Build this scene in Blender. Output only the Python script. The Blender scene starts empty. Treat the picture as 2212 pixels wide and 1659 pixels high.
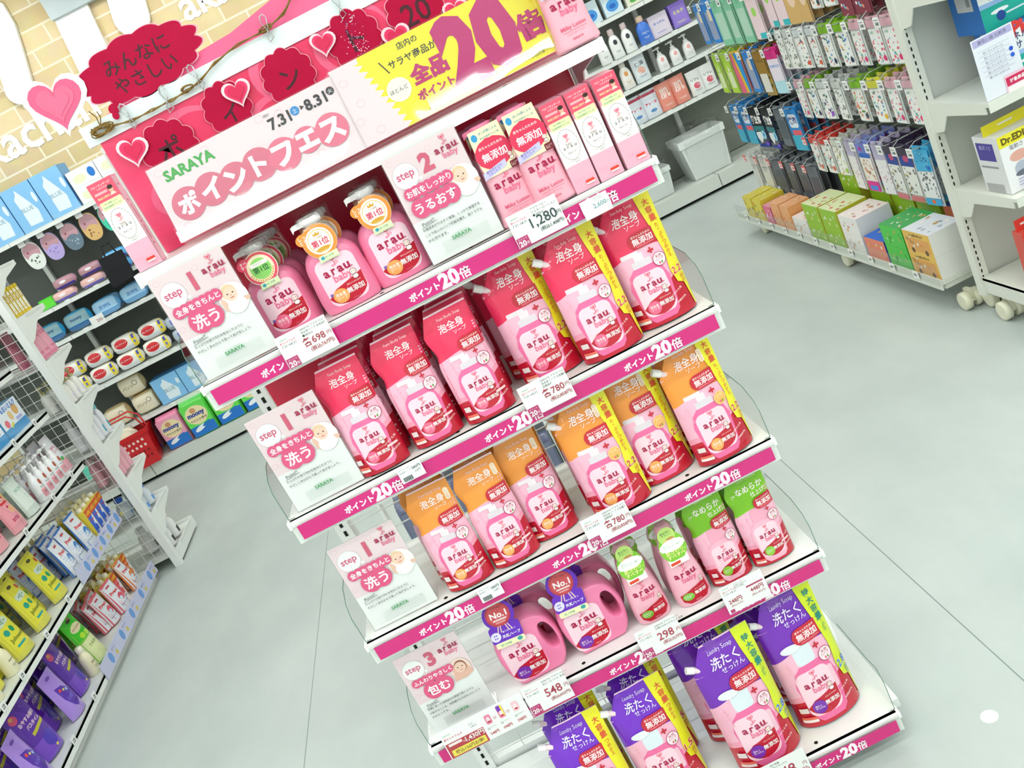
import bpy, bmesh, math, random
from math import sin, cos, pi, radians
from mathutils import Vector, Matrix
from mathutils.geometry import tessellate_polygon

SC = bpy.context.scene
COL = SC.collection
random.seed(7)

# ------------------------------------------------------------------ camera
def make_camera():
    C = Vector((0.0617, -1.6979, 1.6637))
    yaw, pit, rol = radians(-0.624), radians(-18.538), radians(-27.234)
    fw = Vector((sin(yaw)*cos(pit), cos(yaw)*cos(pit), sin(pit)))
    r0 = Vector((cos(yaw), -sin(yaw), 0)); u0 = r0.cross(fw)
    rt = cos(rol)*r0 + sin(rol)*u0
    up = -sin(rol)*r0 + cos(rol)*u0
    cam = bpy.data.cameras.new('camera'); o = bpy.data.objects.new('camera', cam); COL.objects.link(o)
    m = Matrix((rt, up, -fw)).transposed().to_4x4(); m.translation = C
    o.matrix_world = m
    cam.sensor_fit = 'HORIZONTAL'; cam.sensor_width = 36.0
    cam.lens = 2092.1/2212*36.0
    cam.clip_start = 0.05; cam.clip_end = 60
    SC.camera = o
make_camera()

# ------------------------------------------------------------------ world, exposure
w = bpy.data.worlds.new('world'); SC.world = w; w.use_nodes = True
w.node_tree.nodes['Background'].inputs[0].default_value = (0.93, 0.98, 0.96, 1)
w.node_tree.nodes['Background'].inputs[1].default_value = 0.55
vs = SC.view_settings
vs.view_transform = 'Standard'; vs.look = 'None'; vs.gamma = 1.0; vs.exposure = 0.0
try: vs.use_curve_mapping = False
except Exception: pass
SC.cycles.max_bounces = 7; SC.cycles.transparent_max_bounces = 12
SC.cycles.caustics_reflective = False; SC.cycles.caustics_refractive = False

# spot lamps washing the lettered brick wall
for wx in (-2.9, -1.9, -0.9, 0.3):
    l = bpy.data.lights.new('wall_spot', 'SPOT'); l.energy = 20; l.spot_size = radians(85); l.spot_blend = 0.8; l.shadow_soft_size = 0.08; l.color = (1, 0.98, 0.92)
    lo = bpy.data.objects.new('wall_spot', l); COL.objects.link(lo); lo.location = (wx, 4.55, 3.3); lo.rotation_euler = (radians(52), 0, 0)
# ceiling lamps of the shop: rows of tubes running along x
LAMPS = [(x, y) for y in (-3.4, -2.4, -1.3, 0.8, 2.5, 4.2) for x in (-3.6, -1.2, 1.2, 3.6)]
for lx, ly in LAMPS:
    l = bpy.data.lights.new('tube_light', 'AREA'); l.shape = 'RECTANGLE'; l.size = 1.9; l.size_y = 0.06
    l.energy = 11.4; l.color = (0.96, 1.0, 0.98)
    lo = bpy.data.objects.new('tube_light', l); COL.objects.link(lo); lo.location = (lx, ly, 3.30)

# ------------------------------------------------------------------ colours and materials
def lin(h):
    h = h.lstrip('#'); r = []
    for i in (0, 2, 4):
        c = int(h[i:i+2], 16)/255
        r.append(c/12.92 if c <= 0.04045 else ((c+0.055)/1.055)**2.4)
    return (r[0], r[1], r[2], 1)
MATS = {}
def mat(name, col, rough=0.5, metal=0.0, coat=0.0, trans=0.0, alpha=1.0, emit=0.0, bump=0.0, bscale=60.0, noise=None, spec=0.5, ior=1.45):
    if name in MATS: return name
    m = bpy.data.materials.new(name); m.use_nodes = True
    nt = m.node_tree; b = nt.nodes['Principled BSDF']
    c = lin(col) if isinstance(col, str) else col
    b.inputs['Base Color'].default_value = c
    b.inputs['Roughness'].default_value = rough
    b.inputs['Metallic'].default_value = metal
    b.inputs['IOR'].default_value = ior
    b.inputs['Specular IOR Level'].default_value = spec
    b.inputs['Coat Weight'].default_value = coat
    b.inputs['Coat Roughness'].default_value = 0.12
    b.inputs['Transmission Weight'].default_value = trans
    b.inputs['Alpha'].default_value = alpha
    if emit:
        b.inputs['Emission Color'].default_value = c; b.inputs['Emission Strength'].default_value = emit
    if bump:
        tc = nt.nodes.new('ShaderNodeTexCoord'); n = nt.nodes.new('ShaderNodeTexNoise')
        n.inputs['Scale'].default_value = bscale; n.inputs['Detail'].default_value = 2
        bp = nt.nodes.new('ShaderNodeBump'); bp.inputs['Strength'].default_value = bump; bp.inputs['Distance'].default_value = 0.004
        nt.links.new(tc.outputs['Object'], n.inputs['Vector']); nt.links.new(n.outputs['Fac'], bp.inputs['Height'])
        nt.links.new(bp.outputs['Normal'], b.inputs['Normal'])
        if coat: nt.links.new(bp.outputs['Normal'], b.inputs['Coat Normal'])
    if noise:   # soft mottling between the colour and a second one
        tc = nt.nodes.new('ShaderNodeTexCoord'); n = nt.nodes.new('ShaderNodeTexNoise')
        n.inputs['Scale'].default_value = noise[1]; n.inputs['Detail'].default_value = 6
        rp = nt.nodes.new('ShaderNodeValToRGB')
        rp.color_ramp.elements[0].position = 0.35; rp.color_ramp.elements[0].color = c
        rp.color_ramp.elements[1].position = 0.68; rp.color_ramp.elements[1].color = lin(noise[0])
        nt.links.new(tc.outputs['Object'], n.inputs['Vector']); nt.links.new(n.outputs['Fac'], rp.inputs['Fac'])
        nt.links.new(rp.outputs['Color'], b.inputs['Base Color'])
    MATS[name] = m
    return name
def P(hexcol, **k):            # printed ink / plain paper colour
    return mat('ink_'+hexcol.lstrip('#')+'_'.join(f'{a}{v}' for a, v in k.items()), hexcol, rough=k.pop('rough', 0.42), **k)
def F(hexcol):                 # glossy crinkled film
    return mat('film_'+hexcol.lstrip('#'), hexcol, rough=0.32, coat=0.8, bump=0.5, bscale=24)
def G(hexcol, rough=0.3):      # moulded plastic
    return mat('plastic_'+hexcol.lstrip('#'), hexcol, rough=rough, coat=0.2)
def clear_mat(name, tint, gloss, rough=0.05, bump=0.0, bscale=35):      # thin see-through plastic: tinted transmission under a fresnel gloss
    m = bpy.data.materials.new(name); m.use_nodes = True; nt = m.node_tree; nt.nodes.clear()
    out = nt.nodes.new('ShaderNodeOutputMaterial'); tr = nt.nodes.new('ShaderNodeBsdfTransparent'); tr.inputs[0].default_value = tint
    gl = nt.nodes.new('ShaderNodeBsdfGlossy'); gl.inputs['Roughness'].default_value = rough
    fr = nt.nodes.new('ShaderNodeLayerWeight'); fr.inputs[0].default_value = 0.5
    pw = nt.nodes.new('ShaderNodeMath'); pw.operation = 'POWER'; pw.inputs[1].default_value = 4.0; nt.links.new(fr.outputs['Facing'], pw.inputs[0])
    ml = nt.nodes.new('ShaderNodeMath'); ml.operation = 'MULTIPLY_ADD'; ml.inputs[1].default_value = 0.45; ml.inputs[2].default_value = gloss; nt.links.new(pw.outputs[0], ml.inputs[0])
    mx = nt.nodes.new('ShaderNodeMixShader'); nt.links.new(ml.outputs[0], mx.inputs[0]); nt.links.new(tr.outputs[0], mx.inputs[1]); nt.links.new(gl.outputs[0], mx.inputs[2]); nt.links.new(mx.outputs[0], out.inputs[0])
    if bump:
        tc = nt.nodes.new('ShaderNodeTexCoord'); n = nt.nodes.new('ShaderNodeTexNoise'); n.inputs['Scale'].default_value = bscale; n.inputs['Detail'].default_value = 2
        bp = nt.nodes.new('ShaderNodeBump'); bp.inputs['Strength'].default_value = bump; bp.inputs['Distance'].default_value = 0.006
        nt.links.new(tc.outputs['Object'], n.inputs['Vector']); nt.links.new(n.outputs['Fac'], bp.inputs['Height']); nt.links.new(bp.outputs['Normal'], gl.inputs['Normal']); nt.links.new(bp.outputs['Normal'], fr.inputs['Normal'])
    MATS[name] = m
clear_mat('clear', (0.985, 0.992, 0.988, 1), 0.035, 0.05)
clear_mat('clear_sheet', (0.99, 0.99, 0.99, 1), 0.045, 0.015, bump=0.25, bscale=5)
clear_mat('clear_film', (0.985, 0.985, 0.985, 1), 0.10, 0.08, bump=0.7)
mat('clear_edge', '#6f9484', rough=0.15, alpha=0.8)
mat('white_metal', '#eef1ee', rough=0.35, coat=0.15)
mat('chrome', '#c9ccd0', rough=0.18, metal=1.0)
mat('wire_white', '#e9ece6', rough=0.35)
mat('black_slot', '#10130f', rough=0.8)

# ------------------------------------------------------------------ mesh builder
class MB:
    def __init__(s): s.v = []; s.f = []; s.m = []; s.mats = []; s.sm = []
    def mi(s, m):
        if m not in s.mats: s.mats.append(m)
        return s.mats.index(m)
    def add(s, vs, fs, m, smooth=False):
        b = len(s.v); k = s.mi(m); s.v += [tuple(p) for p in vs]
        for f in fs: s.f.append([b+i for i in f]); s.m.append(k); s.sm.append(smooth)
        return s
    def box(s, x0, x1, y0, y1, z0, z1, m):
        v = [(x, y, z) for z in (z0, z1) for y in (y0, y1) for x in (x0, x1)]
        return s.add(v, [(0,2,3,1), (4,5,7,6), (0,1,5,4), (1,3,7,5), (3,2,6,7), (2,0,4,6)], m)
    def rings(s, rs, m, cap=True, smooth=True, close=True):
        n = len(rs[0]); v = [p for r in rs for p in r]; f = []
        for i in range(len(rs)-1):
            for j in range(n if close else n-1):
                a = i*n+j; b = i*n+(j+1) % n
                f.append((a, b, b+n, a+n))
        s.add(v, f, m, smooth)
        if cap:
            s.add(rs[0], [tuple(range(n))[::-1]], m); s.add(rs[-1], [tuple(range(n))], m)
        return s
    def lathe(s, prof, m, c=(0, 0), n=20, sx=1, sy=1, pw=2.0, cap=True):   # prof: (z, r)
        rs = []
        for z, r in prof:
            ring = []
            for k in range(n):
                a = 2*pi*k/n; ca, sa = cos(a), sin(a)
                e = 2/pw
                ring.append((c[0]+sx*r*math.copysign(abs(ca)**e, ca), c[1]+sy*r*math.copysign(abs(sa)**e, sa), z))
            rs.append(ring)
        return s.rings(rs, m, cap)
    def tube(s, pts, r, m, n=6, cap=True):
        P_ = [Vector(p) for p in pts]; rs = []; ref = None
        for i, p in enumerate(P_):
            t = (P_[min(i+1, len(P_)-1)]-P_[max(i-1, 0)])
            if t.length < 1e-9: t = Vector((0, 0, 1))
            t.normalize()
            if ref is None: ref = Vector((0, 0, 1)) if abs(t.z) < 0.9 else Vector((1, 0, 0))
            a = ref-t*ref.dot(t)
            a.normalize(); b = t.cross(a); ref = a
            rs.append([tuple(p+(a*cos(2*pi*k/n)+b*sin(2*pi*k/n))*r) for k in range(n)])
        return s.rings(rs, m, cap)
    def prism(s, pts, d0, d1, m, axis='y'):      # outline (u, w) extruded along an axis
        def q(u, w_, d): return {'y': (u, d, w_), 'x': (d, u, w_), 'z': (u, w_, d)}[axis]
        n = len(pts)
        v = [q(u, w_, d0) for u, w_ in pts]+[q(u, w_, d1) for u, w_ in pts]
        tr = tessellate_polygon([[Vector((u, w_, 0)) for u, w_ in pts]])
        f = [tuple(t) for t in tr]+[tuple(i+n for i in t[::-1]) for t in tr]
        f += [(i, (i+1) % n, (i+1) % n+n, i+n) for i in range(n)]
        return s.add(v, f, m)
    def art(s, A, fn, step=0.0, film=False):
        for m, v, f, off in A.items(step):
            if film: m = glossy(m)
            s.add([fn(x, z, off) for x, z in v], f, m, True)
        return s
    def build(s, name, parent=None, fix=True):
        me = bpy.data.meshes.new(name); me.from_pydata(s.v, [], s.f)
        for m in s.mats: me.materials.append(MATS[m])
        me.polygons.foreach_set('material_index', s.m); me.polygons.foreach_set('use_smooth', s.sm)
        me.update()
        if fix:
            bm = bmesh.new(); bm.from_mesh(me); bmesh.ops.recalc_face_normals(bm, faces=bm.faces); bm.to_mesh(me); bm.free()
        o = bpy.data.objects.new(name, me); COL.objects.link(o)
        if parent: o.parent = parent
        return o

def thing(name, label, cat, loc=(0, 0, 0), rz=0, group=None, rx=0):
    o = bpy.data.objects.new(name, None); COL.objects.link(o); o.empty_display_size = 0.02
    o.location = loc; o.rotation_euler = (rx, 0, rz)
    return tag(o, label, cat, group)
def tag(o, label, cat, group=None):
    o['label'] = label; o['category'] = cat
    if group: o['group'] = group
    return o
KIDS = {}
def kids_of(o):
    return [c for c in bpy.data.objects if c.parent == o]
def place(proto, label, loc, rz=0, rx=0, group=None, scale=None):
    """the prototype itself the first time, afterwards copies of it and of its parts"""
    if proto.name not in KIDS:
        KIDS[proto.name] = [(c, kids_of(c)) for c in kids_of(proto)]; r = proto
    else:
        r = proto.copy(); COL.objects.link(r)
        for c, gs in KIDS[proto.name]:
            d = c.copy(); COL.objects.link(d); d.parent = r
            for g in gs:
                e = g.copy(); COL.objects.link(e); e.parent = d
    r.location = loc; r.rotation_euler = (rx, 0, rz)
    if scale: r.scale = scale if isinstance(scale, tuple) else (scale,)*3
    r['label'] = label; r.location.z += .022*abs(rx)
    if group: r['group'] = group
    return r
def struct(o): o['kind'] = 'structure'; return o
ORD = ['first', 'second', 'third', 'fourth', 'fifth', 'sixth', 'seventh', 'eighth', 'ninth', 'tenth', 'eleventh', 'twelfth', 'thirteenth', 'fourteenth', 'fifteenth', 'sixteenth', 'seventeenth', 'eighteenth', 'nineteenth', 'twentieth']

# ------------------------------------------------------------------ flat artwork
def glossy(m):       # the same ink under crinkled glossy film
    n = m+'_under_film'
    if n not in MATS:
        c = MATS[m].copy(); b = c.node_tree.nodes['Principled BSDF']; nt = c.node_tree
        b.inputs['Coat Weight'].default_value = 0.55; b.inputs['Coat Roughness'].default_value = 0.05; b.inputs['Roughness'].default_value = 0.35
        tc = nt.nodes.new('ShaderNodeTexCoord'); t = nt.nodes.new('ShaderNodeTexNoise'); t.inputs['Scale'].default_value = 13; t.noise_type = 'RIDGED_MULTIFRACTAL'; t.inputs['Detail'].default_value = 0.8; t.inputs['Distortion'].default_value = 0.7
        mp = nt.nodes.new('ShaderNodeMapping'); mp.inputs['Rotation'].default_value = (0, 0.5, 0); mp.inputs['Scale'].default_value = (1.2, 1, 0.5)
        bp = nt.nodes.new('ShaderNodeBump'); bp.inputs['Strength'].default_value = 1.0; bp.inputs['Distance'].default_value = 0.02
        nt.links.new(tc.outputs['Object'], mp.inputs['Vector']); nt.links.new(mp.outputs['Vector'], t.inputs['Vector']); nt.links.new(t.outputs['Fac'], bp.inputs['Height']); nt.links.new(bp.outputs['Normal'], b.inputs['Coat Normal'])
        MATS[n] = c
    return n
TXT = {}
def glyphs(s, bold):
    k = (s, bold)
    if k not in TXT:
        cu = bpy.data.curves.new('t', 'FONT'); cu.body = s; cu.size = 1; cu.resolution_u = 2; cu.offset = bold
        cu.space_character = 1.0
        ob = bpy.data.objects.new('t', cu)
        me = bpy.data.meshes.new_from_object(ob)
        v = [(p.co.x, p.co.y) for p in me.vertices]; f = [tuple(p.vertices) for p in me.polygons]
        bpy.data.objects.remove(ob); bpy.data.curves.remove(cu); bpy.data.meshes.remove(me)
        if v:
            x0 = min(p[0] for p in v); x1 = max(p[0] for p in v); y0 = min(p[1] for p in v); y1 = max(p[1] for p in v)
            cx, cy = (x0+x1)/2, (y0+y1)/2
            v = [(x-cx, y-cy) for x, y in v]
        else: x0 = y0 = 0; x1 = y1 = 1
        TXT[k] = (v, f, x1-x0, y1-y0)
    return TXT[k]
class Art:
    def __init__(s): s.L = []; s.lv = 1
    def _push(s, m, v, f): s.L.append((m, v, f, s.lv)); s.lv += 1; return s
    def poly(s, m, pts):
        tr = tessellate_polygon([[Vector((x, z, 0)) for x, z in pts]])
        return s._push(m, [tuple(p) for p in pts], [tuple(t) for t in tr])
    def rect(s, m, x0, x1, z0, z1): return s._push(m, [(x0, z0), (x1, z0), (x1, z1), (x0, z1)], [(0, 1, 2, 3)])
    def ell(s, m, cx, cz, rx, rz, n=24, wob=0, k=0, rot=0):
        pts = []
        for i in range(n):
            a = 2*pi*i/n; q = 1+wob*abs(sin(k*a/2)) if k else 1
            x, z = rx*q*cos(a), rz*q*sin(a)
            pts.append((cx+x*cos(rot)-z*sin(rot), cz+x*sin(rot)+z*cos(rot)))
        return s.poly(m, pts)
    def ring(s, m, cx, cz, rx, rz, t, n=28, a0=0, a1=2*pi):
        v = []; f = []
        for i in range(n+1):
            a = a0+(a1-a0)*i/n
            v += [(cx+rx*cos(a), cz+rz*sin(a)), (cx+(rx-t)*cos(a), cz+(rz-t)*sin(a))]
            if i: f.append((2*i-2, 2*i-1, 2*i+1, 2*i))
        return s._push(m, v, f)
    def rrect(s, m, x0, x1, z0, z1, r, n=5):
        pts = []
        for cx, cz, a in ((x1-r, z1-r, 0), (x0+r, z1-r, pi/2), (x0+r, z0+r, pi), (x1-r, z0+r, 1.5*pi)):
            for i in range(n+1): b = a+pi/2*i/n; pts.append((cx+r*cos(b), cz+r*sin(b)))
        return s.poly(m, pts)
    def line(s, m, pts, t):
        v = []; f = []
        for i, (x, z) in enumerate(pts):
            a = pts[max(i-1, 0)]; b = pts[min(i+1, len(pts)-1)]
            dx, dz = b[0]-a[0], b[1]-a[1]; L = math.hypot(dx, dz) or 1
            nx, nz = -dz/L*t/2, dx/L*t/2
            v += [(x+nx, z+nz), (x-nx, z-nz)]
            if i: f.append((2*i-2, 2*i-1, 2*i+1, 2*i))
        return s._push(m, v, f)
    def heart(s, m, cx, cz, r, rot=0, n=22):
        pts = []
        for i in range(n):
            a = 2*pi*i/n; x = 16*sin(a)**3/16; z = (13*cos(a)-5*cos(2*a)-2*cos(3*a)-cos(4*a))/16
            x *= r; z *= r
            pts.append((cx+x*cos(rot)-z*sin(rot), cz+x*sin(rot)+z*cos(rot)))
        return s.poly(m, pts)
    def text(s, m, t, cx, cz, w=None, h=None, bold=0.0, rot=0, left=False, out=None, ob=0.05):
        if out: s.text(out, t, cx, cz, w, h, bold+ob, rot, left, None); 
        v, f, bw, bh = glyphs(t, bold)
        _, _, w0, h0 = glyphs(t, 0.0) if bold else (0, 0, bw, bh)
        kx = (w/w0) if w else None; kz = (h/h0) if h else None
        if kx is None: kx = kz
        if kz is None: kz = kx
        if left: cx += w0*kx/2
        ca, sa = cos(rot), sin(rot)
        vv = [(cx+x*kx*ca-z*kz*sa, cz+x*kx*sa+z*kz*ca) for x, z in v]
        return s._push(m, vv, f)
    def vtext(s, m, t, cx, z0, h, w, bold=0.0, dx=0.0):       # characters one under another, from z0 down
        for i, ch in enumerate(t): s.text(m, ch, cx+dx*i, z0-h*(i+0.5), h=h*0.82 if ch not in 'ーっ' else h*0.4, bold=bold)
        return s
    def sub(s, A, fn):                                         # place another artwork inside this one
        for m, v, f, lv in A.L: s._push(m, [fn(x, z) for x, z in v], f)
        return s
    def items(s, step, off0=0.00022, d=0.00007):
        for m, v, f, lv in s.L:
            off = off0+lv*d
            if step:
                bm = bmesh.new(); vs_ = [bm.verts.new((x, z, 0)) for x, z in v]
                for q in f:
                    try: bm.faces.new([vs_[i] for i in q])
                    except ValueError: pass
                xs = [p[0] for p in v]; zs = [p[1] for p in v]
                for ax, lo, hi in ((0, min(xs), max(xs)), (1, min(zs), max(zs))):
                    k = math.floor(lo/step)+1
                    while k*step < hi:
                        co = Vector((k*step, 0, 0)) if ax == 0 else Vector((0, k*step, 0))
                        no = Vector((1, 0, 0)) if ax == 0 else Vector((0, 1, 0))
                        bmesh.ops.bisect_plane(bm, geom=bm.verts[:]+bm.edges[:]+bm.faces[:], plane_co=co, plane_no=no)
                        k += 1
                bm.verts.index_update()
                v2 = [(p.co.x, p.co.y) for p in bm.verts]; f2 = [tuple(q.index for q in g.verts) for g in bm.faces]
                bm.free(); yield m, v2, f2, off
            else: yield m, v, f, off
def flat_front(x0=0, y=0, z0=0):      # art facing -y
    return lambda x, z, o: (x0+x, y-o, z0+z)
# ================================================================== the shop room
def room():
    m = bpy.data.materials.new('floor_vinyl'); m.use_nodes = True; nt = m.node_tree; b = nt.nodes['Principled BSDF']
    tc = nt.nodes.new('ShaderNodeTexCoord')
    n1 = nt.nodes.new('ShaderNodeTexNoise'); n1.inputs['Scale'].default_value = 1.7; n1.inputs['Detail'].default_value = 9; n1.inputs['Roughness'].default_value = 0.62
    mp = nt.nodes.new('ShaderNodeMapping'); mp.inputs['Scale'].default_value = (1, 0.55, 1); mp.inputs['Rotation'].default_value = (0, 0, 0.9)
    nt.links.new(tc.outputs['Object'], mp.inputs['Vector']); nt.links.new(mp.outputs['Vector'], n1.inputs['Vector'])
    rp = nt.nodes.new('ShaderNodeValToRGB'); e = rp.color_ramp.elements
    e[0].position = 0.3; e[0].color = lin('#b4bebb'); e[1].position = 0.7; e[1].color = lin('#c8cfcc')
    nt.links.new(n1.outputs['Fac'], rp.inputs['Fac'])
    br = nt.nodes.new('ShaderNodeTexBrick'); br.offset = 0.0
    br.inputs['Color1'].default_value = (1, 1, 1, 1); br.inputs['Color2'].default_value = (0.965, 0.97, 0.975, 1)
    br.inputs['Mortar'].default_value = (0.42, 0.47, 0.46, 1)
    br.inputs['Scale'].default_value = 1; br.inputs['Mortar Size'].default_value = 0.0016; br.inputs['Mortar Smooth'].default_value = 0.1
    br.inputs['Brick Width'].default_value = 1.8; br.inputs['Row Height'].default_value = 30
    m2 = nt.nodes.new('ShaderNodeMapping'); m2.inputs['Location'].default_value = (-0.725+3.6, 14, 0)
    nt.links.new(tc.outputs['Object'], m2.inputs['Vector']); nt.links.new(m2.outputs['Vector'], br.inputs['Vector'])
    mx = nt.nodes.new('ShaderNodeMix'); mx.data_type = 'RGBA'; mx.blend_type = 'MULTIPLY'; mx.inputs['Factor'].default_value = 1
    nt.links.new(rp.outputs['Color'], mx.inputs[6]); nt.links.new(br.outputs['Color'], mx.inputs[7])
    nt.links.new(mx.outputs[2], b.inputs['Base Color'])
    b.inputs['Roughness'].default_value = 0.42; b.inputs['Specular IOR Level'].default_value = 0.35
    n3 = nt.nodes.new('ShaderNodeTexNoise'); n3.inputs['Scale'].default_value = 9; n3.inputs['Detail'].default_value = 4
    bp = nt.nodes.new('ShaderNodeBump'); bp.inputs['Strength'].default_value = 0.08; bp.inputs['Distance'].default_value = 0.01
    nt.links.new(tc.outputs['Object'], n3.inputs['Vector']); nt.links.new(n3.outputs['Fac'], bp.inputs['Height']); nt.links.new(bp.outputs['Normal'], b.inputs['Normal'])
    MATS['floor_vinyl'] = m
    m = bpy.data.materials.new('brick_paper'); m.use_nodes = True; nt = m.node_tree; b = nt.nodes['Principled BSDF']
    tc = nt.nodes.new('ShaderNodeTexCoord'); mp = nt.nodes.new('ShaderNodeMapping'); mp.inputs['Rotation'].default_value = (radians(90), 0, 0)
    br = nt.nodes.new('ShaderNodeTexBrick')
    br.inputs['Color1'].default_value = lin('#e2d0a4'); br.inputs['Color2'].default_value = lin('#d3be90'); br.inputs['Mortar'].default_value = lin('#efe7d0')
    br.inputs['Scale'].default_value = 1; br.inputs['Brick Width'].default_value = 0.31; br.inputs['Row Height'].default_value = 0.125
    br.inputs['Mortar Size'].default_value = 0.008; br.inputs['Mortar Smooth'].default_value = 0.5
    nz = nt.nodes.new('ShaderNodeTexNoise'); nz.inputs['Scale'].default_value = 9; nz.inputs['Detail'].default_value = 6
    mx = nt.nodes.new('ShaderNodeMix'); mx.data_type = 'RGBA'; mx.blend_type = 'SOFT_LIGHT'; mx.inputs['Factor'].default_value = 0.35
    nt.links.new(tc.outputs['Object'], mp.inputs['Vector']); nt.links.new(mp.outputs['Vector'], br.inputs['Vector']); nt.links.new(tc.outputs['Object'], nz.inputs['Vector'])
    nt.links.new(br.outputs['Color'], mx.inputs[6]); nt.links.new(nz.outputs['Color'], mx.inputs[7]); nt.links.new(mx.outputs[2], b.inputs['Base Color'])
    b.inputs['Roughness'].default_value = 0.7
    MATS['brick_paper'] = m
    mat('wall_paint', '#e9ece6', rough=0.8)
    struct(MB().box(-6, 6, -4, 5.6, -0.1, 0, 'floor_vinyl').build('floor'))
    struct(MB().box(-6, 6, -4, 5.6, 3.4, 3.5, 'wall_paint').build('ceiling'))
    struct(MB().box(-6, 6, 5.55, 5.65, 0, 3.4, 'brick_paper').build('wall_back'))
    struct(MB().box(-6.1, -6, -4, 5.6, 0, 3.4, 'wall_paint').build('wall_left'))
    struct(MB().box(6, 6.1, -4, 5.6, 0, 3.4, 'wall_paint').build('wall_right'))
    struct(MB().box(-6, 6, -4.1, -4, 0, 3.4, 'wall_paint').build('wall_front'))
    mat('tube_glow', (1, 1, 1, 1), emit=11.0); 
    for i, (x, y) in enumerate(LAMPS):
        t = thing('ceiling_lamp', 'long white fluorescent ceiling lamp above the shop floor', 'lamp', (x, y, 3.4), group='ceiling lamps')
        MB().box(-1.0, 1.0, -0.12, 0.12, -0.06, 0, 'white_metal').build('housing', t)
        MB().box(-0.97, 0.97, -0.035, 0.035, -0.078, -0.061, 'tube_glow').build('tube', t)
room()

# raised white lettering on the brick wall
mat('sign_white', '#ffffff', rough=0.25, coat=0.6)
def wall_sign():
    A = Art(); A.lv = 0
    def stroke(pts, wd):
        A.line('sign_white', pts, wd)
        for p in (pts[0], pts[-1]): A.ell('sign_white', p[0], p[1], wd/2, wd/2)
    arch = [(-1.925, 2.70), (-1.86, 2.95)] + [(-1.99+0.16*cos(a), 3.02+0.13*sin(a)) for a in [i*pi/8 for i in range(0, 9)]]+[(-2.17, 2.9), (-2.25, 2.6)]
    b = MB()
    for pts in ([(-2.06+0.0, 2.70), (-1.985, 2.94), (-1.945, 3.08)]+[(-2.07+0.13*cos(a), 3.17+0.10*sin(a)) for a in (0.1, 0.8, 1.6, 2.4, 3.0)]+[(-2.24, 3.0), (-2.3, 2.75)],
                [(-1.53, 2.62), (-1.5, 2.9), (-1.47, 3.1), (-1.38, 3.3)], [(-1.16, 2.78), (-1.1, 3.0), (-1.06, 3.3)]):
        n = len(pts); 
        rs = []
        wd = 0.19 if pts[0][0] < -2 else 0.24
        for i, (x, z) in enumerate(pts):
            a = pts[max(i-1, 0)]; c = pts[min(i+1, n-1)]; dx, dz = c[0]-a[0], c[1]-a[1]; L = math.hypot(dx, dz); nx, nz = -dz/L*wd/2, dx/L*wd/2
            rs.append([(x+nx, 5.54, z+nz), (x+nx, 5.50, z+nz), (x-nx, 5.50, z-nz), (x-nx, 5.54, z-nz)])
        b.rings(rs, 'sign_white', smooth=False)
        for p in (pts[0],): b.prism([(p[0]+wd/2*cos(2*pi*i/20), p[1]+wd/2*sin(2*pi*i/20)) for i in range(20)], 5.501, 5.54, 'sign_white')
    tag(b.build('wall_lettering'), 'giant rounded white letters mounted on the cream brick wall', 'sign')
    for txt, cx, cz, wd, lab in (('akachan', -2.17, 2.45, 0.98, 'white lowercase lettering on the brick wall behind the paper heart'),
                            ('akachan', -0.42, 2.70, 0.86, 'white lowercase lettering high on the brick wall above the rope')):
        A = Art(); A.text('sign_white', txt, cx, cz, w=wd, bold=0.02)
        tag(MB().art(A, lambda x, z, o: (x, 5.545-o, z)).build('wall_text', fix=False), lab, 'sign')
    b = MB().box(-1.62, -1.22, 5.46, 5.54, 2.97, 3.2, P('#b9c6cb'))
    tag(b.build('wall_panel'), 'grey square panel mounted on the brick wall above the lettering', 'panel')
wall_sign()
for wx in (-2.9, -1.9, -0.9, 0.3):
    t = thing('spot_lamp', 'small white spot lamp on the ceiling aimed at the brick wall', 'lamp', (wx, 4.5, 3.4), group='spot lamps along the brick wall')
    MB().lathe([(-.12, .05), (-.05, .05), (-.04, .02), (0, .02)], 'white_metal').build('housing', t)
tag(MB().lathe([(0.0, 0.018), (0.0006, 0.018)], P('#ffffff'), c=(0.614, -0.113), n=28).build('floor_sticker'), 'small round white sticker on the grey floor beside the display', 'sticker')
# ================================================================== product artwork
RED, DRED, PINK, PALE, BOT = '#ee2a5c', '#c4122f', '#f6bdd0', '#f9d3e1', '#ee6ca2'
INK, LOGO, LOGO2 = '#3a2a2e', '#a81248', '#ea6a92'
def flower(A, cx, cz, r, col='#e8577c'):
    A.heart(P(col), cx, cz, r); A.heart(P('#fbd3dc'), cx, cz+r*.05, r*.72); A.heart(P(col), cx, cz+r*.05, r*.5)
    A.line(P(col), [(cx, cz-r), (cx+r*.1, cz-r*2.2)], r*.16)
    A.ring(P(col), cx+r*.6, cz-r*1.5, r*.5, r*.36, r*.14); A.ring(P(col), cx-r*.5, cz-r*2.0, r*.42, r*.26, r*.14)
def logo(A, cx, cz, w):       # flower over the two words, cz at the middle of the upper word
    flower(A, cx+w*.02, cz+w*.46, w*.13)
    for ch, q in (('a', -.40), ('r', -.13), ('a', .12), ('u', .37)): A.text(P(LOGO), ch, cx+w*q, cz, w=w*(.185 if ch != 'r' else .13), h=w*.195, bold=.03)
    A.ell(P(LOGO), cx+w*.52, cz-w*.075, w*.025, w*.025, 8)
    A.text(P(LOGO2), 'baby', cx+w*.08, cz-w*.28, w=w*.66, bold=.012)
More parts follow.
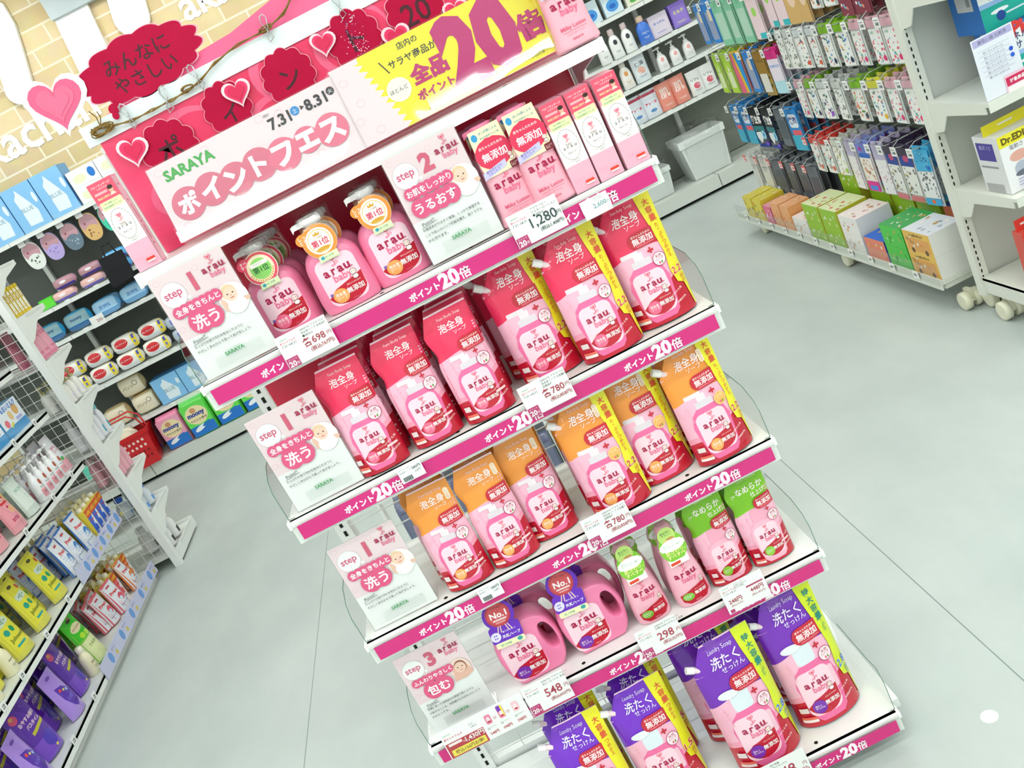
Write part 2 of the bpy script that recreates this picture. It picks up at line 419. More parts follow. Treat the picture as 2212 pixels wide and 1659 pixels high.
def baby_doodle(A, cx, cz, r):
    A.ell(P('#f6dcd6'), cx, cz, r, r*.9); A.ring(P('#8a5a52'), cx, cz, r, r*.9, r*.14)
    A.ell(P(INK), cx-r*.4, cz, r*.12, r*.12, 8); A.ell(P(INK), cx+r*.4, cz, r*.12, r*.12, 8)
    A.ell(P('#fff5f2'), cx+r*.1, cz-r*1.5, r*.9, r*.7); A.ring(P('#8a5a52'), cx+r*.1, cz-r*1.5, r*.9, r*.7, r*.14)
def arau_label(A, cx, cz, w, h, disc, dtext, border=None):    # rounded label: logo above, red crescent and coloured disc below
    x0, x1, z0, z1 = cx-w/2, cx+w/2, cz-h/2, cz+h/2
    A.rrect(P(PALE), x0, x1, z0, z1, w*.22)
    pts = [(x0+w*.0, z0+h*.22), (x0+w*.25, z0+h*.36), (x1-w*.15, z0+h*.47), (x1, z0+h*.5)]
    pts += [(cx+w/2*cos(-a), z0+h*.26+h*.26*sin(-a)) for a in [i*pi/12 for i in range(1, 12)]]
    A.poly(P(DRED), pts)
    logo(A, cx, cz+h*.20, w*.70)
    baby_doodle(A, x1-w*.18, z0+h*.54, w*.085)
    A.ell(P(disc), cx-w*.2, z0+h*.2, w*.2, h*.15)
    A.text(P('#fff4f0'), dtext, cx-w*.2, z0+h*.2, w=w*.27, bold=.01)
    A.text(P('#fff4f0'), '赤ちゃんのための', cx+w*.22, z0+h*.35, w=w*.36)
    A.text(P('#ffffff'), '無添加', cx+w*.2, z0+h*.23, w=w*.44, bold=.015)
def badge(A, x0, x1, z0, z1):                                  # dark red badge with rounded left side
    h = z1-z0; r = h/2
    pts = [(x1, z0), (x1, z1), (x0+r, z1)]+[(x0+r-r*sin(a), z0+r+r*cos(a)) for a in [i*pi/8 for i in range(1, 8)]]+[(x0+r, z0)]
    A.poly(P(DRED), pts); cx = (x0+x1)/2+h*.06
    A.text(P('#fff0ee'), '赤ちゃんのための', cx, z1-h*.22, w=(x1-x0)*.74, bold=.01)
    A.text(P('#ffffff'), '無添加', cx, z0+h*.44, w=(x1-x0)*.76, bold=.016)
    A.rect(P('#e8828e'), x0+h*.4, x1-h*.15, z0+h*.1, z0+h*.15)
def bottle_pic(A, cx, z0, w, h, kind, disc, dtext):            # printed picture of the bottle on a refill pack
    c = BOT if kind != 'soft' else '#f9b5cb'
    if kind == 'pump':
        A.rrect(P('#e9dfe6'), cx-w*.42, cx+w*.02, z0+h*.90, z0+h*.96, h*.012)
        A.rect(P('#e9dfe6'), cx-w*.14, cx+w*.1, z0+h*.80, z0+h*.92)
        A.rrect(P('#ddd3dc'), cx-w*.24, cx+w*.24, z0+h*.72, z0+h*.83, h*.02)
    else:
        A.rrect(P('#dbe6ee') if kind == 'jug' else P('#f2a8c0'), cx-w*.26, cx+w*.2, z0+h*.74, z0+h*.99, h*.05)
    body = [(cx-w*.26, z0+h*.74), (cx-w*.42, z0+h*.66), (cx-w*.5, z0+h*.5), (cx-w*.44, z0+h*.25), (cx-w*.38, z0+h*.06), (cx-w*.26, z0),
            (cx+w*.28, z0), (cx+w*.4, z0+h*.06), (cx+w*.45, z0+h*.25), (cx+w*.5, z0+h*.5), (cx+w*.42, z0+h*.66), (cx+w*.26, z0+h*.74)]
    A.poly(P(c), body)
    if kind == 'jug':
        A.rrect(P('#f3c3d3'), cx+w*.3, cx+w*.44, z0+h*.3, z0+h*.6, w*.06)
    arau_label(A, cx-(w*.06 if kind == 'jug' else 0), z0+h*.37, w*.80, h*.58, disc, dtext)
def herb(A, cx, cz, r, fill=None, col='#a82252'):
    if fill: A.ell(P(fill), cx, cz, r, r)
    else: A.ell(P('#fbe3ea'), cx, cz, r, r)
    A.ring(P(col), cx, cz, r, r, r*.08)
    A.text(P(col), '天然', cx, cz+r*.42, w=r*1.0, bold=.01); A.text(P(col), 'ハーブ', cx, cz-r*.02, w=r*1.3, bold=.01)
    A.ell(P('#e8577c'), cx-r*.15, cz-r*.55, r*.13, r*.22, 8); A.ell(P('#6d9a4a'), cx+r*.2, cz-r*.55, r*.13, r*.22, 8)
def bands(A, W, H, top, tz, wave, kind):
    """full-width printed zones, x in 0..W clipped by the pouch itself: top colour, pale middle, red foot"""
    n = 14; x0, x1 = -W/2, W/2
    A.rect(P('#f6b8cf', rough=.3, coat=.6), x0, x1, H*.15, H*.8)
    zt = [(x0+W*i/n, tz+wave*sin(pi*(i/n-.1)*1.1)) for i in range(n+1)]
    A.poly(P(top, rough=.3, coat=.6), zt+[(x1, H), (x0, H)])
    zb = [(x0+W*i/n, H*.24+H*.035*sin(2.2*pi*i/n+.6)-H*.06*(i/n < .4)+H*.07*(i/n > .7)) for i in range(n+1)]
    A.poly(P(DRED, rough=.3, coat=.6), [(x0, 0), (x1, 0)]+zb[::-1])
    zb2 = [(x, z+H*.045) for x, z in zb]
    A.poly(P('#f3a0b8', rough=.3), zb2+zb[::-1])

# ------------------------------------------------------------------ stand-up refill pouch
class Pouch:
    """outline: left(t), right(t) half widths in metres for t in 0..1; depth field bulging from a seam"""
    def __init__(s, W, H, D, left=None, right=None, top=None, dt=0.95, seed=1):
        s.W, s.H, s.D, s.dt = W, H, D, dt
        s.left = left or (lambda t: W/2); s.right = right or (lambda t: W/2); s.top = top or (lambda q: 1.0)
        rnd = random.Random(seed); s.ph = [(rnd.uniform(0, 6), rnd.uniform(12, 40), rnd.uniform(20, 70)) for _ in range(4)]
    def depth(s, x, z):
        t = max(0, min(1, z/s.H)); q = x/(s.right(t) if x > 0 else s.left(t)) if (s.right(t) if x > 0 else s.left(t)) else 0
        q = max(-1, min(1, q))
        g = cos(pi/2*min(1, t/s.dt))**0.75 if t < s.dt else 0
        d = s.D*(1-abs(q)**2.3)**0.62*g
        wr = sum(sin(a+x*k*3+z*l) for a, k, l in s.ph)*0.0005*(1-abs(q)**4)*min(1, t*4)
        return d+wr
    def warp(s, x, z):      # artwork coordinates -> outline (x is squeezed where the pouch is narrower)
        t = max(0, min(1, z/s.H))
        X = x*(s.right(t) if x > 0 else s.left(t))/(s.W/2)
        zz = z*s.top(x/(s.W/2))
        return X, zz
    def front(s, x, z, o):
        X, Z = s.warp(x, z); return (X, -s.depth(X, z)-o*1.0, Z)
    def shell(s, b, back, nx=18, nz=26):
        for sign, m in ((-1, back), (1, back)):
            v = []
            for j in range(nz+1):
                for i in range(nx+1):
                    x = s.W*(i/nx-.5); z = s.H*j/nz; X, Z = s.warp(x, z)
                    v.append((X, sign*s.depth(X, z)*(1 if sign < 0 else .55)+(0.0006 if sign > 0 else 0), Z))
            f = [(j*(nx+1)+i, j*(nx+1)+i+1, (j+1)*(nx+1)+i+1, (j+1)*(nx+1)+i) for j in range(nz) for i in range(nx)]
            b.add(v, f, m, True)
def make_pouch(name, label, cat, W, H, D, art, back, outline={}, spout=None, seed=1, step=.006, group=None, extra=None):
    p = Pouch(W, H, D, seed=seed, **outline)
    t = thing(name, label, cat, group=group)
    b = MB(); p.shell(b, back); b.build('pouch_body', t, fix=True)
    A = Art(); art(A)
    MB().art(A, p.front, step, True).build('printed_front', t, fix=False)
    if spout:
        (x, z), (dx, dz) = spout
        a = Vector((dx, 0, dz)).normalized(); o = Vector((x, 0, z))
        b = MB(); b.tube([o-a*.006, o+a*.010], .0065, F('#f3dbe2'), 12); b.build('spout', t)
        b = MB(); b.tube([o+a*.010, o+a*.012, o+a*.026, o+a*.027], .0078, G('#f4f2f2'), 14)
        for k in range(14): 
            pass
        b.build('spout_cap', t)
    return t

def art_small(top, kind='pump', disc='#ef6a90', dtext='泡全身\nソープ', head=None, side=None, tx='#fff0f2'):
    def f(A):
        W, H = .100, .222
        bands(A, W, H, top, H*.60, H*.03, kind)
        A.rect(P(PALE), -W/2, W/2, H*.985, H)
        if head == 'soft':
            A.text(P('#e9f7c8'), 'Laundry Conditioner', W*.1, H*.93, w=W*.5)
            A.text(P(tx), 'なめらか', W*.08, H*.84, w=W*.66, bold=.02); A.text(P(tx), '仕上げ', W*.22, H*.765, w=W*.36, bold=.01)
            A.text(P(tx), '衣類\nの', -W*.33, H*.81, w=W*.09)
        else:
            A.text(P('#ffd9de'), 'Foam Body Soap', W*.08, H*.925, w=W*.5)
            A.text(P(tx), '泡全身', W*.06, H*.85, w=W*.5, bold=.015); A.text(P(tx), 'ソープ', W*.18, H*.785, w=W*.26, bold=.005)
            if side:
                A.rrect(P('#f9e6cf'), W*.34, W*.44, H*.80, H*.91, W*.045); A.vtext(P('#d9802c'), side, W*.39, H*.905, H*.024, W*.05)
        A.vtext(P('#e79ab0'), 'やさしい泡', -W*.28, H*.56, H*.028, W*.05, dx=W*.012)
        for x, z, r in ((-.4, .5, .05), (-.3, .38, .04), (-.42, .33, .03), (.38, .46, .03)):
            A.ring(P('#f3b4c6'), x*W, z*H, r*W, r*W, W*.007)
        bottle_pic(A, W*.02, H*.03, W*.70, H*.60, kind, disc, dtext)
        badge(A, W*.0, W*.485, H*.60, H*.725)
        A.rect(P(DRED), W*.20, W*.30, H*.565, H*.578); A.rect(P(DRED), W*.238, W*.262, H*.548, H*.595)
        herb(A, W*.32, H*.485, W*.13)
        A.text(P('#ffe9ea'), 'つめかえ用', W*.34, H*.22, w=W*.24, rot=.3); A.rrect(P('#f7d3d6'), W*.24, W*.44, H*.17, H*.19, W*.01)
        A.text(P('#ffe9ea'), 'SARAYA', W*.36, H*.135, w=W*.2, bold=.01, rot=.25)
        A.rect(P('#e9dcdc'), -W*.45, -W*.34, H*.12, H*.165); A.rect(P('#ef6f5a'), -W*.46, -W*.26, H*.07, H*.09); A.rect(P('#f6e6e2'), -W*.46, -W*.26, H*.045, H*.068)
    return f
def art_large(top, stripe, W, H, kind='pump', disc='#ef6a90', dtext='泡全身\nソープ', head=('Foam Body Soap', '泡全身', 'ソープ'), side=None, big='大容量', rest='たっぷりつめかえ', num='2.2', unit='回分', numcol='#d8342c', stxt='#e0552a', tx='#fff0f2'):
    def f(A):
        bands(A, W, H, top, H*.56, H*.05, kind)
        A.rect(P(PALE), -W/2, W/2, H*.988, H)
        sx0 = W*.30
        pts = [(W*.5, 0+H*.02), (W*.5, H), (W*.24, H), (W*.26, H*.85), (sx0, H*.7), (W*.34, H*.5), (W*.30, H*.36), (W*.34, H*.25), (W*.43, H*.22), (W*.47, H*.02)]
        bottle_pic(A, -W*.05, H*.03, W*.64, H*.60, kind, disc, dtext)
        if kind == 'jug': A.ell(P('#e6e9ee'), -W*.2, H*.62, W*.15, H*.03)
        A.poly(P(stripe, rough=.3), pts)
        A.text(P('#ffd9de') if kind != 'jug' else P('#e6dcf6'), head[0], -W*.04, H*.925, w=W*.46)
        A.text(P(tx), head[1], -W*.02, H*.85, w=W*.46, bold=.015); A.text(P(tx), head[2], W*.06, H*.785, w=W*(.26 if kind != 'jug' else .36), bold=.005)
        if side:
            A.rrect(P('#f9e6cf'), W*.205, W*.285, H*.79, H*.90, W*.04); A.vtext(P('#d9802c'), side, W*.245, H*.895, H*.025, W*.05)
        badge(A, -W*.12, W*.31, H*.61, H*.73)
        A.rect(P(DRED), W*.10, W*.2, H*.555, H*.57); A.rect(P(DRED), W*.138, W*.162, H*.54, H*.588)
        herb(A, W*.22, H*.475, W*.105, '#f4b45a' if side else None, '#a82252' if not side else '#f9dfae')
        A.vtext(P(stxt), big, W*.385, H*.93, H*.062, W*.1, bold=.02, dx=W*.006)
        A.vtext(P(stxt), rest, W*.40, H*.73, H*.036, W*.07, bold=.005, dx=W*.001)
        A.text(P(numcol), num, W*.40, H*.34, w=W*.15, h=H*.055, bold=.02, out=P('#fff7d8'), ob=.03)
        A.vtext(P(numcol), unit, W*.44, H*.29, H*.035, W*.05)
        A.vtext(P('#e79ab0'), 'やさしく', -W*.36, H*.53, H*.028, W*.05, dx=W*.012)
        for x, z, r in ((-.42, .45, .04), (-.4, .36, .03), (-.33, .4, .02)): A.ring(P('#f3b4c6'), x*W, z*H, r*W, r*W, W*.006)
        A.text(P('#ffe9ea'), 'つめかえ用', W*.25, H*.19, w=W*.2, rot=.3); A.text(P('#ffe9ea'), 'SARAYA', W*.28, H*.12, w=W*.17, bold=.01, rot=.25)
        A.rect(P('#e9dcdc'), -W*.46, -W*.36, H*.13, H*.17); A.rect(P('#ef6f5a'), -W*.47, -W*.29, H*.075, H*.093); A.rect(P('#f6e6e2'), -W*.47, -W*.29, H*.05, H*.073)
    return f
def waist(W):     # small pouch: pinched a little under the pouring mouth
    return dict(left=lambda t: W/2*(1-.13*math.exp(-((t-.66)/.08)**2)-(.34*(t-.84)/.16 if t > .84 else 0)), right=lambda t: W/2*(1-.03*math.exp(-((t-.66)/.1)**2)))

def corner(W, cut=.62, tcut=.80):   # large pouch: slanted shoulder on the left that carries the spout
    def left(t): return W/2*(1-(t-tcut)/(1-tcut)*cut) if t > tcut else W/2*(1-.02*(1-abs(t-.5)))
    return dict(left=left)
# ------------------------------------------------------------------ loft helper for bottles: art wraps the front
class Loft:
    def __init__(s, prof, pw=2.6):       # prof: (z, rx, ry)
        s.p = prof; s.pw = pw
    def r(s, z):
        p = s.p
        if z <= p[0][0]: return p[0][1], p[0][2]
        for (z0, a0, b0), (z1, a1, b1) in zip(p, p[1:]):
            if z <= z1:
                u = (z-z0)/(z1-z0) if z1 > z0 else 0; return a0+(a1-a0)*u, b0+(b1-b0)*u
        return p[-1][1], p[-1][2]
    def front(s, x, z, o):
        rx, ry = s.r(z); q = min(.995, abs(x/rx)); return (x, -ry*(1-q**s.pw)**(1/s.pw)-o, z)
    def body(s, b, m, n=28):
        rs = []
        for z, rx, ry in s.p:
            ring = []
            for k in range(n):
                a = 2*pi*k/n; ca, sa = cos(a), sin(a); e = 2/s.pw
                ring.append((rx*math.copysign(abs(ca)**e, ca), ry*math.copysign(abs(sa)**e, sa), z))
            rs.append(ring)
        b.rings(rs, m)
def smooth_prof(ctrl, n=5):
    out = []
    for i in range(len(ctrl)-1):
        p0 = ctrl[max(i-1, 0)]; p1 = ctrl[i]; p2 = ctrl[i+1]; p3 = ctrl[min(i+2, len(ctrl)-1)]
        for k in range(n):
            t = k/n
            out.append(tuple(.5*((2*b)+(-a+c)*t+(2*a-5*b+4*c-d)*t*t+(-a+3*b-3*c+d)*t**3) for a, b, c, d in zip(p0, p1, p2, p3)))
    out.append(ctrl[-1]); 
    return [(max(z, 0), max(a, .001), max(c, .001)) for z, a, c in out]

def hang_tag(A, col, kind):
    if kind == 'green':     # round award tag, red rim, green middle
        A.ell(P('#e8506a'), 0, 0, .032, .032, 30); A.ell(P('#e8506a'), -.026, .018, .015, .012); A.text(P('#fff'.ljust(7, 'f')), 'すべ\nすべ', -.027, .018, w=.014, bold=.01)
        A.ell(P('#fbe9c8'), 0, 0, .027, .027, 30); A.ell(P('#8fd36a'), 0, 0, .021, .021, 26); A.rect(P('#fbf6ef'), -.018, .018, .006, .014)
        A.text(P('#d8a23a'), '新生児にやさしい', 0, .0285, w=.03); A.text(P('#5a7a4a'), 'ママベスト', 0, .0105, w=.02)
        A.text(P('#1d6a34'), '第1位', 0, -.001, w=.032, bold=.018)
        for k in range(14):
            a = pi*1.1+.8*pi*k/13; A.ell(P('#d8a23a'), .024*cos(a), .024*sin(a), .0022, .0012, 6, rot=a)
    else:
        A.ell(P('#ef9440'), 0, 0, .033, .033, 30); A.ell(P('#ef9440'), -.027, .014, .015, .012); A.text(P('#ffffff'), 'しっ\nとり', -.028, .014, w=.014, bold=.01)
        A.ell(P('#fdf6ea'), 0, 0, .026, .026, 30); A.ring(P('#e8c063'), 0, 0, .0225, .0225, .0015)
        A.text(P('#fff4dc'), '新生児にやさしい', 0, .0292, w=.036); A.poly(P('#d8a23a'), [(-.006, .011), (-.007, .018), (-.003, .014), (0, .019), (.003, .014), (.007, .018), (.006, .011)])
        A.text(P('#8a5a2a'), 'ママが愛用', 0, .007, w=.018); A.text(P('#d8245a'), '第1位', 0, -.003, w=.034, bold=.018)
        A.ell(P('#d8a23a'), 0, -.016, .014, .004)
    A.rect(P('#dff0c0'), -.016, .022, -.038, -.027); A.ell(P('#3a9ab0'), -.010, -.0325, .004, .0035, 10); A.text(P('#3a7a60'), '皮ふ科医', .004, -.0325, w=.018)
def make_pump(kind):
    lab = 'pink pump bottle of baby soap' 
    t = thing('pump_bottle', lab, 'bottle')
    L = Loft(smooth_prof([(0, .048, .026), (.004, .054, .031), (.03, .056, .033), (.07, .053, .032), (.095, .050, .030), (.112, .040, .025), (.121, .022, .017), (.125, .016, .015)], 4), 2.8)
    b = MB(); L.body(b, mat('bottle_pink', '#f07fa6', rough=.28, coat=.4)); b.build('body', t)
    A = Art(); arau_label(A, .002, .055, .074, .088, '#f2a25a' if kind != 'green' else '#ef6a90', '泡全身\nソープ')
    A.ell(P('#7a5ab0'), -.028, .036, .003, .003, 8); A.text(P('#c86a80'), 'SARAYA', .012, .0155, w=.016)
    MB().art(A, L.front, .006).build('front_label', t, fix=False)
    b = MB(); b.lathe([(.122, .017), (.124, .019), (.138, .019), (.14, .015)], G('#f7f5f4')); b.lathe([(.14, .010), (.160, .010), (.162, .007)], G('#f7f5f4')); b.build('collar', t)
    b = MB(); b.lathe([(.160, .012), (.162, .015), (.170, .016), (.174, .013)], G('#ffffff'), sx=1.25, n=20)
    b.rings([[(-.005, -.008, .163), (-.005, .008, .163), (-.005, .008, .174), (-.005, -.008, .174)], [(-.035, -.006, .163), (-.035, .006, .163), (-.035, .006, .172), (-.035, -.006, .172)], [(-.039, -.005, .158), (-.039, .005, .158), (-.039, .005, .170), (-.039, -.005, .170)]], G('#ffffff'), smooth=False)
    b.build('pump_head', t)
    b = MB(); b.lathe([(.120, .024), (.15, .0215), (.176, .022), (.179, .020)], 'clear_film', n=18, sx=1.25); b.build('clear_cover', t)
    A = Art(); hang_tag(A, None, kind)
    b = MB(); b.lathe([(0, .0335), (.0008, .0335)], P('#f8ead8'), n=30)
    b.v = [(x, z, y) for x, y, z in b.v]; b.rings([[(.022, 0, -.04), (-.018, 0, -.04), (-.018, .0008, -.04), (.022, .0008, -.04)], [(.022, 0, -.025), (-.018, 0, -.025), (-.018, .0008, -.025), (.022, .0008, -.025)]], P('#dff0c0'), smooth=False)
    b.art(A, lambda x, z, o: (x, -o, z))
    o = b.build('neck_tag', t, fix=False); o.location = (0, -.034, .132); o.rotation_euler = (-.06, 0, 0); o.scale = (.92, 1, .92)
    return t
def make_lotion():
    t = thing('lotion_bottle', 'pink lotion pump bottle', 'bottle')
    L = Loft(smooth_prof([(0, .033, .02), (.004, .037, .023), (.012, .036, .023), (.03, .033, .022), (.08, .031, .021), (.115, .029, .020), (.128, .024, .018), (.136, .013, .013)], 4), 3.2)
    b = MB(); L.body(b, mat('lotion_pink', '#f8b3c4', rough=.3, coat=.4)); b.build('body', t)
    A = Art(); logo(A, 0, .068, .044); A.text(P('#e0557a'), 'Milky Lotion', 0, .032, w=.042, bold=.008); A.rect(P('#e0557a'), -.02, .02, .0265, .027)
    A.text(P('#e0557a'), 'ミルキーローション', 0, .0225, w=.03); A.text(P('#d03a66'), 'SARAYA', 0, .0145, w=.018, bold=.01)
    MB().art(A, L.front, .006).build('front_print', t, fix=False)
    pk = mat('pump_pink', '#ee7fa6', rough=.3, coat=.3)
    b = MB(); b.lathe([(.134, .013), (.136, .015), (.146, .015), (.148, .006), (.156, .006)], pk, n=20); b.build('collar', t)
    b = MB(); b.lathe([(.154, .010), (.156, .014), (.162, .015), (.164, .012)], pk, n=18, sx=1.3)
    b.rings([[(-.008, -.006, .155), (-.008, .006, .155), (-.008, .006, .163), (-.008, -.006, .163)], [(-.028, -.005, .155), (-.028, .005, .155), (-.028, .005, .162), (-.028, -.005, .162)], [(-.031, -.004, .151), (-.031, .004, .151), (-.031, .004, .160), (-.031, -.004, .160)]], pk, smooth=False)
    b.build('pump_head', t)
    A = Art(); w, h = .052, .078
    A.rrect(P('#f4ecc4'), -w/2, w/2, h*.62, h, .004)
    A.ell(P('#3a9ad0'), -w*.36, h*.86, .005, .006, 12); A.text(P('#3a8aa0'), '皮ふ科医による', w*.1, h*.90, w=w*.6, bold=.01); A.text(P('#3a8aa0'), '乳幼児使用テスト済', w*.1, h*.80, w=w*.62, bold=.005)
    A.ell(P('#e0365a'), 0, h*.46, w*.56, h*.3, 30, wob=.06, k=13)
    A.text(P('#fff0f0'), '赤ちゃんのための', 0, h*.62, w=w*.78, bold=.01); A.text(P('#ffffff'), '無添加', 0, h*.42, w=w*.8, bold=.018)
    A.poly(P('#c9c4f0'), [(-w*.6, h*.02), (w*.2, h*.12), (w*.22, h*.26), (-w*.58, h*.16)]); A.text(P('#5a3aa0'), '新生児からの\nスキンケア', -w*.2, h*.14, w=w*.52, rot=.1, bold=.01)
    A.rrect(P('#7a2230'), w*.3, w*.56, h*.02, h*.16, .002); A.text(P('#ffe9e0'), 'たっぷり\n300ml', w*.43, h*.09, w=w*.2); baby_doodle(A, w*.42, h*.3, .004)
    b = MB(); b.prism([(-w*.5, h*.03), (w*.3, h*.03), (w*.56, h*.2), (w*.5, h), (-w*.5, h), (-w*.56, h*.3)], 0, .0006, P('#f4ecc4'))
    b.art(A, lambda x, z, o: (x, -o, z)); o = b.build('neck_card', t, fix=False); o.location = (0, -.0235, .082); o.rotation_euler = (-.03, 0, 0)
    return t
def make_oil_box():
    t = thing('oil_box', 'tall pink and white box of baby oil', 'box')
    W, H, D = .045, .165, .034
    MB().box(-W/2, W/2, 0, D, 0, H, P('#f3a3b8', rough=.35)).build('carton', t)
    A = Art(); A.rect(P('#f4b3c8'), -W/2, W/2, 0, H*.3); A.rect(P('#fbf8f5'), -W/2, W/2, H*.3, H*.72); A.rect(P('#e85a74'), -W/2, W/2, H*.78, H)
    A.rrect(P('#e9f0b4'), -W*.42, W*.46, H*.70, H*.79, .001)
    A.text(P('#fff0ee'), 'ベビーマッサージ', -W*.02, H*.955, w=W*.78, bold=.01); A.text(P('#fff0ee'), 'におすすめ', W*.0, H*.925, w=W*.4)
    A.rrect(P('#f7b3b8'), -W*.4, W*.12, H*.868, H*.892, .001); A.text(P('#ffe9a8'), '動画公開中!', -W*.12, H*.83, w=W*.5, bold=.01)
    A.ell(P('#e8b39a'), W*.27, H*.875, W*.09, W*.12); A.ell(P('#3a2420'), W*.27, H*.90, W*.11, W*.08); A.poly(P('#f2dccb'), [(W*.14, H*.82), (W*.4, H*.82), (W*.34, H*.845), (W*.2, H*.845)])
    A.text(P('#4aa0a0'), '皮ふ科医による', 0, H*.763, w=W*.5); A.text(P('#4aa0a0'), '乳幼児使用テスト済', 0, H*.727, w=W*.7)
    A.ring(P('#8a8680'), 0, H*.52, W*.40, H*.165, .0004, 40)
    for k in range(26):
        a = 2*pi*k/26; A.ell(P('#6a6660'), W*.40*cos(a), H*.52+H*.165*sin(a), .0009, .0005, 5, rot=a+.8)
    flower(A, 0, H*.615, W*.10); A.text(P('#8a5a62'), 'baby', 0, H*.525, w=W*.24); A.text(P('#3a3234'), 'a r a u', 0, H*.495, w=W*.55)
    A.text(P('#6a6264'), 'Baby Oil', 0, H*.435, w=W*.34); A.text(P('#8a8284'), 'ベビーオイル', 0, H*.405, w=W*.28); A.text(P('#5a5254'), 'SARAYA', W*.05, H*.325, w=W*.2, bold=.01)
    A.rect(P('#b8b2b4'), -W*.3, W*.3, H*.352, H*.355); A.rect(P('#b8b2b4'), -W*.26, W*.26, H*.342, H*.345)
    A.text(P('#e2889e'), 'ベビーオイル 天然\nホホバオイル配合', -W*.24, H*.13, w=W*.3)
    A.rrect(P('#e8452e'), -W*.0, W*.36, H*.075, H*.10, .001); A.rect(P('#fbeeee'), W*.02, W*.36, H*.055, H*.07)
    MB().art(A, flat_front()).build('printed_front', t, fix=False)
    A = Art(); A.rect(P('#f7c6d2'), 0.002, D-.002, .003, H-.003)
    for z in (.2, .45, .7, .88): A.rect(P('#b01a44'), D*.4, D*.55, H*z, H*(z+.02))
    A.rect(P('#e9a0b4'), D*.4, D*.6, H*.25, H*.42); A.rect(P('#e9a0b4'), D*.4, D*.6, H*.5, H*.66)
    b = MB(); b.art(A, lambda x, z, o: (W/2+o, x, z)); b.art(A, lambda x, z, o: (-W/2-o, D-x, z)); b.build('side_print', t, fix=False)
    return t
def make_jug():
    t = thing('detergent_jug', 'pink laundry soap jug with handle', 'bottle')
    pk = mat('jug_pink', '#f083ae', rough=.32, coat=.35)
    # outline with a handle hole, lofted in depth
    W, H, D = .125, .178, .062
    out = []
    ctrl = [(-.034, 0), (-.047, .010), (-.057, .045), (-.060, .09), (-.053, .125), (-.036, .148), (-.018, .152), (-.012, .153), (.014, .153), (.03, .151), (.047, .138), (.058, .11), (.0625, .075), (.057, .03), (.046, .007), (.034, 0)]
    n = len(ctrl)
    for i in range(n):
        p0, p1, p2, p3 = ctrl[i-1], ctrl[i], ctrl[(i+1) % n], ctrl[(i+2) % n]
        for k in range(3):
            u = k/3; out.append(tuple(.5*(2*b+(c-a)*u+(2*a-5*b+4*c-d)*u*u+(-a+3*b-3*c+d)*u**3) for a, b, c, d in zip(p0, p1, p2, p3)))
    out = [(x*1.16, max(z, 0)*.95) for x, z in out]
    hole = [(.0475+.0125*math.copysign(abs(cos(a))**.8, cos(a))-.004*sin(a), .082+.034*sin(a)) for a in [2*pi*k/20 for k in range(20)]]
    def inset(pts, d):
        r = []; m = len(pts)
        for i in range(m):
            a, b_ = Vector(pts[i-1]), Vector(pts[(i+1) % m]); tv = (b_-a).normalized(); r.append((pts[i][0]-tv.y*d, pts[i][1]+tv.x*d))
        return r
    b = MB()
    sgn = 1 if sum(out[i][0]*out[(i+1) % len(out)][1]-out[(i+1) % len(out)][0]*out[i][1] for i in range(len(out))) > 0 else -1
    layers = [(-.5, .006), (-.465, .0028), (-.36, .0008), (-.2, 0), (.2, 0), (.36, .0008), (.465, .0028), (.5, .006)]
    rs = [[(x, y*D, max(z, 0)) for x, z in inset(out, sgn*d)] for y, d in layers]
    hs = [[(x, y*D, z) for x, z in inset(hole, -d*.55)] for y, d in layers]
    b.rings(rs, pk, cap=False); b.rings(hs, pk, cap=False)
    for k in (0, -1):
        tr = tessellate_polygon([[Vector((x, z, 0)) for x, y, z in rs[k]], [Vector((x, z, 0)) for x, y, z in hs[k]]])
        b.add(rs[k]+hs[k], [tuple(q) for q in tr], pk)
    b.build('body', t)
    b = MB(); b.lathe([(.142, .017), (.148, .018), (.178, .0165), (.181, .013)], G('#f5a9c4'), c=(-.016, 0), n=20); b.build('cap', t)
    A = Art(); arau_label(A, -.018, .060, .080, .098, '#7a2fae', '洗たく\nせっけん'); A.text(P('#ffdede'), 'SARAYA', -.012, .017, w=.012)
    b = MB(); b.art(A, lambda x, z, o: (x, -D/2-o-.0001, z)); b.build('front_label', t, fix=False)
    A = Art(); A.ell(P('#6a2fc0'), 0, .020, .030, .032, 30); A.rrect(P('#6a2fc0'), -.030, .032, -.038, .0, .008); A.rrect(P('#eef0c0'), -.026, .032, -.048, -.036, .003)
    A.ell(P('#c2414e'), -.001, .021, .0235, .0245, 40, wob=.05, k=24); A.ell(P('#d4565e'), -.001, .021, .0205, .0215); A.text(P('#3a1a20'), 'アラウ.Baby', 0, .036, w=.022); A.text(P('#ffffff'), 'No.1', 0, .021, w=.032, bold=.025)
    A.rect(P('#f3d8d8'), -.014, .013, .0085, .012); A.rect(P('#e8b0b0'), -.010, .009, .0035, .006)
    for x in (-.012, -.006, .008, .014): A.line(P('#f0c8c8'), [(x*.7, -.002), (x*1.1, -.016)], .002)
    A.ell(P('#ddd8f4'), -.020, -.022, .010, .010); A.text(P('#5a2fae'), '::', -.02, -.022, w=.006, bold=.018); A.text(P('#ffffff'), '香りひきたつ', .008, -.016, w=.026); A.text(P('#ffffff'), '天然ハーブ', .010, -.026, w=.036, bold=.02)
    A.text(P('#5aa08a'), '皮ふ科医', -.006, -.042, w=.022); A.ell(P('#3aa0a0'), .022, -.041, .005, .004)
    b = MB(); b.lathe([(0, .031), (.0007, .031)], P('#6a2fc0'), n=28); b.v = [(x, z, y+.02) for x, y, z in b.v]
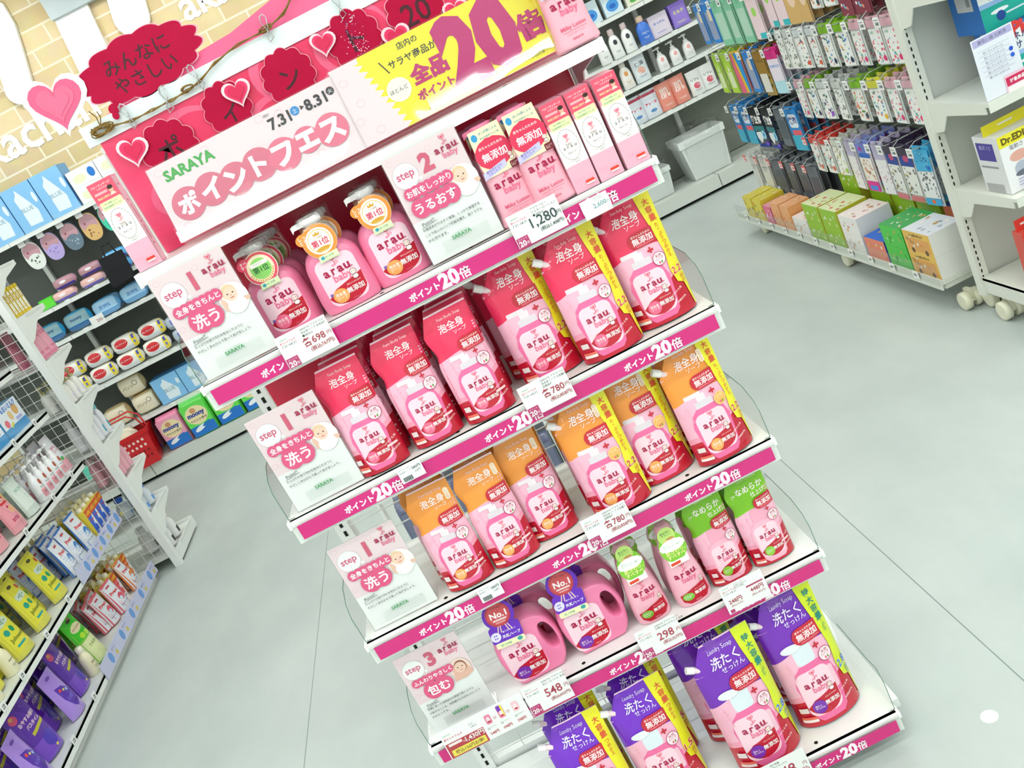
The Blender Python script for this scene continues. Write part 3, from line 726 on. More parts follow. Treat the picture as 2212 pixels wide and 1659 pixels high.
    b.art(A, lambda x, z, o: (x, -o, z)); o = b.build('neck_tag', t, fix=False); o.location = (-.025, -.036, .160); o.rotation_euler = (-.06, .10, .0); o.scale = (1.08, 1, 1.08)
    return t
def make_softener():
    t = thing('softener_bottle', 'pale pink fabric softener bottle', 'bottle')
    L = Loft(smooth_prof([(0, .032, .022), (.004, .036, .026), (.03, .037, .027), (.07, .034, .026), (.10, .029, .023), (.115, .0255, .021), (.128, .0275, .022), (.142, .023, .019), (.152, .0165, .0165)], 4), 2.4)
    b = MB(); L.body(b, mat('soft_pink', '#f9bccd', rough=.3, coat=.4)); b.build('body', t)
    b = MB(); b.lathe([(.15, .0165), (.154, .018), (.178, .0165), (.184, .012)], mat('soft_cap', '#f3b0bf', rough=.25, coat=.4, alpha=.9), n=20); b.build('cap', t)
    A = Art(); logo(A, 0, .074, .045); baby_doodle(A, .024, .052, .0045)
    A.poly(P(DRED), [(-.028, .030), (0, .040), (.030, .046), (.031, .020), (.022, .010), (-.014, .008), (-.026, .016)])
    A.ell(P('#7cc23a'), -.013, .025, .012, .0085); A.text(P('#fff'.ljust(7, 'f')), 'なめらか\n仕上げ', -.013, .025, w=.017, bold=.01)
    A.text(P('#ffffff'), '無添加', .013, .028, w=.024, bold=.018); A.text(P('#ffe0e0'), '赤ちゃんのための', .014, .036, w=.022); A.text(P('#ffe0e0'), 'SARAYA', .004, .0125, w=.012)
    MB().art(A, L.front, .006).build('front_print', t, fix=False)
    A = Art(); A.ell(P('#86c83c'), 0, -.004, .026, .030, 34, wob=.05, k=15); A.ell(P('#bfe07a'), -.002, .024, .017, .017, 26, wob=.04, k=9); A.text(P('#1d6a34'), '新生児に\nやさしい', -.002, .028, w=.02, bold=.01)
    A.ell(P('#c99a5a'), .002, .014, .009, .005); A.ell(P('#e8d08a'), -.008, .013, .004, .003); A.ell(P('#ffffff'), 0, .001, .025, .012, 26, wob=.08, k=13); A.text(P('#3a9a4a'), '洗たく\nせっけんと一緒で', 0, .002, w=.036)
    A.text(P('#f8f6a8'), '肌ざわり、\nすべすべ', .002, -.017, w=.04, bold=.018); A.rrect(P('#fbfbf2'), -.02, .02, -.042, -.031, .001); A.rect(P('#e0452e'), -.018, .002, -.040, -.034)
    b = MB(); b.lathe([(0, .0262), (.0007, .0262)], P('#86c83c'), n=28, sy=1.2); b.v = [(x, z, y-.002) for x, y, z in b.v]; b.rings([[(.02, 0, -.042), (-.02, 0, -.042), (-.02, .0007, -.042), (.02, .0007, -.042)], [(.02, 0, -.02), (-.02, 0, -.02), (-.02, .0007, -.02), (.02, .0007, -.02)]], P('#fbfbf2'), smooth=False)
    b.art(A, lambda x, z, o: (x, -o, z)); o = b.build('neck_tag', t, fix=False); o.location = (.0, -.029, .146); o.rotation_euler = (-.08, 0, .0)
    return t
# ------------------------------------------------------------------ printed cards and price tags
def baby_photo(A, cx, cz, r, hood=False):
    if hood:
        A.ell(P('#f3d9cd'), cx, cz-r*.3, r*1.5, r*1.7); A.poly(P('#eab9a6'), [(cx-r*1.5, cz-r*1.9), (cx-r*.9, cz+r*.4), (cx-r*.2, cz+r*1.1), (cx+r*.7, cz+r*.9), (cx+r*1.2, cz-r*.4), (cx+r*1.5, cz-r*1.5), (cx+r*.4, cz-r*1.9)])
        A.ell(P('#9a5a4a'), cx+r*.15, cz+r*.05, r*.86, r*1.0)
    else:
        A.ell(P('#fdf8f6'), cx+r*.2, cz-r*.6, r*1.8, r*1.9); A.ell(P('#eec4b0'), cx-r*1.1, cz-r*1.1, r*.35, r*.9, rot=.2); A.ell(P('#eec4b0'), cx+r*1.5, cz-r*1.3, r*.5, r*.3)
        A.ell(P('#fbfafc'), cx+r*.2, cz-r*1.6, r*1.2, r*1.0); A.ell(P('#e6c9a4'), cx-r*.05, cz+r*.2, r*.92, r*.95)
    A.ell(P('#f2cdb9'), cx+r*.05, cz-r*.08, r*.8, r*.86)
    for q in (-.3, .4): A.ell(P('#4a3430'), cx+q*r, cz+r*.02, r*.11, r*.09, 8)
    A.ell(P('#e0a08a'), cx+r*.07, cz-r*.2, r*.1, r*.07, 8); A.ell(P('#c05a52'), cx+r*.08, cz-r*.45, r*.26, r*.12, 10); A.ell(P('#f3d4c4'), cx+r*.08, cz-r*.39, r*.27, r*.08, 10)
def make_card(step, l1, l2, body, hood, label, loc, rz=0):
    t = thing('step_card', label, 'sign', loc, rz)
    W, H = .140, .200
    def gen(A):
        A.rect(P('#fafafb'), -W/2, W/2, 0, H)
        A.poly(P('#f8dfe6'), [(-W/2, H*.40), (-W*.1, H*.40), (W*.1, H*.46), (W/2, H*.5), (W/2, H), (-W/2, H)])
        for x, z in ((-.42, .95), (.1, .93), (.42, .88), (-.4, .62), (-.44, .5), (-.2, .45), (.05, .47), (.42, .62), (-.15, .6)):
            A.ring(P('#f1c6d2'), x*W, z*H, .006, .005, .0007, 14)
        A.ell(P('#ffffff'), -W*.30, H*.80, W*.165, W*.165); A.ring(P('#c9aab4'), -W*.30, H*.80, W*.165, W*.165, .0005)
        A.ell(P('#ffffff'), -W*.14, H*.73, W*.025, W*.025, 12); A.text(P('#e0608a'), 'step', -W*.30, H*.80, w=W*.23, bold=.02)
        A.text(P('#df5a7c'), step, 0, H*.835, h=H*.15, bold=.05)
        logo(A, W*.30, H*.865, W*.30)
        baby_photo(A, W*.31, H*.60, W*.105, hood)
        for tx, z, w in ((l1, H*.645, W*.60 if len(l1) < 9 else W*.62), (l2, H*.50, W*(.34 if len(l2) < 3 else .56))):
            ch = w/len(tx); [A.ell(P('#dd5a84'), -W*.10-w/2+ch*(i+.5), z, ch*.82+.001, ch*.86+.001, 18) for i in range(len(tx))]
        for tx, z, w in ((l1, H*.645, W*.60 if len(l1) < 9 else W*.62), (l2, H*.50, W*(.34 if len(l2) < 3 else .56))):
            A.text(P('#ffffff'), tx, -W*.10, z, w=w, bold=.022)
        A.text(P('#4a4a50'), 'Point!!', -W*.31, H*.365, w=W*.17, rot=.08); A.line(P('#8a8a90'), [(-W*.42, H*.335), (-W*.2, H*.352)], .0009)
        for i, ln in enumerate(body):
            A.text(P('#33363c'), ln, -W*.42, H*(.315-.052*i), w=W*.0395*len(ln), bold=.008, left=True); A.rect(P('#d9d9de'), -W*.40, W*.42, H*(.290-.052*i), H*(.2915-.052*i))
        A.text(P('#3aa35a'), 'SARAYA', W*.0, H*.145, w=W*.26, bold=.02); A.rect(P('#a8cdb0'), -W*.1, W*.1, H*.172, H*.175)
    A = Art(); gen(A)
    MB().box(-W/2, W/2, 0, .0008, 0, H, P('#f6eef1')).art(A, flat_front()).build('printed_card', t, fix=False)
    b = MB(); b.box(-W*.5-.002, W*.5+.002, -.0025, -.0015, 0.0, H+.001, 'clear'); b.box(-W*.5-.002, W*.5+.002, .0012, .002, 0.0, H+.001, 'clear')
    b.box(-W*.5-.002, W*.5+.002, -.0025, .045, -.0015, 0, 'clear'); b.box(-W*.28, W*.36, -.006, -.003, .010, .030, 'clear'); b.build('acrylic_stand', t)
    return t
def price_tag(label, x, y, z, w, h, price, tax=None, name=None, color='#b5244a', point=True, lean=.12, size=1.0, lines=2, pad=0):
    t = thing('price_tag', label, 'price tag', (x, y, z), 0, rx=-lean)
    A = Art(); A.rect(P('#ffffff'), -w/2, w/2, 0, h)
    if name:
        for i, n_ in enumerate(name.split('|')): A.text(P('#2a3438'), n_, -w*.02, h*(.90-.10*i), h=h*.075, left=True, bold=.006)
    if point:
        A.text(P('#3a9a5a'), 'SARAYA', -w*.36, h*.86, w=w*.14); A.text(P('#e0557a'), 'ポイントフェス', -w*.30, h*.77, w=w*.3, bold=.03); A.text(P('#55606a'), '7.31→8.31', -w*.30, h*.66, w=w*.28)
        A.rect(P('#c21a72'), -w*.49, -w*.26, 0.0, h*.30); A.text(P('#fbd0e4'), 'ポイント', -w*.375, h*.24, w=w*.18); A.text(P('#ffffff'), '20', -w*.40, h*.11, w=w*.13, bold=.03); A.text(P('#ffffff'), '倍', -w*.30, h*.09, w=w*.05)
    A.text(P(color), price, w*.14, h*.50, h=h*.27*size, bold=.012); A.text(P(color), '円', w*.44, h*.48, h=h*.13)
    if tax: A.text(P(color), '(税込'+tax+'円)', w*.24, h*.24, w=w*.46, bold=.012)
    MB().box(-w/2, w/2, 0, .0006, 0, h, P('#fbfcfc')).art(A, flat_front()).build('paper', t, fix=False)
    MB().box(-w/2-.001, w/2+.001, -.0022, -.0012, -.001, h+.001, 'clear').build('clear_sleeve', t)
    return t
def shelf_tag(label, x, y, z, w=.048, h=.030, price='580', tax='638', name='アラウ.ベビー'):
    t = thing('price_tag', label, 'price tag', (x, y, z), rx=-.1)
    A = Art(); A.rect(P('#eef5f4'), -w/2, w/2, 0, h); A.text(P('#2a3438'), name, -w*.45, h*.86, h=h*.13, left=True); A.text(P('#2a3438'), '泡全身ソープ', -w*.45, h*.68, h=h*.12, left=True)
    A.text(P('#2a3438'), price+'円', w*.26, h*.70, h=h*.2, bold=.02); A.text(P('#2a3438'), tax+'円', w*.26, h*.45, h=h*.14)
    for k in range(16): A.rect(P('#2a3438'), -w*.42+k*w*.026, -w*.42+k*w*.026+w*(.008+.007*(k % 3)), h*.06, h*.36)
    MB().box(-w/2, w/2, 0, .0005, 0, h, P('#eef5f4')).art(A, flat_front()).build('paper', t, fix=False)
    return t
# ================================================================== the promotional display gondola
SZ = {1: 1.571, 2: 1.350, 3: 1.047, 4: 0.746, 5: 0.471, 6: 0.083}
SY = {1: 0.030, 2: 0.0, 3: 0.004, 4: 0.003, 5: -0.006, 6: -0.078}
STRIP = '#d4187c'
def display():
    g = thing('display_gondola', 'white slotted gondola carrying the pink baby soap promotion shelves', 'shelf unit', (0, 0, 0))
    wm = 'white_metal'
    for s in (-1, 1):
        b = MB(); x = s*.455; b.box(x-.016, x+.016, .355, .395, .06, 1.80, wm)
        k = 0; z = .10
        while z < 1.79:
            b.box(x-.0035, x+.0035, .3540, .3552, z, z+.0135, 'black_slot'); z += .0243
        b.build('upright', g)
    b = MB()
    for s in (-1, 1): b.box(s*.455-.02, s*.455+.02, -.02, .40, .04, .062, wm)
    b.box(-.45, .45, .36, .39, .03, .10, wm); b.build('base_frame', g)
    for s in (-1, 1):
        for y in (.03, .33):
            b = MB(); b.lathe([(-.012, .0), (-.012, .02), (.012, .02), (.012, 0)], G('#8d8f8a'), n=16); b.v = [(z+s*.43, y+y0, .02+x) for x, y0, z in b.v]
            b.box(s*.43-.003, s*.43+.003, y-.01, y+.01, .02, .045, 'chrome'); b.build('caster', g)
    red = mat('red_board', '#d3123f', rough=.35, coat=.3)
    b = MB()
    for z0, z1 in ((1.36, 1.80), (1.06, 1.34)): b.box(-.436, .436, .352, .358, z0, z1, red)
    b.box(-.436, .436, .352, .358, .90, 1.06, red)
    b.build('back_panel', g)
    tint = mat('pale_panel', '#e9c2cb', rough=.5)
    b = MB()
    for k in range(12): x = -.43+k*.078; b.tube([(x, .36, .10), (x, .36, .90)], .0016, 'wire_white', 5)
    z = .12
    while z < .90:
        b.tube([(-.44, .358, z), (.44, .358, z)], .0016 if int(z*1000) % 3 else .0022, 'wire_white', 5); z += .052
    b.build('back_grid', g)
    for i in range(1, 7):
        z, y = SZ[i], SY[i]
        b = MB(); dz = .022 if i == 1 else .012
        b.box(-.450, .450, y+.004, .352, z-.004, z, wm)
        b.prism([(y, z-dz), (y+.004, z-dz), (y+.004, z-.004), (y+.012, z), (y+.003, z), (y, z-.003)], -.450, .450, wm, axis='x')
        if i > 1: b.box(-.450, .450, y+.002, y+.006, z-.048, z-.004, wm)
        for k in range(4):
            hx = -.27+k*.18; b.lathe([(z-.0002, .0045), (z+.0003, .0045)], 'black_slot', c=(hx, y+.028), n=10)
        sh = b.build('shelf', g)
        br = tint if i < 3 else wm
        for s in (-1, 1):
            b = MB(); x = s*.446
            b.prism([(y+.03, z-.006), (.352, z-.006), (.352, z-.10), (.33, z-.10), (.26, z-.055), (y+.05, z-.022)], x-.0015, x+.0015, br, axis='x'); b.build('bracket', sh)
            b = MB(); b.box(s*.450-.003, s*.450+.003, y-.002, y+.03, z-dz-.002, z+.0006, G('#fbfcfb')); b.build('end_cap', sh)
        if i > 1:
            b = MB(); w0 = .4375; zt = z-.010
            b.box(-w0-.013, w0+.013, y-.004, y-.0025, zt-.034, zt+.003, 'clear'); b.build('price_rail', sh)
            A = Art(); A.rect(P(STRIP, rough=.22, coat=.6), -w0, w0, zt-.030, zt)
            for cx in (-.345, -.050, .242):
                A.text(P('#fff4fa'), 'ポイント', cx+.030, zt-.0165, w=.058, bold=.04)
                A.text(P('#fff4fa'), '20', cx+.080, zt-.0145, w=.034, bold=.05); A.text(P('#fff4fa'), '倍', cx+.110, zt-.0175, w=.020, bold=.02)
            MB().box(-w0, w0, y-.0056, y-.005, zt-.030, zt, P(STRIP, rough=.22, coat=.6)).art(A, lambda x, zz, o: (x, y-.0056-o, zz)).build('price_strip', sh, fix=False)
    # clear end dividers on the shelf ends
    for i in (2, 3, 4, 5, 6):
        z, y = SZ[i], SY[i]
        for s in (-1, 1):
            if (i, s) == (6, -1): continue
            t = thing('clear_divider', {(2, -1): 'clear plastic end divider beside the uppermost step card', (2, 1): 'clear plastic end divider beside the baby oil boxes', (3, -1): 'clear plastic end divider left of the step card on the red pouch shelf',
                (3, 1): 'clear plastic end divider right of the large red pouches', (4, -1): 'clear plastic end divider left of the step card on the orange pouch shelf', (4, 1): 'clear plastic end divider right of the large orange pouches',
                (5, -1): 'clear plastic end divider beside the step 3 card', (5, 1): 'clear plastic end divider right of the green pouches', (6, 1): 'clear plastic end divider right of the large purple laundry pouches'}[(i, s)], 'divider', (s*.4485, y+.012, z+.0012))
            pts = [(0, 0), (0, .060 if i != 6 else .075), (.016, .082 if i != 6 else .105), (.06, .098), (.26, .098), (.26, 0)]
            MB().prism(pts, -.0007, .0007, 'clear', axis='x').build('panel', t)
            b = MB(); b.tube([(0, 0, 0), (0, pts[1][0], pts[1][1]), (0, pts[2][0], pts[2][1]), (0, .06, .098), (0, .20, .098)], .0009, 'clear_edge', 5); b.tube([(0, 0, .0008), (-s*.012, 0, .0008)], .0007, 'clear_edge', 5); b.build('rim', t)
            
display()

def header():
    y = .200
    g = thing('header_board', 'pink and crimson hand-made header board along the top shelf', 'board', (0, 0, 0))
    pk = mat('header_pink', '#ea2f62', rough=.35, coat=.35, noise=('#f0527c', 7))
    A = Art()
    b = MB(); b.box(-.425, .47, y, y+.006, 1.572, 1.80, pk)
    for x, z, r in ((-.27, 1.74, .06), (-.12, 1.70, .05), (-.05, 1.77, .08), (.07, 1.76, .075), (.28, 1.74, .08), (-.35, 1.66, .05)):
        A.ell(P('#f26a90'), x, z, r, r*.8, 26); A.ell(P('#ea3a68'), x+.006, z-.004, r*.86, r*.66, 26)
    b.art(A, lambda x, z, o: (x, y-o, min(z, 1.799))); b.build('painted_card', g, fix=False)
    b = MB(); b.box(-.445, .47, y-.004, y+.010, 1.797, 1.834, P('#eaf6f8', rough=.25, coat=.5)); b.build('header_rail', g)
    b = MB(); b.prism([(-.43, 1.78), (-.43, 1.572), (-.400, 1.572), (-.412, 1.76)], y+.012, y+.03, mat('rose_side', '#dd9aa6', rough=.5)); b.build('side_strip', g)
    b = MB(); b.prism([(-.39, 1.835), (-.30, 1.852), (-.12, 1.862), (-.02, 1.882), (.05, 1.885), (.06, 1.86), (.12, 1.87), (.47, 1.87), (.47, 1.835)], y+.004, y+.0055, mat('swoosh', '#f26a97', rough=.5)); b.build('backing_card', g)
    # clear sheet that carries the cloud and the big heart
    
    def cloud(name, label, cx, cz, rx, rz, yy, txt, th=.0012, wob=.13, k=11, tw=None, rot=0, sub=None, pins=True, fs=.05):
        t = thing(name, label, 'paper cut-out', (cx, yy, cz), 0, rx=0)
        t.rotation_euler = (0, rot, 0)
        pts = [(rx*(1+wob*abs(sin(k*a/2)))*cos(a), rz*(1+wob*abs(sin(k*a/2)))*sin(a)) for a in [2*pi*i/143 for i in range(143)]]
        MB().prism([(x*1.03, z*1.03) for x, z in pts], 0, th*.6, P('#f5b3c4')).build('paper_edge', t)
        MB().prism(pts, -th, 0, mat('crimson_paper', '#b40c3c', rough=.7, noise=('#be1444', 11), spec=.2)).build('paper', t)
        A = Art(); 
        for ln, (ix, iz), w_ in txt: A.text(P('#43101f'), ln, ix, iz, w=w_, bold=.012)
        if sub: sub(A)
        b = MB(); b.art(A, lambda x, z, o: (x, -th-o, z)); b.build('handwriting', t, fix=False)
        return t
    cloud('speech_cloud', 'large crimson paper cloud with two lines of handwriting', -.287, 1.885, .108, .048, y-.004, [('みんなに', (.0, .014), .125), ('やさしい', (.0, -.020), .120)], wob=.12, k=13)
    tag(MB().prism([(.011*cos(a)-.368, .009*sin(a)+1.838) for a in [2*pi*i/20 for i in range(20)]], y-.0075, y-.006, 'crimson_paper').build('paper_dot'), 'small crimson paper dot just below the speech cloud', 'paper cut-out')
    tag(MB().prism([(.006*cos(a)-.372, .007*sin(a)+1.826) for a in [2*pi*i/16 for i in range(16)]], y-.0095, y-.008, 'crimson_paper').build('paper_dot'), 'tiny crimson paper dot touching the header rail', 'paper cut-out')
    cloud('letter_cloud', 'crimson paper cloud lettered ポ at the left of the header', -0.318, 1.735, 0.0473, 0.0469, y-.006, [('ポ', (.0, -.002), .042)])
    cloud('letter_cloud', 'crimson paper cloud lettered イ beside a small heart', -0.19, 1.752, 0.0399, 0.0428, y-.006, [('イ', (0, -.012), .030)])
    cloud('letter_cloud', 'crimson paper cloud lettered ン hanging from a clip', -0.064, 1.752, 0.0441, 0.0449, y-.006, [('ン', (.002, -.004), .034)])
    def glit(A):
        rnd = random.Random(3)
        for k in range(120):
            a = rnd.gauss(0, .3); x = rnd.gauss(0, .010)+.004; z = rnd.uniform(-.042, .042); A.ell(P(rnd.choice(['#e07ab0', '#f3c2dc', '#8a2a6a', '#f4e4f0'])), x, z, .0012, .0010, 5)
    cloud('letter_cloud', 'crimson paper cloud lettered ト with pink glitter down its middle', 0.074, 1.756, 0.0451, 0.0479, y-.006, [('ト', (.004, 0), .026)], sub=glit)
    cloud('letter_cloud', 'crimson paper cloud lettered 20 above the yellow sign', 0.196, 1.756, 0.0483, 0.0449, y-.006, [('20', (0, -.006), .052)])
    cloud('letter_cloud', 'crimson paper cloud at the right end of the header, mostly cut off', .345, 1.752, .045, .044, y-.006, [('倍', (0, 0), .04)])
    def heart(cx, cz, r, label, yy, big=False, rot=0):
        t = thing('paper_heart', label, 'paper cut-out', (cx, yy, cz)); t.rotation_euler = (0, rot, 0)
        A = Art()
        def h(q): return [(q*r*16*sin(a)**3/16, q*r*(13*cos(a)-5*cos(2*a)-2*cos(3*a)-cos(4*a))/16) for a in [2*pi*i/30 for i in range(30)]]
        MB().prism(h(1.22), 0, .001, P('#f7dfe6' if not big else '#eef1f4')).build('white_border', t)
        b = MB(); b.prism(h(.98), -.0014, -.0002, mat('heart_pink' if not big else 'heart_rose', '#e8366a' if not big else '#f2648e', rough=.5)); b.build('pink_layer', t)
        b = MB(); b.prism(h(.70), -.0026, -.0016, mat('heart_pink2' if not big else 'heart_rose2', '#dc2458' if not big else '#f47095', rough=.5)); b.build('inner_layer', t)
        if big: b = MB(); b.prism(h(.5), -.0038, -.0028, 'heart_rose2'); b.build('inner_layer', t)
    heart(-.450, 1.890, .048, 'big rose paper heart with layered folds left of the cloud', y-.008, True, .20)
    heart(-.377, 1.760, .024, 'small paper heart left of the ポ cloud', y-.012, rot=.25)
    heart(-.160, 1.768, .022, 'small paper heart overlapping the イ cloud', y-.012, rot=.1)
    heart(-.062, 1.703, .018, 'small paper heart half hidden below the ン cloud', y-.012)
    heart(.020, 1.775, .020, 'small paper heart left of the glittered cloud', y-.012, rot=.25)
    heart(.144, 1.728, .022, 'small paper heart at the lower left of the 20 cloud', y-.012, rot=.15)
    heart(.262, 1.72, .020, 'small paper heart right of the 20 cloud', y-.012, rot=.15)
    # twine and clips
    rope = mat('jute', '#8f7238', rough=.8, bump=.8, bscale=300)
    b = MB(); rnd = random.Random(5)
    main = [(-.425, 1.822), (-.39, 1.814), (-.35, 1.806), (-.31, 1.806), (-.27, 1.806), (-.24, 1.808), (-.21, 1.812), (-.17, 1.828), (-.12, 1.838), (-.06, 1.838), (-.02, 1.848), (.02, 1.875), (.05, 1.905), (.08, 1.93)]
    for q in range(3):
        pts = [(x+.0015*sin(i*1.9+q*2.1), y-.012+.0015*cos(i*2.3+q), z+.002*sin(i*2.7+q*2)) for i, (x, z) in enumerate(main)]
        fine = []
        for i in range(len(pts)-1):
            for u in (0, .25, .5, .75): fine.append(tuple(a+(c-a)*u+.0006*sin(9*(i+u)+q*2) for a, c in zip(pts[i], pts[i+1])))
        b.tube(fine+[pts[-1]], .0013, rope, 5)
    for cx, cz, n, r in ((-.405, 1.815, 9, .014), (-.235, 1.812, 3, .008), (-.06, 1.84, 3, .009)):
        for k in range(n):
            a0 = rnd.uniform(0, 6); rr = r*rnd.uniform(.7, 1.2); tl = rnd.uniform(-.5, .5)
            b.tube([(cx+rr*1.5*cos(a)+rnd.uniform(-.001, .001), y-.014+.003*sin(a*2+k), cz+rr*.55*sin(a)+rr*tl*.5*cos(a)) for a in [a0+2*pi*i/12 for i in range(11)]], .0013, rope, 5)
    b.tube([(-.405, y-.014, 1.82), (-.402, y-.016, 1.838), (-.408, y-.016, 1.852)], .0011, rope, 5); b.tube([(-.405, y-.014, 1.82), (-.395, y-.018, 1.835), (-.396, y-.016, 1.846)], .0011, rope, 5)
    tag(b.build('twine'), 'knotted brown jute twine strung along the header board', 'twine')
    for i, (x, z, ro, lab) in enumerate(((-.352, 1.812, -.1, 'silver wire clip nearest the knot at the left end of the twine'), (-.278, 1.808, .1, 'silver wire clip holding the ポ cloud'), (-.210, 1.818, -.15, 'silver wire clip holding the イ cloud'), (-.058, 1.836, .1, 'silver wire clip holding the ン cloud'), (.075, 1.815, 0, 'silver wire clip holding the glittered cloud'))):
        t = thing('wire_clip', lab, 'clip', (x, y-.014, z), 0, group='wire clips on the twine'); t.rotation_euler = (0, ro, 0)
        for s in (-1, 1):
            b = MB(); b.tube([(0, s*.003, 0), (-.006, s*.004, .016), (-.004, s*.004, .025), (.002, s*.004, .028), (.006, s*.004, .022), (.003, s*.003, .004), (0, s*.003, 0), (.006, s*.003, -.014), (-.004, s*.003, -.020), (-.005, s*.003, -.010), (0, s*.003, 0)], .0008, 'chrome', 5); b.build('wire', t)
header()

def posters():
    y, z = .066, 1.5830
    t = thing('festival_sign', 'long pale pink festival sign in a clear stand on the top shelf', 'sign', (-.1765, y, z), rx=-.25)
    W, H = .362, .138
    A = Art(); A.rect(P('#f6e4ea'), -W/2, W/2, 0, H)
    for x, zz in ((-.45, .9), (-.3, .3), (-.2, .9), (.1, .93), (.3, .2), (.42, .5), (.05, .2), (-.44, .15), (.47, .85), (-.1, .15), (.2, .88)): A.ring(P('#ecc6d0'), x*W, zz*H, .008, .007, .0008, 16)
    A.text(P('#3fae4c'), 'SARAYA', -W*.30, H*.82, w=W*.26, bold=.035)
    A.text(P('#2b2b33'), '2021', W*.14, H*.93, w=W*.03); A.text(P('#2b2b33'), '7.31', W*.19, H*.80, w=W*.11, bold=.03); A.ell(P('#2f8fd8'), W*.275, H*.82, .008, .008); A.text(P('#ffffff'), '土', W*.275, H*.82, w=.008)
    A.text(P('#2b2b33'), '▶', W*.315, H*.82, w=.007); A.text(P('#2b2b33'), '8.31', W*.385, H*.81, w=W*.11, bold=.03); A.ell(P('#2b2b33'), W*.47, H*.84, .007, .007); A.text(P('#ffffff'), '火', W*.47, H*.84, w=.008)
    ch = 'ポイントフェス'
    for i, c in enumerate(ch):
        cx = -W*.385+i*W*.130; r = .030 if i != 5 else .024; A.ell(P('#e2758f'), cx, H*.40+(.004 if i % 2 else 0), r, r*.98, 30)
    for i, c in enumerate(ch):
        cx = -W*.385+i*W*.130; A.text(P('#fff7f9'), c, cx, H*.40+(.004 if i % 2 else 0), h=.034 if i != 5 else .026, bold=.05)
    MB().box(-W/2, W/2, 0, .001, 0, H, P('#f6e4ea')).art(A, flat_front()).build('printed_sheet', t, fix=False)
    b = MB(); b.box(-W/2-.003, W/2+.003, -.003, -.002, 0, H+.002, 'clear_sheet'); b.box(-W/2, W/2, -.003, .04, -.0015, 0, 'clear'); b.box(-.06, .05, -.008, -.0032, .006, .03, 'clear'); b.build('clear_stand', t)
    t = thing('festival_sign', 'pale pink and yellow sign reading 20 in big magenta figures', 'sign', (.197, y+.002, z), rx=-.25)
    W, H = .385, .145
    A = Art(); A.rect(P('#f6e4ea'), -W/2, W/2, 0, H)
    saw = [(-W*.36, H*.93)]
    n = 11
    for i in range(n): u = i/(n-1); saw += [(-W*(.37-.10*u)-.006*(i % 1 == 0), H*(.93-.93*u)), (-W*(.355-.10*u)+.004, H*(.93-.93*(u+.5/n)))]
    A.poly(P('#f6ea2e'), [(W/2, 0), (W/2, H), (-W*.355, H)]+[(max(-W*.5, x), max(0, zz)) for x, zz in saw])
    for x, zz in ((-.46, .8), (-.43, .5), (-.47, .3), (-.40, .12)): A.ring(P('#ecc6d0'), x*W, zz*H, .008, .007, .0008, 16)
    A.text(P('#2b2b33'), '店内の', -W*.12, H*.90, w=W*.10, bold=.015); A.text(P('#2b2b33'), 'サラヤ商品が', -W*.12, H*.74, w=W*.24, bold=.015)
    A.line(P('#2b2b33'), [(-W*.275, H*.83), (-W*.25, H*.66)], .002); A.line(P('#2b2b33'), [(W*.045, H*.90), (W*.022, H*.72)], .002)
    A.ell(P('#fdfbe8'), -W*.245, H*.44, .022, .021); A.text(P('#2b2b33'), 'ほとんど', -W*.245, H*.44, w=.034, bold=.01)
    A.text(P('#c21a72'), '全品', -W*.085, H*.50, w=W*.17, bold=.05); A.text(P('#c21a72'), 'ポイント', -W*.09, H*.26, w=W*.18, bold=.04)
    A.text(P('#c21a72'), '20', W*.175, H*.52, w=W*.33, h=H*.78, bold=.06); A.text(P('#c21a72'), '倍', W*.415, H*.42, w=W*.115, bold=.05)
    A.text(P('#4a4a3a'), '※一部対象外商品がございます。※チラシ掲載商品はすべてポイント20倍対象です。', W*.14, H*.065, w=W*.66)
    MB().box(-W/2, W/2, 0, .001, 0, H, P('#f6e4ea')).art(A, flat_front()).build('printed_sheet', t, fix=False)
    b = MB(); b.box(-W/2-.003, W/2+.003, -.003, -.002, 0, H+.002, 'clear_sheet'); b.box(-W/2, W/2, -.003, .04, -.0015, 0, 'clear'); b.box(-.06, .04, -.008, -.0032, .006, .03, 'clear'); b.build('clear_stand', t)
posters()

# ---- cards
T1 = ('たっぷりの泡で汚れを包みこむように', 'やさしく手のひらで洗ってあげましょう。')
make_card('1', '全身をきちんと', '洗う', T1, False, 'step 1 card on the shelf with the pump bottles', (-.366, .018, SZ[2]+.0035))
make_card('2', 'お肌をしっかり', 'うるおす', ('お風呂あがりはすぐ保湿。しっかり保湿する', 'ことで皮ふのバリア機能を整え、肌トラブル', 'から守ります。'), False, 'step 2 card between the pump bottles and the lotion bottles', (.086, .018, SZ[2]+.0035))
make_card('1', '全身をきちんと', '洗う', T1, False, 'step 1 card left of the small red refill pouches', (-.358, .030, SZ[3]+.0035))
make_card('1', '全身をきちんと', '洗う', T1, False, 'step 1 card left of the small orange refill pouches', (-.356, .036, SZ[4]+.0035))
make_card('3', 'ふんわりやさしく', '包む', ('衣類に残った洗剤成分が原因で肌トラブル', 'が起きることも。洗剤選びも大切なスキンケア', 'のひとつです。'), True, 'step 3 card left of the laundry soap jugs', (-.360, .028, SZ[5]+.0035))

# ---- top shelf goods
ob = make_oil_box()
place(ob, 'tall baby oil box standing left of the festival sign on the top shelf', (-.424, .052, SZ[1]+.0005))
lo = make_lotion()
place(lo, 'pink lotion bottle on the top shelf right of the yellow sign', (.418, .064, SZ[1]+.0012), scale=(1.12, 1.1, 1.12))
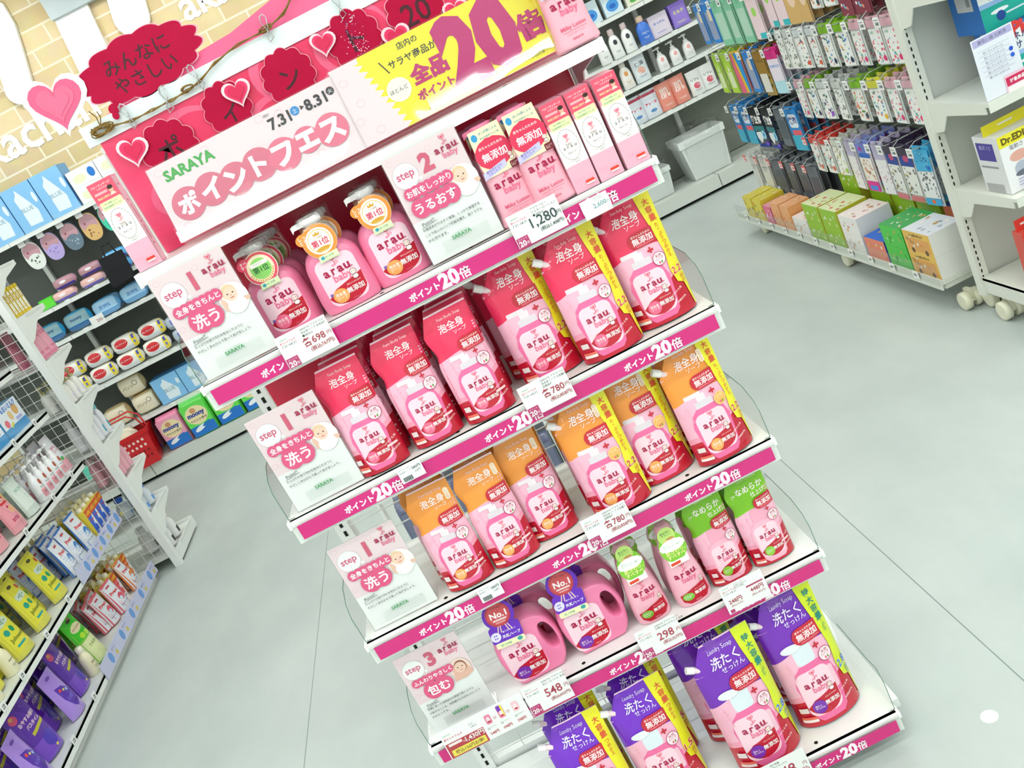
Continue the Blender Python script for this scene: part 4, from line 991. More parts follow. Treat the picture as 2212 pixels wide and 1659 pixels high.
# ---- second shelf
pg, po = make_pump('green'), make_pump('orange')
place(pg, 'pink pump bottle with a red and green award tag', (-.262, .098, SZ[2]+.0005))
place(po, 'pink pump bottle with an orange award tag, middle of the three in front', (-.142, .060, SZ[2]+.0005))
place(po, 'pink pump bottle with an orange award tag beside the step 2 card', (-.036, .070, SZ[2]+.0005), rz=.03)
for i, (x, y, pr, lab) in enumerate(((-.258, .165, pg, 'pink pump bottle behind the one with the red and green tag'), (-.136, .135, po, 'pink pump bottle behind the middle orange tagged one'), (-.030, .145, po, 'pink pump bottle behind the orange tagged one beside the step 2 card'), (-.25, .24, pg, 'pink pump bottle farthest back against the crimson panel, left'))):
    place(pr, lab, (x, y, SZ[2]+.0005))
place(lo, 'pink lotion bottle beside the step 2 card', (.197, .040, SZ[2]+.0005), rz=.08)
place(lo, 'pink lotion bottle next to the baby oil boxes', (.263, .030, SZ[2]+.0005), rz=.05)
place(lo, 'pink lotion bottle standing behind the one beside the step 2 card', (.196, .108, SZ[2]+.0005), rz=.08)
place(lo, 'pink lotion bottle standing behind the one next to the oil boxes', (.262, .100, SZ[2]+.0005), rz=.05)
for i, (x, y, lab) in enumerate(((.322, .008, 'baby oil box at the left of the three in front'), (.370, .006, 'baby oil box in the middle of the three in front'), (.421, .004, 'baby oil box at the right end of the second shelf'),
                              (.322, .046, 'baby oil box behind the left one on the second shelf'), (.370, .044, 'baby oil box behind the middle one on the second shelf'), (.421, .042, 'baby oil box behind the right end one on the second shelf'))):
    place(ob, lab, (x, y, SZ[2]+.0005))
# ---- refill pouches
sm_red = make_pouch('refill_pouch', '', 'pouch', .100, .222, .024, art_small('#f02c5c'), F('#ee3c64'), waist(.1), seed=2)
sm_org = make_pouch('refill_pouch', '', 'pouch', .100, .222, .024, art_small('#f59a3c', disc='#f2a85a', side='しっとり'), F('#e58a3c'), waist(.1), seed=3)
def _art(f):
    A = Art(); f(A); return A
sm_grn = make_pouch('refill_pouch', '', 'pouch', .092, .205, .022, lambda A: A.sub(_art(art_small('#7cc410', kind='soft', disc='#8ccc3a', dtext='なめらか\n仕上げ', head='soft')), lambda x, z: (x*.92, z*.9234)), F('#86c02c'), waist(.092), seed=4)
WL, HL = .124, .245
lg_red = make_pouch('refill_pouch', '', 'pouch', WL, HL, .032, art_large('#f02c5c', '#f3e72c', WL, HL), F('#ee3c64'), corner(WL), spout=((-.046, .204), (-.8, .6)), seed=5)
lg_org = make_pouch('refill_pouch', '', 'pouch', WL, HL, .032, art_large('#f59a3c', '#f3ee2c', WL, HL, disc='#f2a85a', side='しっとり'), F('#e58a3c'), corner(WL), spout=((-.046, .204), (-.8, .6)), seed=6)
WX, HX = .152, .310
lg_pur = make_pouch('refill_pouch', '', 'pouch', WX, HX, .042, art_large('#7426b8', '#d9ea1e', WX, HX, kind='jug', disc='#7a2fae', dtext='洗たく\nせっけん', head=('Laundry Soap', '洗たく', 'せっけん'), big='特大容量', rest='たっぷり', num='2.8', unit='回分', numcol='#1a7ad0', stxt='#0a8a7a', tx='#f2eaff'), F('#7a3ab4'), corner(WX, .5), spout=((-.060, .262), (-.85, .5)), seed=7)
WM, HM = .140, .275
md_pur = make_pouch('refill_pouch', '', 'pouch', WM, HM, .036, art_large('#7426c8', '#f0ea1e', WM, HM, kind='jug', disc='#7a2fae', dtext='洗たく\nせっけん', head=('Laundry Soap', '洗たく', 'せっけん'), big='大容量', rest='つめかえ', num='1.5', unit='回分', numcol='#d8342c', stxt='#e0552a', tx='#f2eaff'), F('#7a3ac4'), corner(WM, .5), spout=((-.058, .236), (-.9, .4)), seed=8)
def pouches(proto, rows, z, group=None):
    for x, y, rz, lean, lab in rows: place(proto, lab, (x, y, z+.0012), rz=rz, rx=-lean)
L = 'red foam soap refill pouch, '
pouches(sm_red, [(-.240, .040, -.05, .06, 'small '+L+'beside the step 1 card'), (-.124, .046, .03, .06, 'small '+L+'middle of the front three'), (-.014, .036, .04, .05, 'small '+L+'right of the front three'),
    (-.236, .092, -.05, .06, 'small '+L+'second in the file by the step 1 card'), (-.118, .098, .03, .06, 'small '+L+'second in the middle file'), (-.012, .090, .02, .06, 'small '+L+'second in the right file'),
    (-.232, .145, .02, .05, 'small '+L+'third in the file by the step 1 card'), (-.116, .150, .03, .05, 'small '+L+'third in the middle file'), (-.006, .142, .04, .05, 'small '+L+'third in the right file'),
    (-.226, .198, .0, .04, 'small '+L+'last in the file by the step 1 card'), (-.112, .204, .0, .04, 'small '+L+'last in the middle file')], SZ[3])
pouches(lg_red, [(.128, .078, .05, .04, 'large '+L+'left of the three with yellow stripes'), (.246, .040, .02, .05, 'large '+L+'middle of the three with yellow stripes'), (.368, .066, -.03, .06, 'large '+L+'at the right end of the third shelf'),
    (.112, .158, .05, .03, 'large '+L+'behind the left one with a yellow stripe'), (.236, .108, .02, .03, 'large '+L+'behind the middle one with a yellow stripe'), (.360, .135, -.03, .03, 'large '+L+'behind the right end one'),
    (.232, .178, .02, .02, 'large '+L+'farthest back in the middle file')], SZ[3])
L = 'orange foam soap refill pouch, '
pouches(sm_org, [(-.208, .042, -.04, .08, 'small '+L+'beside the step 1 card'), (-.104, .044, .03, .07, 'small '+L+'middle of the front three'), (-.013, .070, .02, .06, 'small '+L+'right of the front three'),
    (-.224, .100, -.12, .10, 'small '+L+'second in the left file'), (-.100, .098, .03, .07, 'small '+L+'second in the middle file'), (-.010, .124, .02, .05, 'small '+L+'second in the right file'),
    (-.226, .158, -.03, .06, 'small '+L+'third in the left file'), (-.098, .152, .0, .05, 'small '+L+'third in the middle file'), (-.010, .178, .0, .04, 'small '+L+'third in the right file')], SZ[4])
pouches(lg_org, [(.132, .040, -.02, .05, 'large '+L+'left of the three with yellow stripes'), (.240, .076, .03, .05, 'large '+L+'middle of the three with yellow stripes'), (.362, .042, .12, .07, 'large '+L+'at the right end of the fourth shelf'),
    (.128, .110, -.02, .03, 'large '+L+'behind the left one with a yellow stripe'), (.238, .148, .03, .03, 'large '+L+'behind the middle one with a yellow stripe'), (.358, .120, .08, .04, 'large '+L+'behind the right end one')], SZ[4])
# ---- fifth shelf
jg, sf = make_jug(), make_softener()
for x, y, rz, lab in ((-.176, .075, .03, 'pink laundry soap jug nearest the step 3 card'), (-.032, .072, .04, 'pink laundry soap jug beside the softener bottles'), (-.160, .160, .05, 'pink laundry soap jug behind the one nearest the step 3 card'), (-.018, .155, .06, 'pink laundry soap jug behind the one beside the softener bottles')):
    place(jg, lab, (x, y, SZ[5]+.0008), rz=rz)
for x, y, rz, lab in ((.088, .062, .03, 'pale pink softener bottle with a green tag, next to the jugs'), (.180, .052, .03, 'pale pink softener bottle with a green tag, next to the green pouches'), (.092, .135, .03, 'pale pink softener bottle behind the one next to the jugs'), (.176, .120, .03, 'pale pink softener bottle behind the one next to the green pouches')):
    place(sf, lab, (x, y, SZ[5]+.0008), rz=rz, scale=(1.06, 1.06, 1.05))
L = 'green topped softener refill pouch, '
pouches(sm_grn, [(.272, .056, .02, .05, L+'left of the front pair'), (.368, .052, .02, .05, L+'right of the front pair'), (.270, .112, .02, .04, L+'second in the left file'), (.366, .108, .02, .04, L+'second in the right file'), (.268, .166, .0, .03, L+'third in the left file'), (.364, .164, .0, .03, L+'third in the right file')], SZ[5])
# ---- base shelf
L = 'purple laundry soap refill pouch, '
pouches(lg_pur, [(.176, -.014, .10, .06, 'extra large '+L+'with a lime stripe, nearest the front'), (.338, .020, .14, .08, 'extra large '+L+'with a lime stripe, at the right end'), (.150, .105, .10, .05, 'extra large '+L+'behind the front lime striped one'), (.312, .118, .10, .04, 'extra large '+L+'behind the right end one'),
    (.230, .210, .1, .03, 'extra large '+L+'farthest back near the grid')], SZ[6])
pouches(md_pur, [(-.180, -.012, .02, .16, 'large '+L+'lowest at the left with a white spout'), (-.030, .020, .06, .06, 'large '+L+'right of the one with the white spout'), (-.180, .095, .03, .05, 'large '+L+'behind the one with the white spout'), (-.020, .112, .06, .03, 'large '+L+'behind the right one of the left group')], SZ[6])
# ---- price tags
price_tag('white price tag reading 698 yen in front of the first pump bottle', -.243, -.020, 1.312, .098, .060, '各698', '767', 'SARAYA アラウ.ベビー|泡全身ソープ 本体各種|●450ml')
price_tag('large white price tag reading 1,280 yen below the lotion bottles', .212, -.020, 1.316, .096, .060, '1,280', '1,408', 'アラウ.ベビー|ミルキーローション|●300ml', color='#1d3a40', size=1.25)
price_tag('pale blue price tag reading 2,600 yen below the baby oil boxes', .318, -.018, 1.306, .052, .034, '2,600', None, 'アラウベビー|ベビーオイル', color='#6a9aa8', point=False)
price_tag('white price tag reading 780 yen below the large red pouches', .093, -.016, 1.022, .095, .062, '各780', '858', 'SARAYA アラウ.ベビー|泡全身ソープ 大容量たっぷり|詰替各種')
price_tag('white price tag reading 780 yen below the orange pouches', .085, -.018, .724, .096, .060, '各780', '858', 'SARAYA アラウ.ベビー|泡全身ソープ 大容量たっぷり|詰替各種')
price_tag('white price tag reading 548 yen below the laundry jugs', -.179, -.028, .447, .094, .066, '548', '602', 'SARAYA アラウ.ベビー|洗たくせっけん 本体')
price_tag('white price tag reading 298 yen below the softener bottles', .076, -.028, .447, .092, .062, '298', '327', 'SARAYA アラウ.ベビー|衣類のなめらか仕上げ 本体')
def double_tag():
    t = thing('price_tag', 'white price tag reading 248 and 448 yen below the green pouches', 'price tag', (.270, -.030, .452), rx=-.12); w, h = .094, .062
    A = Art(); A.rect(P('#ffffff'), -w/2, w/2, 0, h); A.text(P('#2a3438'), 'アラウ.ベビー\n衣類のなめらか\n仕上げ詰替', -w*.02, h*.84, w=w*.30)
    A.text(P('#3a9a5a'), 'SARAYA', -w*.36, h*.90, w=w*.14); A.text(P('#e0557a'), 'ポイントフェス', -w*.30, h*.80, w=w*.3, bold=.03); A.text(P('#55606a'), '7.31→8.31', -w*.30, h*.70, w=w*.28)
    A.rrect(P('#c0386a'), w*.06, w*.46, h*.60, h*.66, h*.028); A.text(P('#b5244a'), '448円', w*.27, h*.46, w=w*.30, bold=.02); A.text(P('#b5244a'), '(税込492円)', w*.27, h*.28, w=w*.32)
    A.text(P('#b5244a'), '248円', -w*.26, h*.40, w=w*.30, bold=.02); A.text(P('#b5244a'), '(税込272円)', -w*.26, h*.24, w=w*.28); A.rect(P('#c21a72'), -w*.46, -w*.36, h*.02, h*.14)
    MB().box(-w/2, w/2, 0, .0006, 0, h, P('#fbfcfc')).art(A, flat_front()).build('paper', t, fix=False)
    MB().box(-w/2-.001, w/2+.001, -.0022, -.0012, -.001, h+.001, 'clear').build('clear_sleeve', t)
    t = thing('price_tag', 'wide white set price sheet with a red 1,430 yen panel', 'price tag', (-.322, -.030, .444), rx=-.12); w, h = .186, .066
    A = Art(); A.rect(P('#ffffff'), -w/2, w/2, 0, h); A.rect(P('#c02a3c'), -w*.49, -w*.03, 0.0, h*.52)
    A.text(P('#3a9a5a'), 'SARAYA', -w*.43, h*.80, w=w*.09); A.text(P('#e0557a'), 'ポイントフェス', -w*.37, h*.67, w=w*.22, bold=.04); A.text(P('#55606a'), '7.31\n→8.31', -w*.12, h*.74, w=w*.08)
    A.rrect(P('#fbe9ea'), -w*.46, -w*.30, h*.40, h*.49, .001); A.text(P('#ffffff'), '1,430円', -w*.15, h*.40, w=w*.22, bold=.02); A.text(P('#ffdfe0'), '税込', -w*.27, h*.38, w=w*.045)
    A.rrect(P('#f2e24a'), -w*.46, -w*.05, h*.04, h*.26, .002); A.text(P('#7a1a10'), '税込156円お得!', -w*.25, h*.15, w=w*.34, bold=.015)
    for cx, pr, nm, k in ((.06, '548円', '洗たくせっけん\n本体', 0), (.22, '598円', '洗たくせっけん\n詰替', 1), (.39, '298円', 'なめらか仕上げ\n本体', 2)):
        A.rrect(P('#f283aa') if k < 2 else P('#f9c6d2'), w*(cx-.035), w*(cx+.035), h*.50, h*(.82 if k != 1 else .92), .003)
        if k == 1: A.rect(P('#7426b8'), w*(cx-.03), w*(cx+.01), h*.74, h*.93); A.rect(P('#f0ea1e'), w*(cx+.012), w*(cx+.03), h*.55, h*.93)
        A.ell(P('#fbe3ea'), w*cx, h*.66, w*.02, h*.09); A.ell(P('#c4122f'), w*cx, h*.58, w*.02, h*.03); A.text(P('#3a3a40'), nm, w*cx, h*.36, w=w*.11); A.text(P('#c0304a'), pr, w*cx, h*.18, w=w*.10, bold=.015)
        if k < 2: A.ring(P('#c0304a'), w*(cx+.075), h*.62, .003, .003, .0008, 14)
    MB().box(-w/2, w/2, 0, .0006, 0, h, P('#fbfcfc')).art(A, flat_front()).build('paper', t, fix=False)
    MB().box(-w/2-.001, w/2+.001, -.0022, -.0012, -.001, h+.001, 'clear').build('clear_sleeve', t)
double_tag()
price_tag('large white price tag reading 848 yen at the bottom of the base shelf', .160, -.096, .060, .150, .066, '848', '932', '特大容量|洗たくせっけん', point=False, size=1.3)
shelf_tag('small barcoded shelf tag reading 580 yen below the red pouches', -.198, -.014, 1.020)
shelf_tag('small barcoded shelf tag reading 580 yen below the orange pouches', -.180, -.014, .722)
# ================================================================== plain goods for the surrounding shelves (all face -y)
def gbottle(name, body, cap, H, R, kind='pump', band=None, text=None, tcol='#5a6a8a', sy=.8, top=None, pw=2.3):
    t = thing(name, 'plain '+name.replace('_', ' ')+' on a shelf', 'bottle')
    sh = H*(.70 if kind == 'pump' else .80)
    L = Loft(smooth_prof([(0, R*.9, R*.9*sy), (H*.02, R, R*sy), (sh*.3, R*.98, R*.98*sy), (sh*.72, R*.92, R*.92*sy), (sh*.92, R*.6, R*.6*sy), (sh, R*.34, R*.34)], 3), pw)
    b = MB(); L.body(b, G(body, .25), 18); b.build('body', t)
    b = MB()
    if kind == 'pump':
        b.lathe([(sh-.002, R*.42), (sh+H*.07, R*.42), (sh+H*.075, R*.14), (H*.93, R*.14)], G(cap), n=14); b.lathe([(H*.92, R*.35), (H*.94, R*.45), (H*.985, R*.42), (H, R*.2)], G(cap), n=14)
        b.rings([[(-.004, -.006, H*.93), (-.004, .006, H*.93), (-.004, .006, H*.975), (-.004, -.006, H*.975)], [(-R*1.0, -.004, H*.92), (-R*1.0, .004, H*.92), (-R*1.0, .004, H*.96), (-R*1.0, -.004, H*.96)]], G(cap), smooth=False)
        b.build('pump_head', t)
    else: b.lathe([(sh-.002, R*.42), (sh+.002, R*.52), (H*.98, R*.48), (H, R*.34)], G(cap), n=16); b.build('cap', t)
    A = Art()
    if band: A.rect(P(band), -R*.72, R*.72, sh*.12, sh*.42)
    if top: A.ell(P(top), 0, sh*.68, R*.34, R*.42)
    if text: A.text(P(tcol), text, 0, sh*.5, w=R*1.1, bold=.02)
    A.rect(P(tcol), -R*.4, R*.4, sh*.30, sh*.315); A.rect(P(tcol), -R*.3, R*.3, sh*.25, sh*.262)
    MB().art(A, L.front, .009).build('front_print', t, fix=False)
    return t
def gbox(name, w, h, d, side, art, top=None, tab=None):
    t = thing(name, 'plain '+name.replace('_', ' ')+' on a shelf', 'box')
    b = MB(); b.box(-w/2, w/2, 0, d, 0, h, P(side, rough=.35)); 
    if tab: b.box(-w/2, w/2, d*.5-.0006, d*.5+.0006, h, h+tab[0], P(tab[1])); b.box(-w*.16, w*.16, d*.5-.0008, d*.5+.0008, h+tab[0]*.45, h+tab[0]*.6, P('#f3f3ee'))
    b.build('carton', t)
    A = Art(); art(A, w, h); b = MB(); b.art(A, flat_front())
    if top: A2 = Art(); top(A2, w, d); b.art(A2, lambda x, z, o: (x, z, h+o))
    b.build('print', t, fix=False)
    return t
def gpouch(name, W, H, D, col, art, seed=1, hole=False, outline={}):
    p = Pouch(W, H, D, seed=seed, **outline); t = thing(name, name, 'pouch')
    b = MB(); p.shell(b, F(col), 12, 14); b.build('pouch_body', t)
    A = Art(); art(A, W, H)
    if hole: A.ell(P('#4a4a20' if hole is True else hole), 0, H*.88, W*.13, H*.03)
    MB().art(A, p.front, .012, True).build('printed_front', t, fix=False); return t
def gpillow(name, w, h, d, col, art, ends=None, n=10):
    """soft pack lying on its long side, crimped at both ends"""
    t = thing(name, name, 'pack')
    def R(u):
        q = abs(u); return (1-q**4)**.5 if q < 1 else 0
    b = MB(); rs = []
    for i in range(n+1):
        u = -1+2*i/n; k = max(.04, R(u)); rs.append([(w/2*u, d/2*k*math.copysign(abs(cos(a))**.7, cos(a))+d/2, h/2*(.25+.75*k)*math.copysign(abs(sin(a))**.7, sin(a))+h/2) for a in [2*pi*j/16 for j in range(16)]])
    b.rings(rs, F(col)); b.build('wrapper', t)
    A = Art(); art(A, w, h)
    def fr(x, z, o):
        u = max(-1, min(1, x/(w/2))); k = max(.04, R(u)); hh = h/2*(.25+.75*k); q = max(-.97, min(.97, (z-h/2)/hh)); c = (1-abs(q)**(2/.7))**(.35)
        return (x, d/2-d/2*k*c-o-.0012, h/2+q*hh)
    b = MB(); b.art(A, fr, .012, True); b.build('printed_front', t, fix=False); return t
def gbag(name, w, h, d, col, art, top=None):
    """square-shouldered soft pack of nappies or pads"""
    t = thing(name, name, 'pack'); b = MB(); rs = []
    for z, k in ((0, .93), (.02, 1), (.5, 1.03), (.88, .98), (.95, .9), (.97, .55), (1.0, .12)):
        rs.append([(w/2*k*math.copysign(abs(cos(a))**.35, cos(a)) if z < .95 else w/2*(k if z < .96 else .9)*math.copysign(abs(cos(a))**.35, cos(a)), d/2+d/2*k*math.copysign(abs(sin(a))**.35, sin(a)), h*z) for a in [2*pi*(j+.5)/20 for j in range(20)]])
    b.rings(rs, F(col)); b.build('wrapper', t)
    A = Art(); art(A, w, h); MB().art(A, lambda x, z, o: (x, -.0015-o-.03*d, z)).build('printed_front', t, fix=False); return t
def gbags_text(main, *rest):
    def f(A, w, h):
        for m in rest: A.rect(P(m[0]), -w*.45, w*.45, h*m[1], h*m[2])
        A.ell(P('#f3e3b4'), 0, h*.58, w*.40, h*.26); A.ell(P('#d29a72'), -w*.05, h*.72, w*.11, w*.10)
        A.text(P('#1f3f9a'), main, 0, h*.58, w=w*.62, bold=.05); A.text(P('#4a4a4a'), 'やわらか素材', 0, h*.45, w=w*.62, bold=.01); A.ell(P('#f4f8fb'), -w*.1, h*.22, w*.24, h*.06, rot=.3); A.ell(P('#2a7ac8'), w*.16, h*.27, w*.18, h*.04, rot=.3)
    return f
def spots(seed, n, cols, x0, x1, z0, z1, r):
    rnd = random.Random(seed)
    def f(A, *_):
        for k in range(n): A.ell(P(rnd.choice(cols)), rnd.uniform(x0, x1), rnd.uniform(z0, z1), r*rnd.uniform(.5, 1.3), r*rnd.uniform(.5, 1.3), 7, rot=rnd.uniform(0, 3))
    return f
def ghang(name, w, h, head, body, art, d=.012, cat='pack'):
    """pack that hangs from a hook: origin at the hook hole, a printed card head over a clear pocket"""
    t = thing(name, name, cat); hh = .028
    b = MB()
    for q in ((-w/2, w/2, -h*.16-hh*.2, -.0015), (-w/2, w/2, .0085, hh*.45), (-w/2, -.006, -.0015, .0085), (.006, w/2, -.0015, .0085)): b.box(q[0], q[1], -.0008, .0008, q[2], q[3], P(head))
    b.build('header_card', t)
    rs = []
    for k, q in ((0, .9), (.25, 1), (.85, 1), (1, .7)):
        z = -h*.13-(h*.87)*k; rs.append([(w*.48*math.copysign(abs(cos(a))**.4, cos(a)), d/2*q*sin(a), z) for a in [2*pi*j/12 for j in range(12)]])
    b = MB(); b.rings(rs, mat('pocket_'+body.lstrip('#'), body, rough=.25, coat=.5)); b.build('pocket', t)
    A = Art(); art(A, w, h); MB().art(A, lambda x, z, o: (x, -d/2-.001-o, z)).build('printed_front', t, fix=False)
    return t
def riser(g, x0, y0, y1, z, h, face, tags=6, col='clear'):
    """clear front strip along a shelf running in y, with small price labels; face is +1 towards +x or -1"""
    b = MB(); b.box(x0-.001, x0+.001, y0, y1, z, z+h, col); b.build('clear_riser', g)

# ================================================================== left gondola, its shelves facing +x
FX = -2.075
def left_gondola():
    g = thing('left_gondola', 'white gondola at the left whose long shelves run away from the viewer', 'shelf unit')
    wm = 'white_metal'; y0, y1 = .55, 3.06
    for i, z in enumerate((.075, .405, .735, 1.035, 1.285, 1.60)):
        b = MB(); xb = -2.55; fx = FX if i < 4 else FX-.03*(i-3)
        b.box(xb, fx, y0, y1, z-.012, z, wm); b.box(fx-.004, fx, y0, y1, z-.034, z+.004, wm)
        if i == 0: b.box(xb, fx-.03, y0, y1, .0, z-.012, wm)
        b.build('shelf', g)
        b = MB(); b.box(fx+.001, fx+.002, y0, y1, z-.002, z+.055, 'clear'); b.build('clear_riser', g)
        n = 9 if i < 2 else 7
        for k in range(n):
            y = y0+.35+(y1-y0-.5)*k/(n-1)+.03*((k*7) % 3-1); b = MB(); b.box(fx+.003, fx+.0045, y-.018, y+.018, z-.012, z+.018, P('#f4f6f4'))
            A = Art(); A.text(P('#3a4246'), '298', 0, .004, w=.018, bold=.02); A.rect(P('#3a4246'), -.012, .008, -.006, -.003); b.art(A, lambda x, zz, o: (fx+.0046+o, y+x, z+zz)); b.build('shelf_label', g, fix=False)
    for z, ya, yb in ((.075, 2.06, 3.04), (.405, 2.36, 3.04)):
        A = Art(); A.rect(P('#c9cbe8'), ya, yb, z-.03, z+.04)
        for k in range(5): y = ya+.12+k*(yb-ya)/5.2; A.ell(P('#6f9fe0'), y, z+.006, .022, .026); A.ell(P('#d8c860'), y+.07, z-.008, .012, .012); A.text(P('#6a70a8'), '赤ちゃん', y+.06, z+.022, w=.05)
        MB().art(A, lambda y, zz, o: (FX+.006+o, y, zz)).box(FX+.0035, FX+.0058, ya, yb, z-.03, z+.04, P('#d6d7ee')).build('promotion_strip', g, fix=False)
    b = MB()
    for y in (.6, 1.5, 2.4): b.box(-2.575, -2.545, y-.015, y+.015, 0, 1.9, wm)
    b.build('upright', g)
    gr = mat('grey_back', '#8f948d', rough=.7)
    b = MB(); b.box(-2.566, -2.556, .6, 3.04, .08, 1.9, gr); b.build('back_panel', g)
    e = thing('end_gondola', 'white end unit with bracket shelves and a wire grid closing the left gondola', 'shelf unit')
    b = MB(); b.box(-2.00, -1.962, 3.085, 3.125, 0, 2.3, wm); b.build('upright', e)
    b = MB(); b.box(-2.90, -2.862, 3.085, 3.125, 0, 2.3, wm); b.build('upright', e)
    b = MB()
    for k in range(18): x = -2.87+k*.05; b.tube([(x, 3.10, .08), (x, 3.10, 2.2)], .0016, 'wire_white', 4)
    for k in range(42): z = .09+k*.05; b.tube([(-2.87, 3.103, z), (-1.99, 3.103, z)], .0016, 'wire_white', 4)
    b.build('wire_grid', e)
    for i, z in enumerate((.065, .30, .525, .735, .975, 1.228, 1.467, 1.72)):
        b = MB(); yt = 3.50 if i else 3.56
        b.box(-2.86, -1.965, 3.126, yt-.02, z-.012, z-.004, wm); b.box(-2.86, -1.965, yt-.02, yt, z-.014, z+.012, wm); b.build('shelf', e)
        b = MB(); b.prism([(3.126, z+.012), (yt, z+.012), (yt, z-.012), (3.30, z-.05), (3.17, z-.11), (3.126, z-.12)] if i else [(3.126, z+.012), (yt, z+.012), (yt, .015), (3.126, .015)], -1.966, -1.960, wm, axis='x')
        b.box(-1.960, -1.9585, 3.22, yt-.05, z-.002, z+.010, P('#dfe3de')); b.build('bracket', e)
left_gondola()

W_, K_ = '#f4f6f6', '#2a3038'
def a_simple(bg, col, text, tcol='#ffffff', blob=None):
    def f(A, W, H):
        A.rrect(P(bg), -W*.42, W*.42, H*.10, H*.86, W*.06)
        if blob: A.ell(P(blob), 0, H*.38, W*.24, H*.13)
        A.text(P(tcol), text, 0, H*.62, w=W*.6, bold=.03); A.rect(P(tcol), -W*.26, W*.26, H*.2, H*.215); A.rect(P(tcol), -W*.2, W*.2, H*.165, H*.178)
    return f
def left_goods():
    def yel(A, W, H):
        A.rect(P('#e3dc3c'), -W*.48, W*.48, H*.02, H*.96); A.rrect(P('#cfe0d0'), -W*.3, W*.3, H*.60, H*.72, W*.08); A.text(P('#3a7a50'), 'ベビー', 0, H*.66, w=W*.4, bold=.03)
        A.ell(P('#1fa08a'), -W*.22, H*.48, W*.10, W*.10); A.ell(P('#1f9a5a'), W*.05, H*.48, W*.10, W*.10); A.text(P('#6a7a10'), "Johnson's", 0, H*.32, w=W*.66, bold=.03); A.rect(P('#1fa5a0'), -W*.3, W*.1, H*.18, H*.22); A.ell(P('#c8303a'), W*.3, H*.8, W*.07, H*.05)
    def pur(A, W, H):
        A.rect(P('#5a20a8'), -W*.48, W*.48, H*.30, H*.99); A.rect(P('#7a46c8'), -W*.46, W*.46, H*.02, H*.30); A.ell(P('#d84a7a'), -W*.27, H*.76, W*.13, W*.12); A.ell(P('#d0a060'), -W*.29, H*.79, W*.06, W*.05)
        A.text(P('#e9c8dc'), 'おやすみ前の', W*.05, H*.64, w=W*.7, bold=.05); A.text(P('#e9c8dc'), 'バスタイム', W*.08, H*.54, w=W*.55, bold=.05); A.poly(P('#c8c030'), [(-W*.2, H*.40), (W*.42, H*.45), (W*.42, H*.5), (-W*.2, H*.45)])
        A.ell(P('#4a2ab8'), W*.1, H*.22, W*.22, H*.12); A.ell(P('#e8d860'), W*.1, H*.08, W*.05, H*.02)
        for x, z in ((-.3, .9), (0, .85), (.3, .9), (-.1, .95), (.2, .8)): A.ell(P('#c8b0f0'), x*W, z*H, W*.015, W*.015, 6)
    def lil(A, W, H):
        A.poly(P('#5214b0'), [(0, H*.12), (W*.32, H*.24), (W*.34, H*.46), (W*.1, H*.62), (-W*.28, H*.68), (-W*.26, H*.4), (-W*.14, H*.2)]); A.ell(P('#e8404a'), -W*.14, H*.58, W*.06, W*.06); A.ell(P('#e8d050'), W*.02, H*.54, W*.06, W*.04); A.ell(P('#a8d0f8'), W*.16, H*.5, W*.06, W*.05); A.text(P('#8a7ae8'), 'SLEEP', 0, H*.36, w=W*.36); A.rect(P('#3a0a80'), -W*.05, W*.25, H*.22, H*.25)
    def grn(A, W, H):
        A.rect(P('#38c81e'), -W*.48, W*.48, H*.5, H*.98); A.rect(P('#e3ecb0'), -W*.46, W*.46, H*.02, H*.46); A.ell(P('#f0e8b8'), 0, H*.72, W*.34, H*.08); A.text(P('#c03a5a'), 'ベビーせっけん', 0, H*.72, w=W*.56, bold=.02); A.ell(P('#b8e830'), -W*.1, H*.55, W*.14, H*.05); A.ell(P('#b8e830'), W*.2, H*.53, W*.14, H*.05); A.text(P('#7a8a30'), 'うるおい', 0, H*.34, w=W*.5, bold=.02); A.ell(P('#c84a7a'), W*.1, H*.9, W*.07, H*.03)
    def pig(c):
        def f(A, W, H):
            A.rect(P('#e9eef6'), -W*.47, W*.47, H*.02, H*.97); A.text(P('#d8303a'), 'Pigeon', -W*.02, H*.62, w=W*.56, bold=.04); A.ell(P(c), W*.1, H*.40, W*.22, H*.12); A.ell(P('#cfe4f6'), W*.02, H*.36, W*.12, H*.06); A.rect(P('#c84a5a'), -W*.2, W*.12, H*.82, H*.87); A.text(P('#4a6a9a'), 'Baby 洗たく洗剤', 0, H*.2, w=W*.6)
        return f
    def pigbox(c):
        def f(A, w, h):
            A.rect(P('#f2f4f8'), -w/2, w/2, 0, h); A.poly(P(c), [(-w/2, 0), (-w/2, h*.8), (w*.4, h*.8), (w*.05, h*.45), (-w*.1, 0)]); A.rect(P('#e0501e'), -w/2, w/2, h*.74, h); A.text(P('#f8c832'), '1.62倍', 0, h*.87, w=w*.8, bold=.05); A.text(P('#d8303a'), 'Pigeon', w*.05, h*.60, w=w*.6, bold=.03); A.ell(P(c), w*.12, h*.32, w*.2, h*.12); A.text(P('#5a6a8a'), '詰替用', w*.1, h*.12, w=w*.4)
        return f
    def pinkp(A, W, H):
        A.rect(P('#f3a0ae'), -W*.47, W*.47, H*.02, H*.97); A.rect(P('#eec040'), W*.28, W*.48, H*.1, H*.99); A.rect(P('#d8303a'), -W*.2, W*.26, H*.58, H*.74); A.text(P('#ffe9e0'), '無添加', W*.02, H*.66, w=W*.36, bold=.03); A.text(P('#b0203a'), '+', 0, H*.5, w=W*.1, bold=.05); A.ell(P('#f2b890'), W*.1, H*.42, W*.14, W*.14); A.text(P('#c83a6a'), 'arau', -W*.1, H*.24, w=W*.4, bold=.02); A.text(P('#a85a20'), '2', W*.38, H*.3, w=W*.08, bold=.03)
